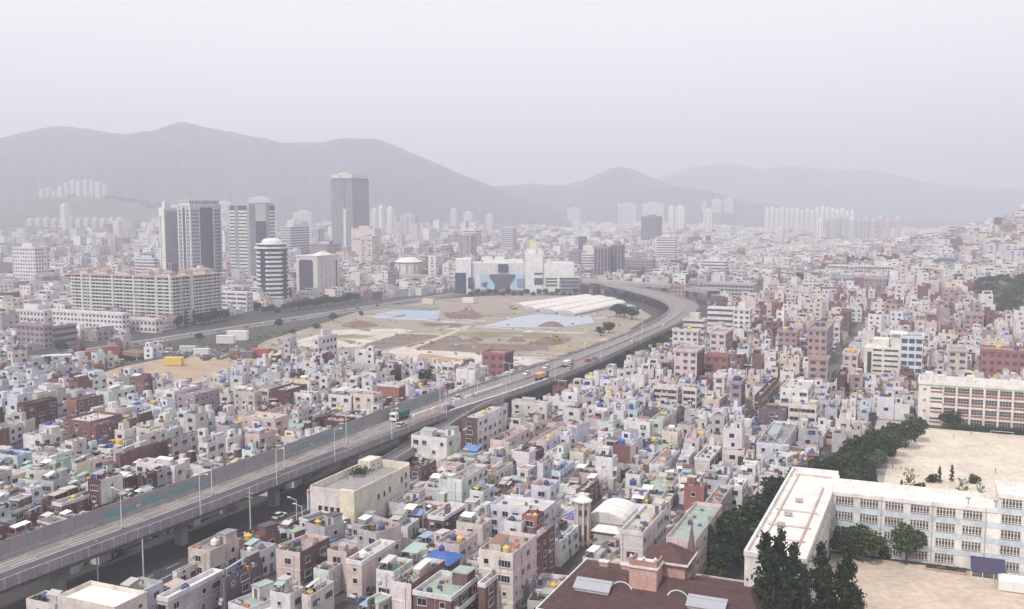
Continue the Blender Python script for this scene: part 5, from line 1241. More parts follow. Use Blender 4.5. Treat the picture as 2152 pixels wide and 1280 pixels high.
def bell_tower():
    c = g(1224,1143); t_ = thing('bell_tower', 'slim grey octagonal tower with a white pagoda cap beside a white roofed chapel', 'tower', (c[0],c[1],0))
    b = MB(); b.cyl(0,0,-1,10.4,1.75,(.40,.35,.32),PA,8,ang=.39); part('wall', b, t_)
    for k in range(8):
        a = .39+k*math.pi/4; m_ = MB(); m_.box(-.22,.22,-.22,.22,0,10.4,(.62,.57,.52)); part('corner_pier', m_, t_, loc=(1.75*math.cos(a),1.75*math.sin(a),0), rz=a)
    for k in range(8):
        a = math.pi/8+.39+k*math.pi/4; m_ = MB(); m_.box(-.02,.06,-.35,.35,7.2,8.6,(.06,.06,.08),GL); m_.box(-.02,.06,-.3,.3,1,5,(.10,.09,.1),GL); part('window', m_, t_, loc=(1.63*math.cos(a),1.63*math.sin(a),0), rz=a)
    r = MB(); r.cyl(0,0,10.4,10.7,2.3,(.70,.66,.65),PA,8,ang=.39); r.cyl(0,0,10.7,11.5,2.2,(.72,.68,.67),PA,8,r1=.9,ang=.39); r.cyl(0,0,11.5,12.6,.85,(.72,.68,.67),PA,8,r1=.1,ang=.39); part('roof', r, t_)
    occupy(c, 5, 5)
    c, w_, d_, h = footprint(1242,1268,1328,1098,h=6.5)
    t_ = thing('chapel', 'chapel with a big smooth white barrel roof right of the bell tower', 'chapel', (c[0],c[1],0)); occupy(c, w_+2, d_+3)
    w_ = 9; d_ = 12
    b = MB(); b.box(-w_/2,w_/2,-d_/2,d_/2,-1,4.6,(.52,.50,.50)); part('wall', b, t_)
    r = MB()
    for k in range(10):
        a0, a1 = math.pi*k/10, math.pi*(k+1)/10; x0,x1 = [w_*.53*math.cos(a) for a in (a0,a1)]; z0,z1 = [4.6+2.6*math.sin(a) for a in (a0,a1)]
        r.face([(x0,-d_/2-.3,z0),(x0,d_/2+.3,z0),(x1,d_/2+.3,z1),(x1,-d_/2-.3,z1)], (.74,.72,.71), PA)
        r.face([(0,-d_/2-.3,4.6),(x0,-d_/2-.3,z0),(x1,-d_/2-.3,z1)], (.60,.58,.58), PA)
    part('roof', r, t_)
    m_ = MB(); m_.box(-3,3,-3,0,-1,3.4,(.46,.44,.44)); m_.hip(-3.6,3.6,-3.7,.4,3.4,4.6,(.70,.68,.68),CO,.6); m_.face([(-3.6,-3.7,3.39),(-3.6,.4,3.39),(3.6,.4,3.39),(3.6,-3.7,3.39)],(.4,.38,.38),CO); part('porch', m_, t_, loc=(1.2,-d_/2-.01,0))
bell_tower()
# white clinic with dark stair strip
c, w_, d_, h = footprint(1817,1899,1921,734,yB=800)
occupy(c, w_, d_, 1); t_ = thing('clinic', 'white six storey clinic with dark window bands and a stepped roof', 'building', (c[0],c[1],0))
b = MB(); b.box(-w_/2,w_/2,-d_/2,d_/2,-2,h,(.68,.66,.61)); part('wall', b, t_); n = 6; fh = h/n
for i in range(n):
    q = MB(); q.on('F', w_, d_, -w_*.28, -w_*.06, i*fh+fh*.4, i*fh+fh*.75, .1, (.07,.07,.08), GL); q.on('F', w_, d_, -w_*.0, w_*.34, i*fh+fh*.4, i*fh+fh*.75, .1, (.07,.07,.08), GL); q.on('S', w_, d_, -d_*.3, d_*.35, i*fh+fh*.4, i*fh+fh*.75, .1, (.07,.07,.08), GL); part('window_band', q, t_)
q = MB(); q.on('F', w_, d_, -w_*.42, -w_*.32, 0, h-2, .15, (.06,.06,.08), GL); part('glass_shaft', q, t_)
q = MB(); q.box(-w_*.3,w_*.1,-d_*.3,d_*.4,h,h+3.6,(.68,.66,.61)); q.box(w_*.15,w_*.48,-d_*.1,d_*.45,h,h+6,(.68,.66,.61)); q.box(w_*.1,w_*.55,-d_*.2,d_*.5,h+6,h+6.6,(.7,.69,.66),bottom=True); part('roof_storey', q, t_)
# long curved white sheds of the site
SH = [((1085,648),(1235,628)),((1110,655),(1262,630)),((1150,660),(1282,634)),((1190,664),(1300,640))]
sm = None
for i, (a, b_) in enumerate(SH):
    A_, B_ = g(*a), g(*b_); L_ = np.linalg.norm(B_-A_); ang = math.atan2(B_[1]-A_[1], B_[0]-A_[0])
    t_ = thing('shed', ['rearmost','second from the rear','third from the rear','frontmost'][i]+' of four long white arched sheds on the building site', 'shed', (A_[0],A_[1],0), ang, 'white arched sheds')
    r = MB(); wd = 6.6
    for k in range(8):
        a0, a1 = math.pi*k/8, math.pi*(k+1)/8
        y0,y1 = wd*math.cos(a0), wd*math.cos(a1); z0,z1 = 1.6+2.4*math.sin(a0), 1.6+2.4*math.sin(a1)
        r.face([(0,y0,z0),(L_,y0,z0),(L_,y1,z1),(0,y1,z1)], (.64,.62,.61), PA)
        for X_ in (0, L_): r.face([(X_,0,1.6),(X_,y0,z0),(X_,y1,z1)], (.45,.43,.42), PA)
    part('roof', r, t_); b = MB(); b.box(0,L_,-wd,wd,0,1.6,(.38,.36,.36)); part('wall', b, t_)
def excavator(p, rz, col, label):
    t_ = thing('excavator', label, 'excavator', p, rz); m_ = MB(); m_.box(-2,2,-1.5,-.9,0,.9,(.06,.06,.06),ME); m_.box(-2,2,.9,1.5,0,.9,(.06,.06,.06),ME); part('track', m_, t_)
    m_ = MB(); m_.box(-1.9,1.3,-1.3,1.3,1.0,2.1,col,ME,bottom=True); m_.box(.2,1.5,.2,1.25,2.1,3.1,(.1,.1,.12),GL); part('body', m_, t_)
    m_ = MB(); m_.tube((1.2,-.4,1.8),(3.6,-.4,4.6),.25,col); m_.tube((3.6,-.4,4.6),(5.6,-.4,2.2),.2,col); m_.box(5.1,6.0,-.9,.1,1.2,2.2,(.1,.1,.1),ME); part('boom', m_, t_)
for x, y, a_, cc, lab in ((978,656,.6,(.5,.12,.06),'red excavator beside the dark mound between the tarpaulins'),(1080,650,2.2,(.55,.36,.06),'yellow excavator in front of the white sheds'),(1170,716,4.0,(.55,.36,.06),'yellow excavator by the rounded mound near the expressway')):
    p = g(x, y); excavator((p[0],p[1],0), a_, cc, lab)
# dark earth mounds on the site
for i, (x, y, rx, ry, hh, lab) in enumerate(((755,686,38,8,3.5,'largest dark earth mound at the left of the building site'),(1270,705,0,0,0,''),(1150,722,34,7,3.5,'rounded brown earth mound near the expressway side of the site'),(1085,717,20,4,2.5,'small dark earth mound in the middle of the site'),(1160,686,30,6,3,'brown earth mound in front of the blue and pale tarpaulin'),(980,662,30,4,3.5,'dark earth mound between the two tarpaulins'),(1000,716,16,4,2,'small pale earth mound beside the dirt track'))):
    if not rx: continue
    c = g(x, y); k = proj(c)[2]/FPX; R_ = rx*k; mb = MB(); n = 18; vs = []
    for j in range(7):
        f = j/6
        for i2 in range(n):
            a = 2*math.pi*i2/n; rr = R_*(1-f)*(1+.12*math.sin(3*a+i)+.07*math.sin(7*a)); vs.append((rr*math.cos(a), rr*math.sin(a)*.6, hh*(1-(1-f)**2)*(1+.1*math.sin(5*a))-.2*(j==0)))
    b = mb.vv(vs)
    for j in range(6):
        for i2 in range(n): mb.f.append((b+j*n+i2, b+j*n+(i2+1)%n, b+(j+1)*n+(i2+1)%n, b+(j+1)*n+i2)); mb.c.append(jit((.20,.145,.125),.12)); mb.m.append(EA)
    o = link('earth_mound', mb.mesh('earth_mound'), None, c); tag(o, lab, 'mound', 'earth mounds on the building site')
# blue domed hall, right
c = g(1987, 578); t_ = thing('gymnasium', 'hall with a low dark blue domed roof in the middle distance on the right', 'building', (c[0],c[1],hz(c[0],c[1])))
b = MB(); b.box(-14,14,-9,9,-3,7,(.62,.56,.48)); part('wall', b, t_)
r = MB()
for k in range(8):
    a0, a1 = math.pi*k/8, math.pi*(k+1)/8; r.face([(14.5*math.cos(a0),-9.5,7+4.5*math.sin(a0)),(14.5*math.cos(a0),9.5,7+4.5*math.sin(a0)),(14.5*math.cos(a1),9.5,7+4.5*math.sin(a1)),(14.5*math.cos(a1),-9.5,7+4.5*math.sin(a1))], (.07,.10,.22), ME)
    r.face([(0,-9.5,7),(14.5*math.cos(a0),-9.5,7+4.5*math.sin(a0)),(14.5*math.cos(a1),-9.5,7+4.5*math.sin(a1))], (.07,.10,.22), ME)
part('roof', r, t_)
occupy(c, 32, 24)

# ------------------------------------------------------------------ far clusters of flats
ORD = ['first','second','third','fourth','fifth','sixth','seventh','eighth','ninth','tenth','eleventh','twelfth','thirteenth','fourteenth','fifteenth','sixteenth','seventeenth','eighteenth','nineteenth','twentieth']
def far_tower(px, w_px, yT, dist, col, lab, group, sty='fins', dk_=(.22,.23,.28), dm=14):
    k = (px-1076)/FPX; P = np.array([k*dist/1.0, dist, 0.]); z0 = hz(P[0], P[1]); h = zfor(P, yT)-z0; w_ = w_px*dist/FPX*.92
    t_ = thing('tower_block', lab, 'tower block', (P[0],P[1],z0), RZ, group)
    b = MB(); b.box(-w_/2,w_/2,-dm/2,dm/2,-8,h,col,top=(.5,.5,.5)); part('wall', b, t_)
    q = MB(); m_ = max(2, int(w_/9))
    for j in range(m_): a = -w_/2+w_*(j+.5)/m_; q.on('F', w_, dm, a-w_/m_*.3, a+w_/m_*.3, 2, h-3, .4, dk_, PA)
    q.on('S', w_, dm, -dm*.3, -dm*.1, 2, h-3, .4, dk_, PA); q.on('S', w_, dm, dm*.1, dm*.3, 2, h-3, .4, dk_, PA); part('balcony_strip', q, t_)
    q = MB(); q.box(-w_*.25,w_*.2,-dm*.2,dm*.3,h,h+4,col); part('roof_hut', q, t_); FOOT.append((uvof(P)[0]-dm/2-2, uvof(P)[0]+dm/2+2, uvof(P)[1]-w_/2-2, uvof(P)[1]+w_/2+2))
WT = (.76,.74,.72)
tops = [438,436,440,437,441,438,439,443,440,444,438,436,437,439,442,440,446,444]
for i, y in enumerate(tops): far_tower(1610+i*10.5, 9, y, 2750+60*(i%3), WT, ORD[i]+' from the left, rear row of white tower blocks under the dark hill', 'rear row of white tower blocks', dk_=(.46,.46,.50))
near_row = [(1722,13,461,WT),(1737,10,462,(.5,.48,.5)),(1750,11,458,(.52,.5,.51)),(1763,10,456,(.46,.45,.48)),(1776,9,458,(.5,.49,.5)),(1788,12,459,(.74,.70,.64)),(1803,14,464,(.44,.46,.48)),(1819,13,460,(.50,.51,.53)),(1833,10,462,(.6,.58,.57)),(1848,12,456,(.64,.50,.47)),(1862,11,462,(.64,.52,.49)),(1884,12,458,(.58,.56,.56))]
for i, (x, w_, y, cc) in enumerate(near_row): far_tower(x, w_, y, 2150+50*(i%2), cc, ORD[i]+' from the left in the nearer row of tall slabs right of centre', 'nearer row of tall flats', dk_=tuple(q*.62 for q in cc))
lt = [(95,10,400),(108,9,396),(120,10,404),(134,12,392),(147,11,385),(160,12,380),(173,11,383),(187,12,379),(200,11,381),(213,12,384),(226,10,392)]
for i, (x, w_, y) in enumerate(lt): far_tower(x, w_, y, 3050+70*(i%3), (.60,.57,.55), ORD[i]+' from the left of the pale towers high on the left foothill', 'pale towers on the left foothill', dk_=(.45,.44,.46))
for i in range(12): far_tower(68+i*17, 14, 461-(i%3), 2500, (.56,.54,.53), ORD[i]+' from the left in the long low row of flats at the far left', 'long row of flats at the far left', dk_=(.36,.36,.4))
for x, w_, y, D, cc, lab in ((140,12,430,2350,WT,'lone pale tower between the foothill towers and the long low row'),(789,16,440,2300,(.6,.58,.57),'white slab just right of the tallest skyscraper'),(803,9,434,2250,WT,'slim bright tower right of the tallest skyscraper'),(822,12,437,2300,WT,'rounded pale tower, last right of the tallest skyscraper'),
    (860,38,452,2100,(.42,.41,.44),'wide hazy grey office with a white roof line right of the skyscraper'),(1318,44,428,3600,(.5,.5,.52),'wide faint slab of flats under the peaked hill'),(1372,52,428,3200,(.56,.55,.56),'wide pale slab of flats right of the peaked hill'),(1410,12,434,2900,WT,'slim white tower at the right end of the wide pale slab'),(1428,20,434,2900,WT,'broad white tower beside the slim one'),
    (1487,20,441,2700,(.66,.63,.61),'lone pair of white slabs on the dark slope'),(1478,10,425,3900,(.55,.54,.54),'faint narrow tower on top of the dark slope'),(1505,22,420,3900,(.55,.54,.54),'faint tower right of the narrow one on the dark slope'),(1530,22,417,3900,(.55,.54,.54),'rightmost faint tower on the dark slope'),
    (955,14,440,2900,(.55,.54,.54),'faint tower with a bright top above the drum hall'),(985,22,446,2900,(.55,.54,.54),'broad faint tower right of the bright topped one'),(1030,16,452,2700,(.58,.56,.56),'pale tower above the left part of the shopping complex'),(1206,30,438,3600,(.54,.53,.54),'faint cluster of flats below the saddle of the hills'),
    (1640,14,478,1900,(.62,.6,.58),'small ivory tower in front of the rear white row'),(470,60,425,3400,(.52,.51,.52),'broad faint slab behind the grid tower'),(550,56,415,3400,(.55,.53,.53),'broad faint slab behind the banded tower'),(640,50,445,2600,(.52,.5,.5),'hazy slab left of the tallest skyscraper'),
    (2147,14,432,1750,WT,'white slab on top of the hill at the right edge')):
    far_tower(x, w_, y, D, cc, lab, None, dk_=tuple(q*.7 for q in cc))
# ------------------------------------------------------------------ the rest of the neighbourhood
EXCL = [  # picture-survey polygons where no houses stand (given on the ground)
 SITE, [(140,804),(250,766),(360,744),(470,738),(610,762),(610,775),(560,784),(505,800),(440,812),(400,828),(330,818),(250,812)],
 [(-200,800),(0,772),(230,742),(520,700),(870,640),(940,624),(780,652),(640,700),(560,716),(520,742),(360,744),(200,772),(0,786),(-200,815)],
 [(-200,775),(0,748),(230,715),(430,684),(860,622),(960,612),(1180,608),(1330,612),(1420,650),(1370,668),(1330,645),(860,640),(430,708),(0,776)],
 [(400,878),(430,846),(560,842),(560,868),(520,884),(440,896)],              # parking lot
 [(345,690),(480,662),(560,650),(720,630),(780,622),(780,634),(500,682),(350,700)],
 [(735,1235),(792,1222),(806,1290),(735,1290)],
 [(1050,1146),(1180,1128),(1300,1175),(1150,1190)],
 [(2030,640),(2080,615),(2300,615),(2300,715),(2120,700),(2050,670)],
 [(815,570),(950,580),(950,612),(860,606),(815,600)],
]
DPOLY = [(float(a), float(b), float(c_)) for a, b, c_ in DECK]
def blocked(u, v, r):
    for a, b, c_, d_ in FOOT:
        if a-r < u < b+r and c_-r < v < d_+r: return True
    if 40 < u < 700:
        vl = np.interp(u, DECK[:,0], DECK[:,1]); vr = np.interp(u, DECK[:,0], DECK[:,2])
        rr = 11 if u < 345 else 2
        if vl-1.5-r < v < vr+rr+r: return True
    if u > 640:
        i = int(np.argmin((DECK[:,0]-u)**2 + ((DECK[:,1]+DECK[:,2])/2-v)**2)); 
        if math.hypot(DECK[i,0]-u, (DECK[i,1]+DECK[i,2])/2-v) < 16+r: return True
    if abs(v-STREETV) < 2.6+r and 440 < u < 1000: return True
    p = W(u, v)
    for a, b in zip(LANE, LANE[1:]):
        d = b-a; t_ = np.clip(np.dot(p[:2]-a[:2], d[:2])/np.dot(d[:2], d[:2]), 0, 1)
        if np.linalg.norm(p[:2]-a[:2]-d[:2]*t_) < 3.2+r*.8: return True
    return False
def palette(px, py):
    r = random.random()
    if py > 600 and px > 1400 and py < 860:   # pinkish right side
        return random.choices(['white','ivory','pink','cream','salmon','brick','peach','lavender','mint','mauve','paleblue'], [20,15,14,9,11,14,3,5,2,8,3])[0]
    if px < 900 and py > 770:
        return random.choices(['white','ivory','mint','aqua','paleblue','cream','brick','lavender','grey','beige','pink','maroon'], [21,13,8,6,11,7,9,7,13,7,1,5])[0]
    if py > 780:
        return random.choices(['white','ivory','lavender','paleblue','mint','cream','pink','brick','grey','beige','peach','skyblue'], [22,16,10,10,5,8,3,11,13,8,1,2])[0]
    return random.choices(['white','ivory','pink','grey','mauve','beige','lavender','brick','salmon','cream'], [22,18,10,10,8,8,8,6,5,5])[0]
FEATS_Y = ['yellow','blue','hut','canopy','plants','annex','annexS','balcony','trim','whitetank','whitecanopy','bluecanopy','gable','huttank']
FEATS_W = [8,9,34,24,20,30,22,14,8,8,12,1,4,5]
cand = []
FOOT.append((196,262,-44,-33))
HASH = {}
def clash(uc, vc, r):
    i, j = int(uc//24), int(vc//24)
    for a in (-1,0,1):
        for b in (-1,0,1):
            for (x, y, q) in HASH.get((i+a, j+b), ()):
                if math.hypot(x-uc, y-vc) < (r+q): return True
    HASH.setdefault((i, j), []).append((uc, vc, r)); return False
def lots(u0, u1, v0, v1, wmin, wmax, hfun, jw=.5, yaw=0.0, rej=.03, turn=9, bs=58):
    """blocks of small streets, each block turned a little its own way"""
    nb = max(1, round((v1-v0)/bs)); nu = max(1, round((u1-u0)/bs)); bu, bv = (u1-u0)/nu, (v1-v0)/nb
    for bi in range(nu):
        for bj in range(nb):
            cu, cv = u0+bu*(bi+.5), v0+bv*(bj+.5)+(bi%2)*7; th = math.radians(max(-22, min(22, random.gauss(0, turn)))); ct, st_ = math.cos(th), math.sin(th)
            v = -bv*.62; row = random.randint(0, 1)
            while v < bv*.62:
                cw = random.uniform(wmin, wmax); u = -bu*.62+random.uniform(0, 5); col = random.randint(0, 3); wob = random.uniform(-.05, .05)
                while u < bu*.62:
                    d_ = random.uniform(wmin*.85, wmax*1.15); w_ = cw*random.uniform(.8, 1.0)
                    lu, lv = u+d_/2, v+cw/2+u*wob+random.uniform(-.5, .5); col += 1
                    u += d_+random.uniform(.0, .35)+(1.9 if col % 5 == 0 else 0)
                    uc, vc = cu+lu*ct-lv*st_, cv+lu*st_+lv*ct
                    if not (u0-4 < uc < u1+4 and v0-4 < vc < v1+4): continue
                    p = W(uc, vc); x, y, D = proj(p)
                    if D < 60 or not (-90 < x < 2250) or y > 1420 or random.random() < rej: continue
                    if blocked(uc, vc, min(w_, d_)*.45): continue
                    if any(inpoly(x, y, q) for q in EXCL): continue
                    if clash(uc, vc, (w_+d_)*.205): continue
                    h, n = hfun(x, y)
                    def hides(hh):
                        t_ = p.copy(); t_[2] = hh; yt = proj(t_)[1]; hw = w_*.6*FPX/D
                        return any(D < q[4]-3 and q[0] < x+hw and x-hw < q[1] and yt < q[3]-.30*(q[3]-q[2]) and y > q[2] for q in SURV)
                    if D < 900 and hides(h):
                        h, n = 3.3, 1
                        if hides(h): 
                            h = 2.6
                            if random.random() < .5: continue
                    p[2] = hz(p[0], p[1])
                    cand.append([D, p, w_, d_, h, n, yaw-th+random.uniform(-.04,.04), x, y])
                v += cw + (1.7 if row % 2 else .15); row += 1
def h_near(x, y):
    n = random.choices([1,2,3,4], [46,44,9,1])[0]; return n*2.65+.8+random.uniform(-.4,.6), n
def h_mid(x, y):
    n = random.choices([1,2,3,4,5,6], [32,38,18,7,3,2] if x > 900 else [22,36,22,11,6,3])[0]; return n*2.9+.9, n
lots(110, 200, -500, -175, 4.4, 8.0, h_near); lots(200, 420, -500, -175, 3.8, 6.9, h_near)
lots(90, 240, -146, 60, 4.8, 8.6, h_near); lots(240, 330, -146, 60, 4.2, 7.4, h_near); lots(330, 620, -146, 60, 3.8, 7.0, h_near)
lots(620, 1000, -148, 420, 5.0, 9.4, h_mid); lots(90, 620, 60, 420, 5, 8.5, h_near)
lots(420, 1000, -900, -416, 8, 15, h_mid, rej=.06); lots(690, 1000, -416, -300, 8, 14, h_mid, rej=.06); lots(250, 420, -620, -440, 8, 14, h_mid)
cand.sort(key=lambda q: q[0])
NEAR_MAX = 298 - len(HT)
# which candidates really show: project to a coarse occlusion-free size test
near, rest = [], []
for q in cand:
    vis = -20 < q[7] < 2172 and q[8]-q[4]*FPX/q[0] < 1275
    if not vis: continue
    (near if len(near) < NEAR_MAX else rest).append(q)

# landmarks used to say where a house stands
LM = [((755,1060),'the big cream hall'),((1230,1100),'the bell tower'),((1285,1100),'the white roofed chapel'),((1380,1230),'the maroon roofed hall'),((1460,1160),'the pink building with a green roof'),
 ((1350,1150),'the ivory villa'),((1060,1190),'the four storey cream fronted building'),((1130,1160),'the brick building with one blue tank'),((930,1100),'the dark brick house with a white roof edge'),
 ((1115,1100),'the red brick front'),((1000,1110),'the cream arched terrace'),((640,1195),'the tall peach block'),((450,1170),'the beige house with a white tank'),((960,1160),'the pale pink house'),((915,945),'the white and pale green building'),
 ((1010,910),'the brown and white block'),((1146,1045),'the lavender blue house'),((1005,1035),'the rounded blue end wall'),((975,1030),'the tall mint grey house'),((885,1000),'the dark brick house under the slip ramp'),
 ((1070,940),'the planted roof terrace'),((1165,945),'the long balconied house'),((1112,865),'the plain ivory house by the expressway'),((1045,1005),'the ochre corner'),((1150,990),'the tall lavender white house'),((1185,1005),'the sky blue house'),
 ((1215,965),'the small plain cream block'),((1235,1045),'the low brick red house'),((1340,910),'the square white house'),((1395,900),'the pale greenish house'),((1412,930),'the cream house with one window'),((1625,885),'the dark purple brick block'),
 ((1395,880),'the long dark brown shed'),((1690,880),'the cream office with window bands'),((1670,850),'the tall white block'),((1488,985),'the cream and maroon house'),((1335,1020),'the plain mint box'),((1545,1040),'the white house by the dark trees'),
 ((1397,995),'the low pale blue house'),((1635,955),'the long pale blue house'),((1462,1045),'the brick house with a white gable'),((1505,1090),'the grey house by the trees'),((190,1000),'the yellow cream house'),((220,1040),'the grey white house with a maroon side'),
 ((160,1080),'the zigzag edged brick house'),((300,980),'the long windowless brick building'),((385,945),'the grey office with arched windows'),((445,955),'the ivory corner building'),((160,905),'the brick block with a white corner'),((215,915),'the pilastered brick block'),
 ((320,935),'the row of arched windows'),((90,940),'the domed stair room'),((158,950),'the narrow cream house'),((110,975),'the curved white roof edge'),((25,970),'the faded blue roof'),((40,1015),'the small cream house'),((310,1025),'the maroon houses with cut corners'),
 ((345,1010),'the house with roof shrubs'),((376,1000),'the framed window bay'),((550,935),'the rounded peach building'),((590,905),'the tall narrow peach block'),((635,915),'the low arcade'),((675,890),'the maroon framed pavilion'),((707,890),'the red edged flat roof'),
 ((636,880),'the lavender white house with a blue tank'),((587,840),'the dark maroon block'),((520,845),'the beige building'),((556,840),'the narrow cream building'),((635,845),'the long white house'),((718,850),'the plain white building'),((772,850),'the rounded cream building'),
 ((820,835),'the red brick building'),((575,875),'the pink sided brick house'),((435,850),'the walled parking lot'),((640,815),'the plain yellowish block'),((217,850),'the tall mint wall'),((295,820),'the dark red stepped house'),((150,860),'the orange brick wall'),
 ((46,870),'the narrow maroon building'),((390,855),'the mauve building'),((348,840),'the square roof room'),((1400,835),'the left hand banded ivory office'),((1450,840),'the right hand banded ivory office'),((1610,850),'the maroon corner building'),
 ((1815,930),'the tree covered slope'),((1620,1060),'the dark trees of the school wing'),((1045,780),'the lone red brick block'),((684,745),'the lone white block on the site'),((1445,775),'the pink and maroon block'),((1510,775),'the red brick block'),((1550,835),'the mauve tower'),((1515,815),'the narrow ivory tower')]
def size_word(w_, d_, n):
    return {1:'low',2:'two storey',3:'three storey',4:'tall'}.get(n, 'tall')
SHORT = {'yellow':'a yellow tank','blue':'a blue tank','hut':'a roof room','canopy':'a roof canopy','plants':'roof plants','annex':'a front annex','annexS':'a side annex','balcony':'a balcony','trim':'a white roof edge','whitetank':'a white tank','whitecanopy':'a white canopy','bluecanopy':'a blue canopy','gable':'a hipped roof','huttank':'a roof room'}
pend = []
for i, q in enumerate(near):
    D, p, w_, d_, h, n, yaw, x, y = q
    cf = palette(x, y); cs = cf if random.random() < .72 else palette(x, y)
    rf = random.choices(['pale','grey','pinkish','greenroof','mintroof','dark','brown'], [34,26,14,4,4,10,8] if x > 900 else [28,30,12,6,9,10,5])[0]
    k = random.choice((2,3,3,4)); ft = list(dict.fromkeys(random.choices(FEATS_Y, FEATS_W, k=k)))
    if random.random() < .35: ft.append('blankF')
    if n > 1 and random.random() < .55: ft.append('setback'); ft = [f for f in ft if f != 'gable']
    o = house(p, w_, d_, h, cf, cs, rf, ft, n, yaw, near=(D < 330))
    L_ = sorted(LM, key=lambda m_: (m_[0][0]-x)**2 + 2.2*(m_[0][1]-y)**2)[0]
    dx, dy = x-L_[0][0], (y-L_[0][1])
    rel = ('right of' if dx > 0 else 'left of') if abs(dx) > 1.3*abs(dy) else ('in front of' if dy > 0 else 'behind')
    vis = [SHORT[f] for f in ft if f in SHORT]
    pend.append((o, size_word(w_, d_, n), NAMES[cf], RN[rf], vis, rel, L_[1], x, y))
used = set(LABELS)
DIST = [[(q[7], q[8]) for q in pend]]
for (o, sz, c_, r_, vis, rel, lm, x, y) in pend:
    opts = []
    if vis: opts.append(f'{sz} {c_} house with {vis[0]} {rel} {lm}')
    opts.append(f'{sz} {c_} house with a {r_} roof {rel} {lm}')
    if len(vis) > 1: opts.append(f'{sz} {c_} house with {vis[1]} {rel} {lm}')
    if vis: opts.append(f'{c_} {r_} roofed house with {vis[0]} well {rel} {lm}')
    opts += [f'smaller {c_} house {rel} {lm}', f'farther {c_} house {rel} {lm}', f'another {sz} {c_} {r_} roofed house farther {rel} {lm}', f'{c_} house two doors {rel} {lm}', f'{c_} house three doors {rel} {lm}', f'{c_} house four doors {rel} {lm}', f'{c_} house five doors {rel} {lm}']
    opts = [q for q in opts if len(q.split()) <= 16]
    for q in opts:
        if q not in used: break
    used.add(q); o['label'] = q

# ---- everything farther: one mass of buildings
far = MB()
def stuff_house(D, p, w_, d_, h, n, yaw, x, y, col=None):
    far.at(p[0], p[1], p[2], RZ+yaw); cf = jit(C[col or palette(x, y)], .08); cs = cf if random.random() < .8 else jit(C[palette(x, y)], .08)
    rc = jit(ROOFS[random.choices(['pale','grey','pinkish','greenroof','mintroof','dark','brown','blueroof'], [30,26,18,6,7,6,4,1])[0]], .1)
    X, Y = w_/2, d_/2
    if D < 900:
        zt = h-.8; far.box(-X,X,-Y,Y,-3,zt,cf,PA,side=cs,top=rc); k = .25
        far.box(-X,X,-Y,-Y+k,zt,h,cf,PA); far.box(-X,-X+k,-Y+k,Y,zt,h,cf,PA); far.box(X-k,X,-Y+k,Y,zt,h,cs,PA)
    else: zt = h; far.box(-X,X,-Y,Y,-3,h,cf,PA,side=cs,top=rc)
    fh = (h-.9)/n
    if n > 1 and random.random() < .5 and D < 1500:
        fw, fd = random.uniform(.4,.75), random.uniform(.45,.85); sx = random.choice((-1,1)); x0, x1 = (-X+.3, -X+fw*w_) if sx < 0 else (X-fw*w_, X-.3)
        far.box(x0,x1,Y-fd*d_,Y-.3,zt,zt+2.8,cf,PA,side=cs,top=rc)
        far.face([(x0+.8,Y-fd*d_-.07,zt+.9),(x1-.8,Y-fd*d_-.07,zt+.9),(x1-.8,Y-fd*d_-.07,zt+2.1),(x0+.8,Y-fd*d_-.07,zt+2.1)], (.04,.035,.05), GL)
    if random.random() < .5: hx = random.uniform(-.3,.2)*w_; far.box(hx,hx+w_*.3,Y*.1,Y*.8,zt,zt+2.5,cf,PA,side=cs,top=rc)
    if random.random() < .3:
        hx = random.uniform(-.3,.3)*w_; hy = random.uniform(-.3,.1)*d_; far.box(hx-.8,hx+.8,hy-.8,hy+.8,zt,zt+1.6,random.choice(((.70,.45,.07),(.05,.10,.36),(.05,.10,.36),(.6,.6,.6))),ME)
    if D < 1300:
        if random.random() < .4: hx = random.uniform(-.4,.1)*w_; far.box(hx,hx+w_*.35,-Y*.7,-Y*.1,zt,zt+random.uniform(.4,1.6),random.choice(((.5,.48,.46),(.2,.26,.2),(.35,.14,.11),(.15,.2,.32),(.62,.6,.58),(.06,.09,.04))),PA)
    for F, L_ in (('F', w_), ('S', d_)):
        if D < 1000: m_ = max(1, int(L_/3.4))
        else: m_ = max(1, int(L_/6))
        if random.random() < .16: continue
        for i in range(n):
            z = fh*i+fh*.55
            for j in range(m_):
                if random.random() < .25: continue
                a = -L_/2+L_*(j+.5)/m_+random.uniform(-.3,.3); ww = random.uniform(.5,.95) if D < 1000 else random.uniform(.9,2.2); e = .07 if D < 1000 else .15
                if F == 'F': far.face([(a-ww,-Y-e,z-.6),(a+ww,-Y-e,z-.6),(a+ww,-Y-e,z+.6),(a-ww,-Y-e,z+.6)], (.035,.03,.045), GL)
                else: far.face([(X+e,a-ww,z-.6),(X+e,a+ww,z-.6),(X+e,a+ww,z+.6),(X+e,a-ww,z+.6)], (.035,.03,.045), GL)
for q in rest: stuff_house(*q)
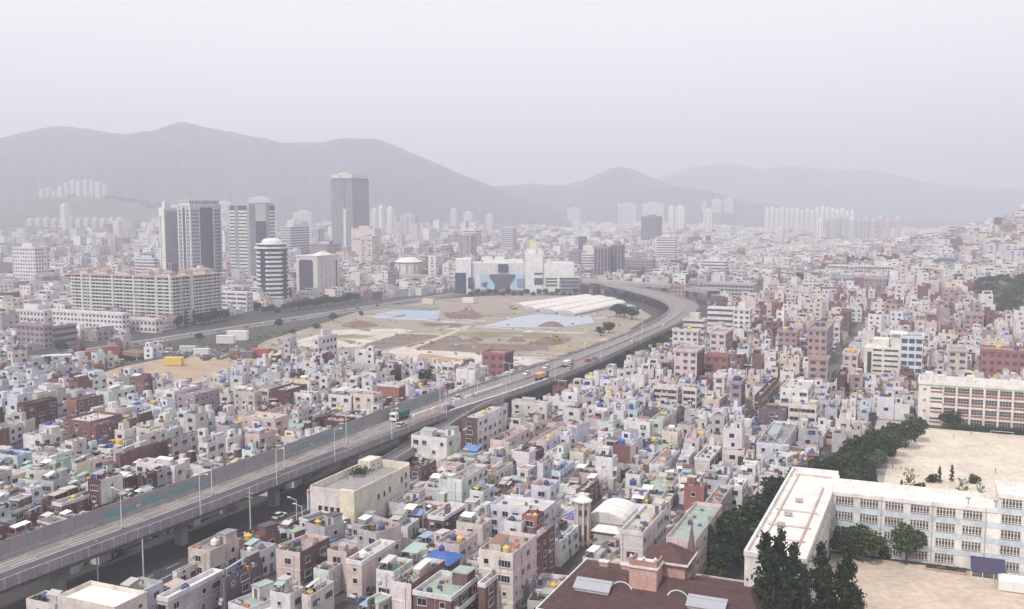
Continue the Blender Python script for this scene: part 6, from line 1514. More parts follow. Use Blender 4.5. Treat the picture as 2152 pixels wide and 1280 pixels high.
# bigger, sparser buildings out to the foot of the hills
def h_far(x, y):
    if x > 1900: n = random.choices([1,2,3,4], [25,45,22,8])[0]
    else: n = random.choices([1,2,3,4,5,7,10,14], [34,40,20,6,0,0,0,0] if x > 1480 else [22,34,25,12,5,2,0,0] if x > 1000 else [16,28,24,15,9,5,2,1])[0]
    return n*3.0+.8, n
cand.clear()
for (u0,u1,v0,v1,a,b) in ((1000,1500,-1250,700,11,19),(1500,2300,-1900,1000,14,26),(2300,3400,-2700,1300,20,38)):
    lots(u0,u1,v0,v1,a,b,h_far,rej=.12,turn=12,bs=130)
trees_far = []
for q in cand:
    if q[8] < 438 and q[1][2] < 5: continue
    if vnoise(q[1][0]*.004, q[1][1]*.004, 5) > .62 or q[1][2] > 58 or (q[1][2] > 12 and q[7] < 1800 and q[8] < 470):
        trees_far.append(q); continue
    stuff_house(*q)
far.t = None
struct('distant_houses', far, 'stuff', label='mass of distant houses and blocks across the plain')

# ------------------------------------------------------------------ trees
def leaf_quads(mb, n, fn, size, cols):
    for _ in range(n):
        x, y, z = fn(); s_ = size*random.uniform(.6, 1.3); a = random.uniform(0, 6.28); t_ = random.uniform(-.9, .9)
        dx, dy = math.cos(a)*s_, math.sin(a)*s_; ex, ey, ez = -math.sin(a)*s_*math.sin(t_), math.cos(a)*s_*math.sin(t_), s_*math.cos(t_)
        mb.face([(x-dx,y-dy,z),(x-ex,y-ey,z-ez),(x+dx,y+dy,z),(x+ex,y+ey,z+ez)], jit(random.choice(cols), .35), LF)
def blobs(n, R_, H0, H1):
    B = []
    for i in range(n):
        a = random.uniform(0, 6.28); r = random.uniform(.15, .62)*R_; z = random.uniform(H0, H1); s_ = R_*random.uniform(.34, .55); B.append((r*math.cos(a), r*math.sin(a), z, s_))
    def fn():
        x, y, z, s_ = random.choice(B); v3 = np.array([random.gauss(0,1) for _ in range(3)]); v3 /= np.linalg.norm(v3)+1e-6; r = s_*random.uniform(.7, 1.03); return x+v3[0]*r, y+v3[1]*r, z+v3[2]*r*.85
    return fn
DG = [(.022,.038,.018),(.032,.050,.022),(.017,.030,.017)]; MG = [(.045,.075,.025),(.06,.09,.03),(.035,.06,.022)]; LG = [(.12,.17,.08),(.10,.15,.065)]
TREES = {}
def tree_kind(k, cols, kind):
    for variant in range(2):
        t = MB(); cr = MB(); tc = (.09,.07,.055)
        if kind == 'broad':       # 7 m tall, 3.4 m radius
            t.cyl(0,0,-.5,3.4,.28,tc,CO,7,r1=.18)
            for a in range(5): q = a*1.26+variant; t.tube((0,0,2+.25*a),(1.7*math.cos(q),1.7*math.sin(q),4.6+.2*a),.11,tc,CO,5,.04)
            cr_ = blobs(11, 3.5, 3.0, 5.9); leaf_quads(cr, 1500, cr_, .27, cols)
        elif kind == 'conifer':   # 14 m tall spire with uneven tiers
            t.cyl(0,0,-.5,13.4,.32,tc,CO,7,r1=.04)
            br = [(random.uniform(0,6.28), z) for z in np.arange(1.2, 13.2, .26)]
            for a, z in br[::3]: r = 2.5*(1-z/14.0)**.72; t.tube((0,0,z),(r*.8*math.cos(a),r*.8*math.sin(a),z+.4),.05,tc,CO,4,.02)
            def fn():
                a, z = random.choice(br); r = 2.5*(1-z/14.0)**.72*random.uniform(.75,1.1); f = random.uniform(.15,1)**.6; w_ = .36*f
                return r*f*math.cos(a)+random.gauss(0,w_), r*f*math.sin(a)+random.gauss(0,w_), z+.4*f+random.gauss(0,.28)
            leaf_quads(cr, 3200, fn, .2, cols)
        elif kind == 'cypress':
            t.cyl(0,0,-.5,7,.18,tc,CO,6,r1=.03)
            def fn():
                z = random.uniform(.5, 8); r = 1.25*math.sin(math.pi*min(1,(z+.8)/9.4))**.8; a = random.uniform(0,6.28); return r*math.cos(a), r*math.sin(a), z
            leaf_quads(cr, 900, fn, .22, cols)
        else:                     # sparse sapling
            t.cyl(0,0,-.5,4.6,.1,tc,CO,6,r1=.03)
            for a in range(9): q = a*2.4; z = 1.6+a*.35; t.tube((0,0,z),(1.1*math.cos(q),1.1*math.sin(q),z+.9),.04,tc,CO,4,.015)
            def fn():
                a = random.randrange(9); q = a*2.4; z = 1.6+a*.35; f = random.uniform(.4,1.1); return 1.1*f*math.cos(q)+random.gauss(0,.2), 1.1*f*math.sin(q)+random.gauss(0,.2), z+.9*f+random.gauss(0,.2)
            leaf_quads(cr, 240, fn, .16, cols)
        TREES.setdefault(k, []).append((t.mesh('trunk'), cr.mesh('crown')))
tree_kind('broad_dark', DG+MG[:1], 'broad'); tree_kind('broad_mid', MG, 'broad'); tree_kind('broad_light', LG+MG[:1], 'broad'); tree_kind('conifer', DG, 'conifer'); tree_kind('cypress', DG, 'cypress'); tree_kind('sapling', LG, 'sapling')
TH = dict(broad_dark=7, broad_mid=7, broad_light=7, conifer=14, cypress=8, sapling=5.4)
def tree(kind, p, hgt, label, group, wide=1.0, name='tree'):
    t_ = thing(name, label, 'tree', (p[0], p[1], hz(p[0], p[1])), random.uniform(0, 6.28), group)
    k = hgt/TH[kind]; a, b = random.choice(TREES[kind])
    if hgt < 5.6 and kind.startswith('broad'): t_.location.z -= .30*hgt
    sc = (k*wide*random.uniform(.93,1.07), k*wide*random.uniform(.93,1.07), k)
    link('trunk', a, t_, scale=sc); link('crown', b, t_, scale=sc); return t_
# big conifers in the bottom right corner: tops surveyed in the photo
for x, yt, u, hh, lab in ((1606,1119,181,15.5,'leftmost of the tall dark conifers in front of the school wing'),(1632,1114,183,15.5,'second tall dark conifer from the left in front of the wing'),(1661,1141,180,14.5,'third tall dark conifer from the left in front of the wing'),(1685,1187,177,13,'short dark conifer between the two conifer groups'),(1622,1165,176,13.5,'bushy dark conifer low in front of the leftmost ones'),(1652,1180,175,12.5,'bushy dark conifer low below the third one'),(1718,1140,181,15,'pointed conifer standing alone against the white wing wall'),(1735,1190,178,13,'dark conifer low between the pointed one and the sand yard'),(1774,1146,182,15,'rightmost tall dark conifer at the edge of the sand yard'),(1762,1185,179,13,'dense dark conifer below the rightmost tall one'),(1800,1240,176,9,'low dark conifer at the bottom edge of the sand yard')):
    # stand it where a tree of this height reaches that pixel
    P = W(u, 0); P = P + V*along(P, V, x); hh = zfor(P, yt); tree('conifer', P, hh, lab, 'dark conifers in front of the school wing', .92, 'conifer')
# row left of the wing
row = [(1652,984),(1630,1000),(1606,1014),(1584,1032),(1562,1052)]
for i, (x, yt) in enumerate(row):
    hh = 8+1.2*math.sin(i*1.3); tree('conifer', g(x+8, yt+2, hh), hh, ORD[i]+' dark tree from the far end of the outer row left of the school wing', 'outer dark trees left of the wing', 1.05)
row = [(1668,978),(1655,992),(1641,1004),(1628,1014),(1614,1022),(1600,1034),(1588,1044),(1576,1054),(1566,1066),(1556,1080),(1550,1094),(1572,1088),(1590,1072),(1606,1056),(1622,1040)]
for i, (x, yt) in enumerate(row):
    hh = 9.5+1.5*math.sin(i*2.1); P = g(x, yt, hh); tree('broad_dark' if i % 4 == 1 else 'conifer', P, hh, ORD[i]+' dark tree from the far end along the left of the school wing', 'dark trees left of the wing', 1.4 if i % 3 else 1.9)
# tree covered bank left of the upper field
bank = [(1925,880),(1905,884),(1888,890),(1872,896),(1856,900),(1840,905),(1826,912),(1812,918),(1798,926),(1784,934),(1770,942),(1756,950),(1742,960),(1728,968),(1718,978),(1880,905),(1858,914),(1838,924),(1818,934),(1800,944),(1782,952),(1764,962),(1745,974)]
for i, (x, yt) in enumerate(bank):
    hh = 8+1.3*math.sin(i*1.7); P = g(x, yt, hh); tree('broad_dark' if i % 5 else 'broad_mid', P, hh, (ORD[i]+' tree from the far end, back row of the bank beside the field') if i < 15 else (ORD[i-15]+' tree from the far end, front row of the bank beside the field'), 'dark trees on the bank beside the sports field', 1.1)
for x, yt, lab in ((1846,944,'uppermost light green tree in front of the dark bank'),(1832,956,'middle light green tree in front of the dark bank'),(1818,968,'lower light green tree in front of the dark bank'),(1796,976,'lowest light green tree in front of the dark bank')): tree('broad_light', g(x, yt, 6), 6, lab, 'light green trees by the bank', 1.05)
for x, yt, hh, kind, lab in ((1836,972,8,'conifer','thin dark conifer behind the school roof beside the field path'),(1815,985,6,'broad_dark','purplish dark bushy tree behind the school roof'),(1796,990,6,'broad_mid','low bush tree behind the left end of the school roof'),
    (1895,1008,4,'conifer','tiny pointed shrub behind the school roof'),(1914,985,7.5,'sapling','bare branched tree behind the school roof'),(1932,1000,5,'broad_dark','rounded dark tree right of the bare branched one'),
    (1960,985,4,'broad_dark','leftmost shrub of the field edge cluster behind the long roof'),(1975,980,5,'conifer','pointed shrub of the field edge cluster behind the long roof'),(2001,977,5,'conifer','tallest pointed shrub of the field edge cluster'),(2050,990,3.6,'broad_dark','small shrub cluster right of the field edge cluster'),
    (2024,1003,7,'sapling','pale sapling in front of the field edge'),(2062,1018,4.5,'sapling','very thin sapling right of the pale one'),
    (1815,1104,8.5,'broad_mid','broad green tree left in the school courtyard'),(1838,1118,6.5,'broad_mid','smaller green tree joined to the left courtyard tree'),(1775,1112,7,'broad_dark','dark tree in the inner corner of the school courtyard'),(1806,1140,4,'broad_light','yellowish low tree under the left courtyard tree'),(1858,1135,4,'broad_dark','small dark tree right of the left courtyard group'),
    (1908,1104,9,'broad_mid','big round tree in front of the middle of the school'),(2105,1142,5,'broad_mid','small tree right of the violet shelter'),(2120,1145,5,'broad_dark','second small tree right of the violet shelter'),(2140,1150,4.5,'broad_mid','third small tree right of the violet shelter'),
    (1491,1104,9.5,'cypress','tall dark cypress beside the pale pink building'),(1527,1145,7.5,'broad_dark','round dark tree right of the cypress'),(1505,1180,5,'broad_mid','green bush below the cypress'),(1543,1205,3.5,'broad_dark','small dark shrub beside the maroon roof'),(1556,1212,3,'broad_dark','second small dark shrub beside the maroon roof'),
    (880,1035,5,'broad_mid','tree in the yard right of the cream hall'),(895,1040,4.5,'broad_dark','darker tree in the yard right of the cream hall'),(822,1083,4,'cypress','slim dark tree at the corner of the cream hall'),
    (765,792,7,'broad_dark','dark tree left of the rounded cream building'),(812,768,8,'conifer','spiky dark tree above the red brick building'),(832,775,7,'broad_dark','dark tree right of the spiky one'),(893,775,7.5,'broad_dark','dark tree beside the white sheds by the expressway'),
    (1435,853,6,'broad_mid','tree beside the long dark brown shed'),(1487,775,6,'broad_dark','dark tree in front of the red brick block'),(1450,910,4,'broad_mid','leafy bush among houses right of the cream house'),(1620,950,4,'broad_mid','bush beside the long pale blue house'),
    (475,900,6,'broad_dark','dark tree at the gap right of the ivory corner building'),(485,915,5,'broad_dark','lower dark tree at the gap right of the ivory corner building'),
    (1990,866,6,'broad_dark','leftmost tree in front of the red and white school'),(2010,862,6,'broad_dark','second tree in front of the red and white school'),(2045,866,5.5,'broad_dark','third tree in front of the red and white school'),(2065,862,6,'broad_mid','fourth tree in front of the red and white school'),(2085,866,5.5,'broad_dark','fifth tree in front of the red and white school'),(2105,854,7.5,'broad_dark','largest rightmost tree in front of the red and white school'),(1938,872,5,'broad_dark','tree at the corner of the red and white school')):
    tree(kind, g(x, yt, hh), hh, lab, None)
hd = MB(); 
for k in range(5200):
    P = W(383.5+random.uniform(0,3.2), 5+random.uniform(0,27)); z = random.uniform(.1,1.9); e = .22; an = random.uniform(0,3.1); dx,dy = math.cos(an)*e, math.sin(an)*e
    hd.face([(P[0]-dx,P[1]-dy,z),(P[0]+dx,P[1]+dy,z),(P[0]+dx*.5,P[1]+dy*.5,z+e),(P[0]-dx*.6,P[1]-dy*.6,z+e)], jit(random.choice(DG+MG), .3), LF)
o = struct('hedge', hd, 'thing'); tag(o, 'dense clipped hedge in front of the red and white school', 'hedge'); o['kind'] = 'thing'
# river side and mid-distance trees
k = 0
for x, y, hh, kd, lab in [(375,678,9,'broad_dark','a'),(392,676,11,'conifer','b'),(408,674,11,'conifer','c'),(425,672,9,'broad_dark','d'),(440,668,8,'broad_dark','e'),(455,666,9,'broad_dark','f'),(470,662,8,'broad_dark','g')]:
    tree(kd, g(x, y+12), hh, ORD[k]+' tree from the left at the foot of the block of flats', 'trees at the foot of the block of flats', 1.1); k += 1
for i in range(9): tree('broad_dark', g(628+i*15, 649-i*2.0+3), 8+math.sin(i*2), ORD[i]+' dense tree from the left along the river road by the arched office', 'trees along the river road', 1.25)
for i in range(5): tree('broad_dark', g(556+i*14, 660-i*1.5), 6+math.sin(i*2), ORD[i]+' tree from the left at the foot of the round tower', 'trees at the foot of the round tower', 1.2)
for i in range(18): tree('broad_dark', g(990+i*13, 621), 5.5+.8*math.sin(i*2.3), ORD[i]+' tree from the left along the foot of the shopping complex', 'tree row along the shopping complex', 1.15)
for i, (x, y, hh) in enumerate(((1676,597,12),(1690,600,10),(1608,596,9),(1532,590,9),(1312,632,7),(1295,665,9),(1312,668,9),(1328,672,9),(1280,700,7),(1262,706,6),(1425,610,7),(1130,610,6),(540,652,6),(1430,670,6),(1375,752,9),(1392,740,9),(1352,760,8),(1330,768,8),(1308,776,7))):
    tree('broad_dark', g(x, y), hh, ['big dark tree left of the very long ivory school','second dark tree left of the very long ivory school','dark tree above the salmon blocks','dark tree by the white office with five bands','dark tree inside the bend beside the sky blue tarpaulin','left tree of three beside the expressway inside the bend','middle tree of three beside the expressway inside the bend','right tree of three beside the expressway inside the bend','low tree beside the expressway and brown hardstanding','lowest tree beside the expressway edge','dark tree behind the bend','dark tree right of the mall front','small tree between the flats and round tower','dark tree right outside the bend','dark tree under the expressway left of the ivory block','second dark tree under the expressway','third dark tree under the expressway','fourth dark tree under the expressway','fifth dark tree under the expressway'][i], 'scattered mid-distance trees', 1.3)
for i, (x, y) in enumerate(((200,690),(250,694),(585,690),(615,700),(665,690),(700,676),(760,662),(420,712),(130,742),(495,715))):
    tree('broad_mid', g(x, y), 4+i%3, ORD[i]+' from the left-hand end among scattered bushes by the river', 'scattered bushes by the river', 1.3, 'bush')
# wooded knoll on the right and far woods (uncountable)
wd = MB()
def wood(cx, cy, cz, R_, n, s_, cols):
    for _ in range(n):
        v3 = rng.normal(size=3); v3 /= np.linalg.norm(v3); r = R_*random.uniform(.75,1.05); a = random.uniform(0,3.14); sz = s_*random.uniform(.6,1.3); t_ = random.uniform(-1,1)
        x, y, z = cx+v3[0]*r, cy+v3[1]*r, cz+abs(v3[2])*r*.8; dx, dy = math.cos(a)*sz, math.sin(a)*sz; ex, ey, ez = -math.sin(a)*sz*math.sin(t_), math.cos(a)*sz*math.sin(t_), sz*math.cos(t_)
        wd.face([(x-dx,y-dy,z),(x-ex,y-ey,z-ez),(x+dx,y+dy,z),(x+ex,y+ey,z+ez)], jit(random.choice(cols), .35), LF)
KN = [(2035,640),(2075,620),(2200,625),(2260,700),(2120,695),(2060,662)]
for _ in range(420):
    x, y = random.uniform(2030,2260), random.uniform(612,705)
    if not inpoly(x, y, KN): continue
    P = g(x, y); r = random.uniform(2.5,5); wood(P[0], P[1], hz(P[0],P[1])+1.0, r, 90, .55, DG+MG if vnoise(x*.03,y*.05,2) > -.3 else LG+MG)
for q in trees_far[:1500]:
    P = q[1]; 
    if abs(q[7]) > 2300: continue
    wood(P[0], P[1], P[2]+1, random.uniform(5,9)*(1 if q[0]<2300 else 1.5), 34, 1.9 if q[0]<2300 else 3.2, DG+MG)
for _ in range(240):     # crest of the right hand hill
    x = random.uniform(1990,2300); P = g(x, 520); D = random.uniform(1500,2100); px = (x-1076)/FPX*D; z = hz(px, D)
    if z > 38: wood(px, D, z+1, random.uniform(5,9), 26, 1.6, DG)
struct('woodland', wd, 'stuff', label='woods on the knoll and between the distant houses')
# scattered street greenery between the houses
gs = MB(); wd_keep = wd; wd = gs
for q in random.sample(rest, min(420, len(rest))):
    u, v = uvof(q[1]); P = W(u+q[3]/2+.4, v-q[2]/2-.4); wood(P[0], P[1], hz(P[0],P[1])+1.5, random.uniform(1.1,2.2), 40, .4, DG+MG)
for q in near:
    if random.random() < .3:
        u, v = uvof(q[1]); P = W(u+q[3]/2+.5, v+q[2]/2+.3); wood(P[0], P[1], 1.2, random.uniform(.8,1.6), 60, .2, DG+MG)
struct('garden_shrubs', gs, 'stuff')
yc = MB()
for q in near+rest:
    if q[0] > 780: continue
    u, v = uvof(q[1])
    for _ in range(random.choice((1,2,2,3,4))):
        s1, s2 = random.choice((-1,1)), random.choice((-1,1)); P = W(u+s1*(q[3]/2+random.uniform(-.4,1.4)), v+s2*(q[2]/2+random.uniform(-.6,1.2))); up, vp = uvof(P)
        if blocked(up, vp, 0) : continue
        a_, b_ = random.uniform(.5,1.9), random.uniform(.4,1.4); hh = random.uniform(1.0,3.6) if random.random() < .75 else random.uniform(2.5, 5.2)
        cc = random.choice(((.50,.49,.49),(.30,.29,.30),(.14,.13,.15),(.62,.61,.60),(.20,.10,.09),(.10,.14,.24),(.36,.33,.30),(.08,.08,.09),(.22,.25,.23),(.46,.36,.30),(.07,.06,.08)))
        yc.at(P[0], P[1], q[1][2], RZ+q[6]+random.choice((0,1.57))); yc.box(-a_,a_,-b_,b_,hh-random.choice((.15,.6,hh)),hh,jit(cc,.15),random.choice((CO,PA,ME)),bottom=True)
        if random.random() < .35: yc.box(-a_*.3,a_*.3,-b_*.4,b_*.4,hh,hh+random.uniform(.3,.9),jit(random.choice(((.06,.06,.07),(.5,.5,.5),(.35,.2,.1),(.07,.10,.05))),.2),PA)
    if random.random() < .45:      # clutter and laundry on the roof
        for _ in range(random.randint(1,4)):
            x_, y_ = random.uniform(-.4,.4)*q[3], random.uniform(-.4,.4)*q[2]; P = W(u+x_, v+y_); zt = q[1][2]+q[4]-.75; s_ = random.uniform(.25,.8)
            yc.at(P[0], P[1], zt, RZ+random.uniform(0,3)); yc.box(-s_,s_,-s_*.5,s_*.5,0,random.uniform(.3,1.3),jit(random.choice(((.06,.06,.07),(.6,.6,.6),(.28,.12,.09),(.07,.10,.05),(.10,.14,.28),(.3,.3,.3))),.2),PA)
yc.t = None; struct('yard_clutter', yc, 'stuff')

# ------------------------------------------------------------------ traffic
CARM = {}
def car_mesh(col, van=False):
    k = (col, van)
    if k not in CARM:
        mb = MB(); L_, Wd = (4.4, 1.75) if not van else (4.9, 1.85); hb = .78 if not van else 1.0; ht = 1.42 if not van else 1.95
        def prism(x0,x1,x2,x3,z0,z1,y0,y1,c_,m_):
            P = [(x0,-y0,z0),(x3,-y0,z0),(x2,-y1,z1),(x1,-y1,z1)]; Q = [(x,-y,z) for x,y,z in P]
            mb.face(P,c_,m_); mb.face(Q[::-1],c_,m_)
            for i in range(4): j=(i+1)%4; mb.face([P[j],P[i],Q[i],Q[j]],c_,m_)
        prism(-L_/2,-L_/2+.06,L_/2-.12,L_/2,.28,hb,Wd/2,Wd/2-.06,col,ME)
        c0, c1, c2, c3 = (-L_/2+.35,-L_/2+1.0,L_/2-1.9,L_/2-1.2) if not van else (-L_/2+.08,-L_/2+.2,L_/2-1.3,L_/2-.5)
        prism(c0,c1,c2,c3,hb+.002,ht-.06,Wd/2-.08,Wd/2-.28,(.04,.045,.06),GL); prism(c1-.05,c1,c2,c2+.05,ht-.058,ht,Wd/2-.27,Wd/2-.32,col,ME)
        for x in (-L_/2+.85, L_/2-.85):
            for s_ in (-1,1):
                n = 10; y = s_*Wd/2; P = [(x+.32*math.cos(2*math.pi*i/n), y, .32+.32*math.sin(2*math.pi*i/n)) for i in range(n)]; Q = [(a,y-s_*.2,b) for a,_,b in P]
                mb.face(P if s_ < 0 else P[::-1], (.02,.02,.02), CO)
                for i in range(n): j=(i+1)%n; mb.face([P[i],P[j],Q[j],Q[i]], (.02,.02,.02), CO)
        for s_ in (-1,1): mb.box(L_/2-.02,L_/2+.02,s_*.6-.15,s_*.6+.15,.5,.66,(.7,.7,.66),ME); mb.box(-L_/2-.02,-L_/2+.02,s_*.6-.15,s_*.6+.15,.5,.66,(.4,.03,.03),ME)
        CARM[k] = mb.mesh('car')
    return CARM[k]
CC = dict(white=(.72,.72,.72), silver=(.45,.46,.48), black=(.025,.025,.03), red=(.35,.04,.04), blue=(.06,.10,.28), grey=(.2,.2,.22), yellow=(.6,.42,.06))
def car(p, rz, cn, label, group, van=False):
    o = link('van' if van else 'car', car_mesh(CC[cn], van), None, p, rz); tag(o, label, 'van' if van else 'car', group)
def deck_pose(u, f, rev=False):
    a = dk(u, f); b = dk(u+2, f); r = math.atan2(b[1]-a[1], b[0]-a[0]); a[2] = DZ+.02; return a, r+(math.pi if rev else 0)
def u_at(x, f):     # deck station seen at picture column x
    us = np.linspace(70, 705, 1200); xs = np.array([proj(dk(u_, f))[0] for u_ in us]); return float(us[int(np.argmin(abs(xs-x)))])
CARS = [(960,.28,'silver','car just ahead of the white barrier blocks'),(1108,.25,'white','white car below the tree hedge of the building site'),(1148,.28,'white','white car on the left lanes beside the lone red block'),(1198,.78,'silver','silver car on the right lanes past the lone red block'),(1236,.8,'red','dark red car near the right parapet'),
        (1208,.3,'white','pale car alone on the left lanes'),(1250,.86,'grey','dark car hugging the right parapet'),(1290,.7,'silver','pale van like car halfway to the bend'),(1330,.75,'white','white car shortly before the bend'),(1365,.3,'grey','dark grey car on the left lanes before the bend'),(1395,.6,'white','white car at the start of the bend'),(1425,.5,'silver','silver car in the middle of the bend'),(945,.72,'blue','blue car low on the right lanes'),(1100,.7,'white','white car near the orange lorry'),(845,.72,'silver','silver car right of the green lorry'),(1385,.8,'blue','blue car on the outer lane before the bend')]
for x, f, cn, lab in CARS[::2]+CARS[1:4:2]:
    p, r = deck_pose(u_at(x, f), f, f < .5); car(p, r, cn, lab+' on the expressway', 'cars on the expressway', van='van' in lab)
def lorry(p, r, cabc, boxc, label, L_=8.5, tarp=False):
    t_ = thing('lorry', label, 'lorry', p, r); m_ = MB(); x0 = L_/2-2.0
    m_.box(x0, L_/2, -1.15, 1.15, .5, 2.7, cabc, ME); m_.box(x0+.2, L_/2-.3, -1.05, 1.05, 2.7, 2.95, cabc, ME); cb_ = part('cab', m_, t_)
    m_ = MB(); m_.box(L_/2, L_/2+.04, -1.0, 1.0, 1.5, 2.4, (.04,.04,.06), GL); m_.box(x0+.6, L_/2-.3, -1.19, -1.151, 1.5, 2.3, (.04,.04,.06), GL); m_.box(x0+.6, L_/2-.3, 1.151, 1.19, 1.5, 2.3, (.04,.04,.06), GL); part('windscreen', m_, cb_)
    m_ = MB(); m_.box(-L_/2, x0-.2, -1.2, 1.2, .9, 1.15, (.1,.1,.1), ME)
    m_.box(-L_/2, x0-.25, -1.22, 1.22, 1.16, 2.7, boxc, ME); n = 6
    if tarp: m_.hip(-L_/2+.1, x0-.35, -1.15, 1.15, 2.7, 3.3, tuple(q*.85 for q in boxc), ME, .9)
    for k in range(n): x = -L_/2+(x0-.25+L_/2)*k/n; m_.box(x, x+.1, -1.28, 1.28, 1.2, 2.65, tuple(q*.8 for q in boxc), ME)
    part('load_bed', m_, t_)
    wm = MB(); n = 12; P = [(.48*math.cos(2*math.pi*i/n), -.15, .48*math.sin(2*math.pi*i/n)) for i in range(n)]; Q = [(a,.15,b) for a,_,b in P]; wm.face(P,(.02,.02,.02),CO); wm.face(Q[::-1],(.02,.02,.02),CO)
    for i in range(n): j=(i+1)%n; wm.face([P[j],P[i],Q[i],Q[j]],(.02,.02,.02),CO)
    wm = wm.mesh('wheel')
    for x in (L_/2-1.1, -L_/2+1.2, -L_/2+2.4):
        for y in (-1.05, 1.05): link('wheel', wm, t_, (x,y,.48))
p, r = deck_pose(u_at(838,.25), .27, True); lorry(p, r, (.72,.72,.72), (.03,.11,.08), 'large lorry with a white cab and a green tarpaulined load on the expressway', 9.2, True)
p, r = deck_pose(u_at(1138,.78), .78); lorry(p, r, (.08,.10,.25), (.60,.36,.18), 'lorry with an orange load near the right parapet of the expressway', 9)
p, r = deck_pose(u_at(1192,.6), .62); lorry(p, r, (.30,.20,.20), (.66,.65,.64), 'white box lorry on the middle of the expressway', 8)
# white painted barrier blocks and orange cones on the deck
bbm = MB(); bbm.box(-1.5,1.5,-.3,.3,0,.85,(.74,.73,.72),PA); bbm.box(-1.2,1.2,-.18,.18,.85,1.0,(.74,.73,.72),PA); bbm = bbm.mesh('barrier_block')
for i, x in enumerate([875,886,897,915,937,960,985,1005,1020,1035,1050]):
    p, r = deck_pose(u_at(x,.44), .44); o = link('barrier_block', bbm, None, p, r, (1.6,1,1)); tag(o, ORD[i]+' white concrete block from the green lorry along the middle of the expressway', 'barrier block', 'white blocks along the middle of the expressway')
for i, x in enumerate(range(955,1150,12)):
    p, r = deck_pose(u_at(x,.97), .955); o = link('barrier_block', bbm, None, p, r, (1.35,1,1)); tag(o, ORD[i]+' white concrete block from the near end along the right parapet', 'barrier block', 'white blocks along the right parapet')
cnm = MB(); cnm.box(-.25,.25,-.25,.25,0,.06,(.6,.16,.04),ME); cnm.cyl(0,0,.06,.8,.2,(.68,.20,.05),ME,8,r1=.04); cnm = cnm.mesh('traffic_cone')
for i in range(9):
    p, r = deck_pose(u_at(886+i*6,.66), .66); o = link('traffic_cone', cnm, None, p, 0, 1.0); tag(o, ORD[i]+' orange cone from the near end of the line right of the green lorry', 'traffic cone', 'orange cones on the expressway')
# street under the expressway, parked cars
for i, (u, v, cn, lab) in enumerate(((206,-153.8,'white','white car climbing the street beside the cream hall'),(222,-151,'black','black car entering the slip ramp'),(196,-148.2,'silver','silver car parked by the lamp left of the cream hall'),(150,-155,'red','red car in the shade under the expressway'))):
    p = W(u, v, .03); car(p, math.pi/2+RZ, cn, lab, 'cars in the street under the expressway')
PL = [(x, y) for y in (852,859,867) for x in range(436, 556, 17)]
for i, (x, y) in enumerate(PL):
    if i % 5 == 4: continue
    p = g(x-(y-852)*.9, y); p[2] = .03; cn = random.choice(('white','silver','black','red','blue','white','silver','grey')); row_ = ('back','middle','front')[(y-852+1)//7]
    car(p, RZ+math.pi/2+random.uniform(-.06,.06), cn, cn+' car '+ORD[(x-436)//17]+' from the left in the '+row_+' row of the walled parking lot', 'cars in the walled parking lot')
for i in range(20):
    r = -40+i*22+random.uniform(-4,4); s_ = random.choice((-5,-12.5)); p = np.array(rs(r, s_, .03)); cn = random.choice(('white','silver','white','blue','red','grey')); x, y, D = proj(p)
    if not 0 < x < 860: continue
    car(p, math.atan2(RD[1],RD[0]), cn, cn+' car '+ORD[i]+' along the river road counted from the left edge', 'cars on the river road')
cm_ = MB(); cm_.box(-3,3,-1.2,1.2,.15,2.7,(1,1,1),ME)
def container(p, rz, col, label, sc=1):
    m_ = MB(); m_.box(-3,3,-1.2,1.2,.15,2.7,col,ME)
    for k in range(9): x = -2.8+k*.68; m_.box(x,x+.2,-1.26,1.26,.2,2.62,tuple(q*.9 for q in col),ME)
    m_.box(-3.05,3.05,-1.25,1.25,2.701,2.8,col,ME); o = link('container', m_.mesh('container'), None, p, rz, sc); tag(o, label, 'container', 'containers and cabins at the building site')
for x, y, c_, rz, lab, sc in ((366,768,(.62,.46,.12),.3,'yellow container on the bare pinkish lot',1.5),(232,745,(.34,.10,.08),.9,'red brown container beside the bridge at the left',1.6),(188,757,(.30,.09,.08),1.0,'darker red container nearer the left bank',1.7),(550,750,(.36,.10,.08),.1,'long red container left of the lone white block',1.6),(120,772,(.55,.55,.62),.8,'pale lavender cabin beside the river at the left',2.2),(262,737,(.3,.12,.1),.6,'small red brown cabin at the bridge head',1.1),(500,715,(.66,.66,.66),.4,'white site cabin beside the green river bank',2.0),(475,722,(.60,.60,.60),.4,'lower white site cabin beside the river bank',1.7),(900,640,(.60,.52,.44),.1,'beige cabin at the back of the building site',1.6),(985,637,(.66,.62,.58),.1,'pale cabin at the back of the site in front of the shopping complex',1.6),
    (590,765,(.25,.12,.12),.2,'dark red hut among site lorries',1.2),(330,752,(.2,.25,.4),.4,'blue cabin at the edge of the pinkish lot',1.0),(395,742,(.5,.5,.52),.5,'grey cabin above the yellow container',1.4),(425,748,(.55,.55,.56),.3,'pale grey cabin right above the yellow container',1.4),(520,752,(.14,.12,.14),.2,'dark cabin left of the long red container',1.2),(620,758,(.2,.13,.13),.1,'brown cabin near the lone white block',1.4)):
    p = g(x, y); p[2] = 0; container(p, RZ+rz, c_, lab, sc)
# small shrubs / scrap piles along the near river bank
sc_ = MB()
for _ in range(500):
    x = random.uniform(300,650); y = 742+random.gauss(0,5)-.02*(x-300)+ (x>420)*8; P = g(x,y); s_ = random.uniform(.4,1.6); sc_.at(P[0],P[1],0,random.uniform(0,3)); sc_.box(-s_,s_,-s_*.6,s_*.6,0,random.uniform(.4,1.8),random.choice(((.06,.08,.04),(.1,.08,.08),(.3,.3,.33),(.07,.1,.05),(.25,.12,.1),(.4,.4,.42),(.12,.18,.3))),PA)
sc_.t = None; struct('scrap_and_bushes', sc_, 'stuff')

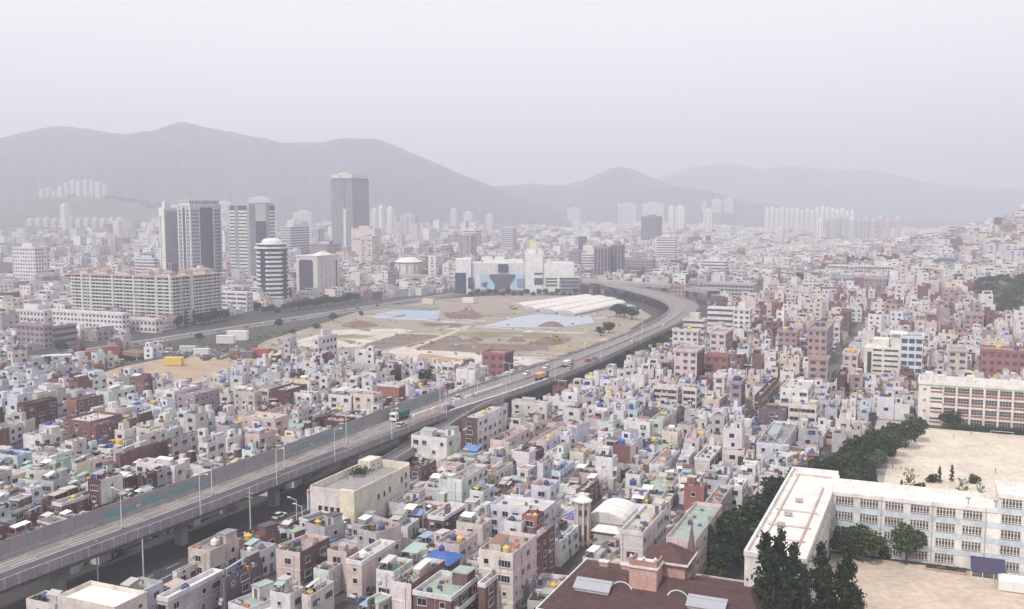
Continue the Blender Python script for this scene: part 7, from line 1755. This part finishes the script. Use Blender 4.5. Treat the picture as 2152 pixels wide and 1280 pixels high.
# ------------------------------------------------------------------ lamps and poles
def lamp(p, hgt, label, double, rz, group, pc=(.55,.55,.55)):
    t_ = thing('street_lamp', label, 'street lamp', p, rz, group); m_ = MB(); m_.cyl(0,0,0,hgt,.13,pc,ME,8,r1=.08); m_.box(-.3,.3,-.3,.3,0,.3,(.3,.3,.3),CO); part('pole', m_, t_)
    for s_ in ((-1,1) if double else (1,)):
        m_ = MB(); m_.tube((0,0,hgt-.1),(s_*1.9,0,hgt+.45),.06,pc,ME); ar_ = part('arm', m_, t_)
        m_ = MB(); m_.box(min(s_*1.8,s_*2.6),max(s_*1.8,s_*2.6),-.17,.17,hgt+.36,hgt+.55,(.66,.66,.66),ME); part('lamp_head', m_, ar_)
for i, x in enumerate((257,445,597,728,833,925,1003,1070,1130,1183,1230,1275,1315,1350)):
    u = u_at(x, .5); p = dk(u, .5, .0); lamp(p, 8.5, ORD[i]+' double armed lamp from the left along the middle of the expressway', True, RZ, 'double armed lamps on the expressway')
for i, x in enumerate((418,578,700,820,935,1060,1164,1260,1345)):
    u = u_at(x, 1); p = dk(u, 1) + V*.6; p[2] = 9.9 if False else DZ-1.0; lamp(p, 9.5, ORD[i]+' single lamp from the left along the right parapet', False, RZ+math.pi*0, 'single lamps along the right parapet')
for i, (x, y, hh) in enumerate(((206,1226,9.5),(303,1240,11),(527,1125,12),(65,1122,7))):
    p = g(x, y, 0); t_ = thing('utility_pole', ['thin pale pole left of the white roof at the bottom','tall tapering pale pole beside the long white roof','grey double pole standing in the street under the expressway','curved lamp pole at the left edge behind the noise barrier'][i], 'pole', p, RZ)
    m_ = MB(); m_.cyl(0,0,0,hh,.2,(.50,.49,.49),CO,8,r1=.1); part('pole', m_, t_)
    if i == 2: m_ = MB(); m_.box(-1.2,1.2,-.06,.06,hh-1.5,hh-1.35,(.3,.3,.3),ME); m_.box(-.9,.9,-.06,.06,hh-2.6,hh-2.45,(.3,.3,.3),ME); part('cross_arm', m_, t_)
for i, (x, y) in enumerate(((624,1095),(636,1110))):
    p = g(x, y+18, 0); lamp(p, 7.5, ['curved street lamp left of the cream hall','second street lamp at the corner of the cream hall'][i], False, RZ+math.pi, 'street lamps by the cream hall')
k = 0
for (u, v) in [(u_, v_) for v_ in (-112,-78,-44,-8) for u_ in (206,240,276,314,356,404,456)]:
    if blocked(u, v, .3) : continue
    p = W(u, v); x, y, D = proj(p)
    if not 0 < x < 2150: continue
    t_ = thing('utility_pole', f'{ORD[k]} wooden wire pole among the houses right of the expressway, counted from the front', 'pole', p, RZ+random.uniform(-.3,.3), 'wire poles among the houses')
    m_ = MB(); m_.cyl(0,0,0,9.5,.14,(.33,.30,.29),CO,7,r1=.09); part('pole', m_, t_); m_ = MB(); m_.box(-1,1,-.05,.05,8.7,8.82,(.2,.2,.2),ME); m_.cyl(.4,0,7.4,8.2,.22,(.35,.35,.36),ME,8); part('cross_arm', m_, t_); k += 1
    if k > 18: break

# ------------------------------------------------------------------ blue pavilion, awnings, football goal
c = g(928, 1172, 5.2); t_ = thing('pavilion', 'small pavilion with a bright blue hipped roof and a blue tank on top', 'pavilion', (c[0],c[1],0)); occupy(c,7,7)
m_ = MB(); m_.box(-2.9,2.9,-2.9,2.9,0,5.2,(.20,.13,.14)); part('wall', m_, t_); m_ = MB(); m_.hip(-3.8,3.8,-3.8,3.8,5.2,6.9,(.07,.15,.42),CO,.1); m_.face([(-3.8,-3.8,5.19),(-3.8,3.8,5.19),(3.8,3.8,5.19),(3.8,-3.8,5.19)],(.2,.2,.25),CO); part('roof', m_, t_); link('water_tank', tank_mesh('blue'), t_, (0,0,6.6), 0, .7)
for i in range(4): m_ = MB(); m_.box(-.9,.9,-.06,0,-.7,.7,(.05,.05,.08),GL); part('window', m_, t_, loc=((-1.4,1.4,2.9,2.9)[i],(-2.9,-2.9,-1.4,1.4)[i],3.9), rz=(0,0,math.pi/2,math.pi/2)[i])
for i, (x, y, cn) in enumerate(((772,1268,'blue'),(756,1252,'white'),(790,1248,'black'))):
    p = g(x, y); p[2] = .03; car(p, RZ+.5+i*.8, cn, cn+' car in the little yard left of the white and mint corner house', 'cars in the little yard')
for x0,x1,y,z,lab,cc in ((970,1004,946,4,'long sloping blue awning at the foot of the brown and white block',(.10,.22,.50)),(1185,1215,1098,3,'small blue tarpaulin between houses below the bell tower',(.08,.14,.42)),(852,880,1088,3,'blue grey market awning right of the cream hall',(.20,.26,.50)),(925,945,1010,3,'white striped awning over a yard right of the cream hall',(.66,.66,.66))):
    a = g(x0,y,z); b = g(x1,y,z); wd_ = np.linalg.norm(b-a); m_ = MB(); m_.at(a[0],a[1],z,RZ); m_.face([(0,0,0),(wd_,0,0),(wd_,4.5,1.2),(0,4.5,1.2)],cc,ME); m_.face([(0,0,-.05),(0,4.5,1.15),(wd_,4.5,1.15),(wd_,0,-.05)],cc,ME)
    for q in ((.1,.1),(wd_-.1,.1),(.1,4.4),(wd_-.1,4.4)): m_.box(q[0]-.05,q[0]+.05,q[1]-.05,q[1]+.05,-z,-.06+1.2*q[1]/4.5,(.4,.4,.4),ME)
    o = link('awning', m_.mesh('awning')); tag(o, lab, 'awning')
for x, y, lab in ((2105,921,'white football goal at the far side of the sports field'),(1905,935,'small dark goal frame at the left corner of the sports field')):
    p = g(x, y); t_ = thing('football_goal', lab, 'goal', (p[0],p[1],0), RZ)
    m_ = MB()
    for xx in (-3.5,3.5): m_.tube((xx,0,0),(xx,0,2.3),.07,(.66,.66,.66)); m_.tube((xx,1.2,0),(xx,0,2.3),.05,(.6,.6,.6))
    m_.tube((-3.5,0,2.3),(3.5,0,2.3),.07,(.66,.66,.66)); part('frame', m_, t_)
# ------------------------------------------------------------------ people on the sports field (a few pixels tall)
def person(p, rz, shirt, trousers, label, stride):
    V_ = [(0,0,.92),(0,0,1.15),(0,0,1.38),(0,.01,1.50),(0,.02,1.62),(0,.02,1.74),  (.17,0,1.38),(.26,.12*stride,1.12),(.27,.28*stride,.90), (-.17,0,1.38),(-.26,-.12*stride,1.12),(-.27,-.20*stride,.88),
          (.10,0,.86),(.11,.16*stride,.48),(.11,.10*stride,.08),(.11,.10*stride+.16,.04), (-.10,0,.86),(-.11,-.12*stride,.48),(-.11,-.30*stride,.10),(-.11,-.30*stride+.16,.06)]
    E_ = [(0,1),(1,2),(2,3),(3,4),(4,5),(2,6),(6,7),(7,8),(2,9),(9,10),(10,11),(0,12),(12,13),(13,14),(14,15),(0,16),(16,17),(17,18),(18,19)]
    Rr = [.15,.14,.16,.06,.10,.08,.07,.05,.035,.07,.05,.035,.10,.065,.045,.04,.10,.065,.045,.04]
    me = bpy.data.meshes.new('body'); me.from_pydata(V_, E_, []); o = bpy.data.objects.new('person', me); COL.objects.link(o)
    s_ = o.modifiers.new('skin', 'SKIN'); su = o.modifiers.new('sub', 'SUBSURF'); su.levels = su.render_levels = 1
    for i, r in enumerate(Rr): me.skin_vertices[0].data[i].radius = (r, r*.8, )
    me.skin_vertices[0].data[0].use_root = True
    m = bpy.data.materials.new('clothes_and_skin'); m.use_nodes = True; t = m.node_tree; b = t.nodes['Principled BSDF']; b.inputs['Roughness'].default_value = .9
    tc = t.nodes.new('ShaderNodeTexCoord'); sp = t.nodes.new('ShaderNodeSeparateXYZ'); rp_ = t.nodes.new('ShaderNodeValToRGB'); t.links.new(tc.outputs['Object'], sp.inputs[0]); dv = t.nodes.new('ShaderNodeMath'); dv.operation = 'DIVIDE'; dv.inputs[1].default_value = 2; t.links.new(sp.outputs[2], dv.inputs[0]); t.links.new(dv.outputs[0], rp_.inputs[0]); t.links.new(rp_.outputs[0], b.inputs[0])
    rp_.color_ramp.interpolation = 'CONSTANT'; el = rp_.color_ramp.elements; el[0].position = 0; el[0].color = (.03,.03,.03,1); el[1].position = .05; el[1].color = (*trousers,1)
    for ps, cc in ((.46,shirt),(.735,(.45,.28,.2)),(.84,(.02,.015,.015))): e_ = el.new(ps); e_.color = (*cc,1)
    me.materials.append(m); o.location = tuple(p); o.rotation_euler = (0,0,rz); tag(o, label, 'person', 'people on the sports field')
for x, y, a, sh_, tr, lab, st_ in ((2004,921,.4,(.5,.45,.4),(.25,.12,.1),'person in a pale shirt walking on the near left part of the sports field',1),(2040,916,2.2,(.45,.06,.05),(.3,.28,.28),'person in a red top standing below the school hedge',.3),(1876,985,1.2,(.1,.1,.15),(.05,.05,.08),'person in dark clothes at the lower left edge of the sports field',.8),(1893,986,4.0,(.5,.5,.5),(.05,.05,.1),'person in a grey top right of the dark clothed one at the field edge',.9),(2092,995,.5,(.1,.1,.1),(.1,.1,.1),'person in black near the lower right part of the sports field',.5)):
    p = g(x, y); p[2] = .02; person(p, a, sh_, tr, lab, st_)
print('houses near', len(near), 'rest', len(rest), 'objects', len(bpy.data.objects), 'far faces', len(far.f), 'trees far', len(trees_far), 'wood', len(wd_keep.f))
dup_ = [k for k, v_ in LABELS.items() if len(v_) > 1]
print('dup labels', dup_)
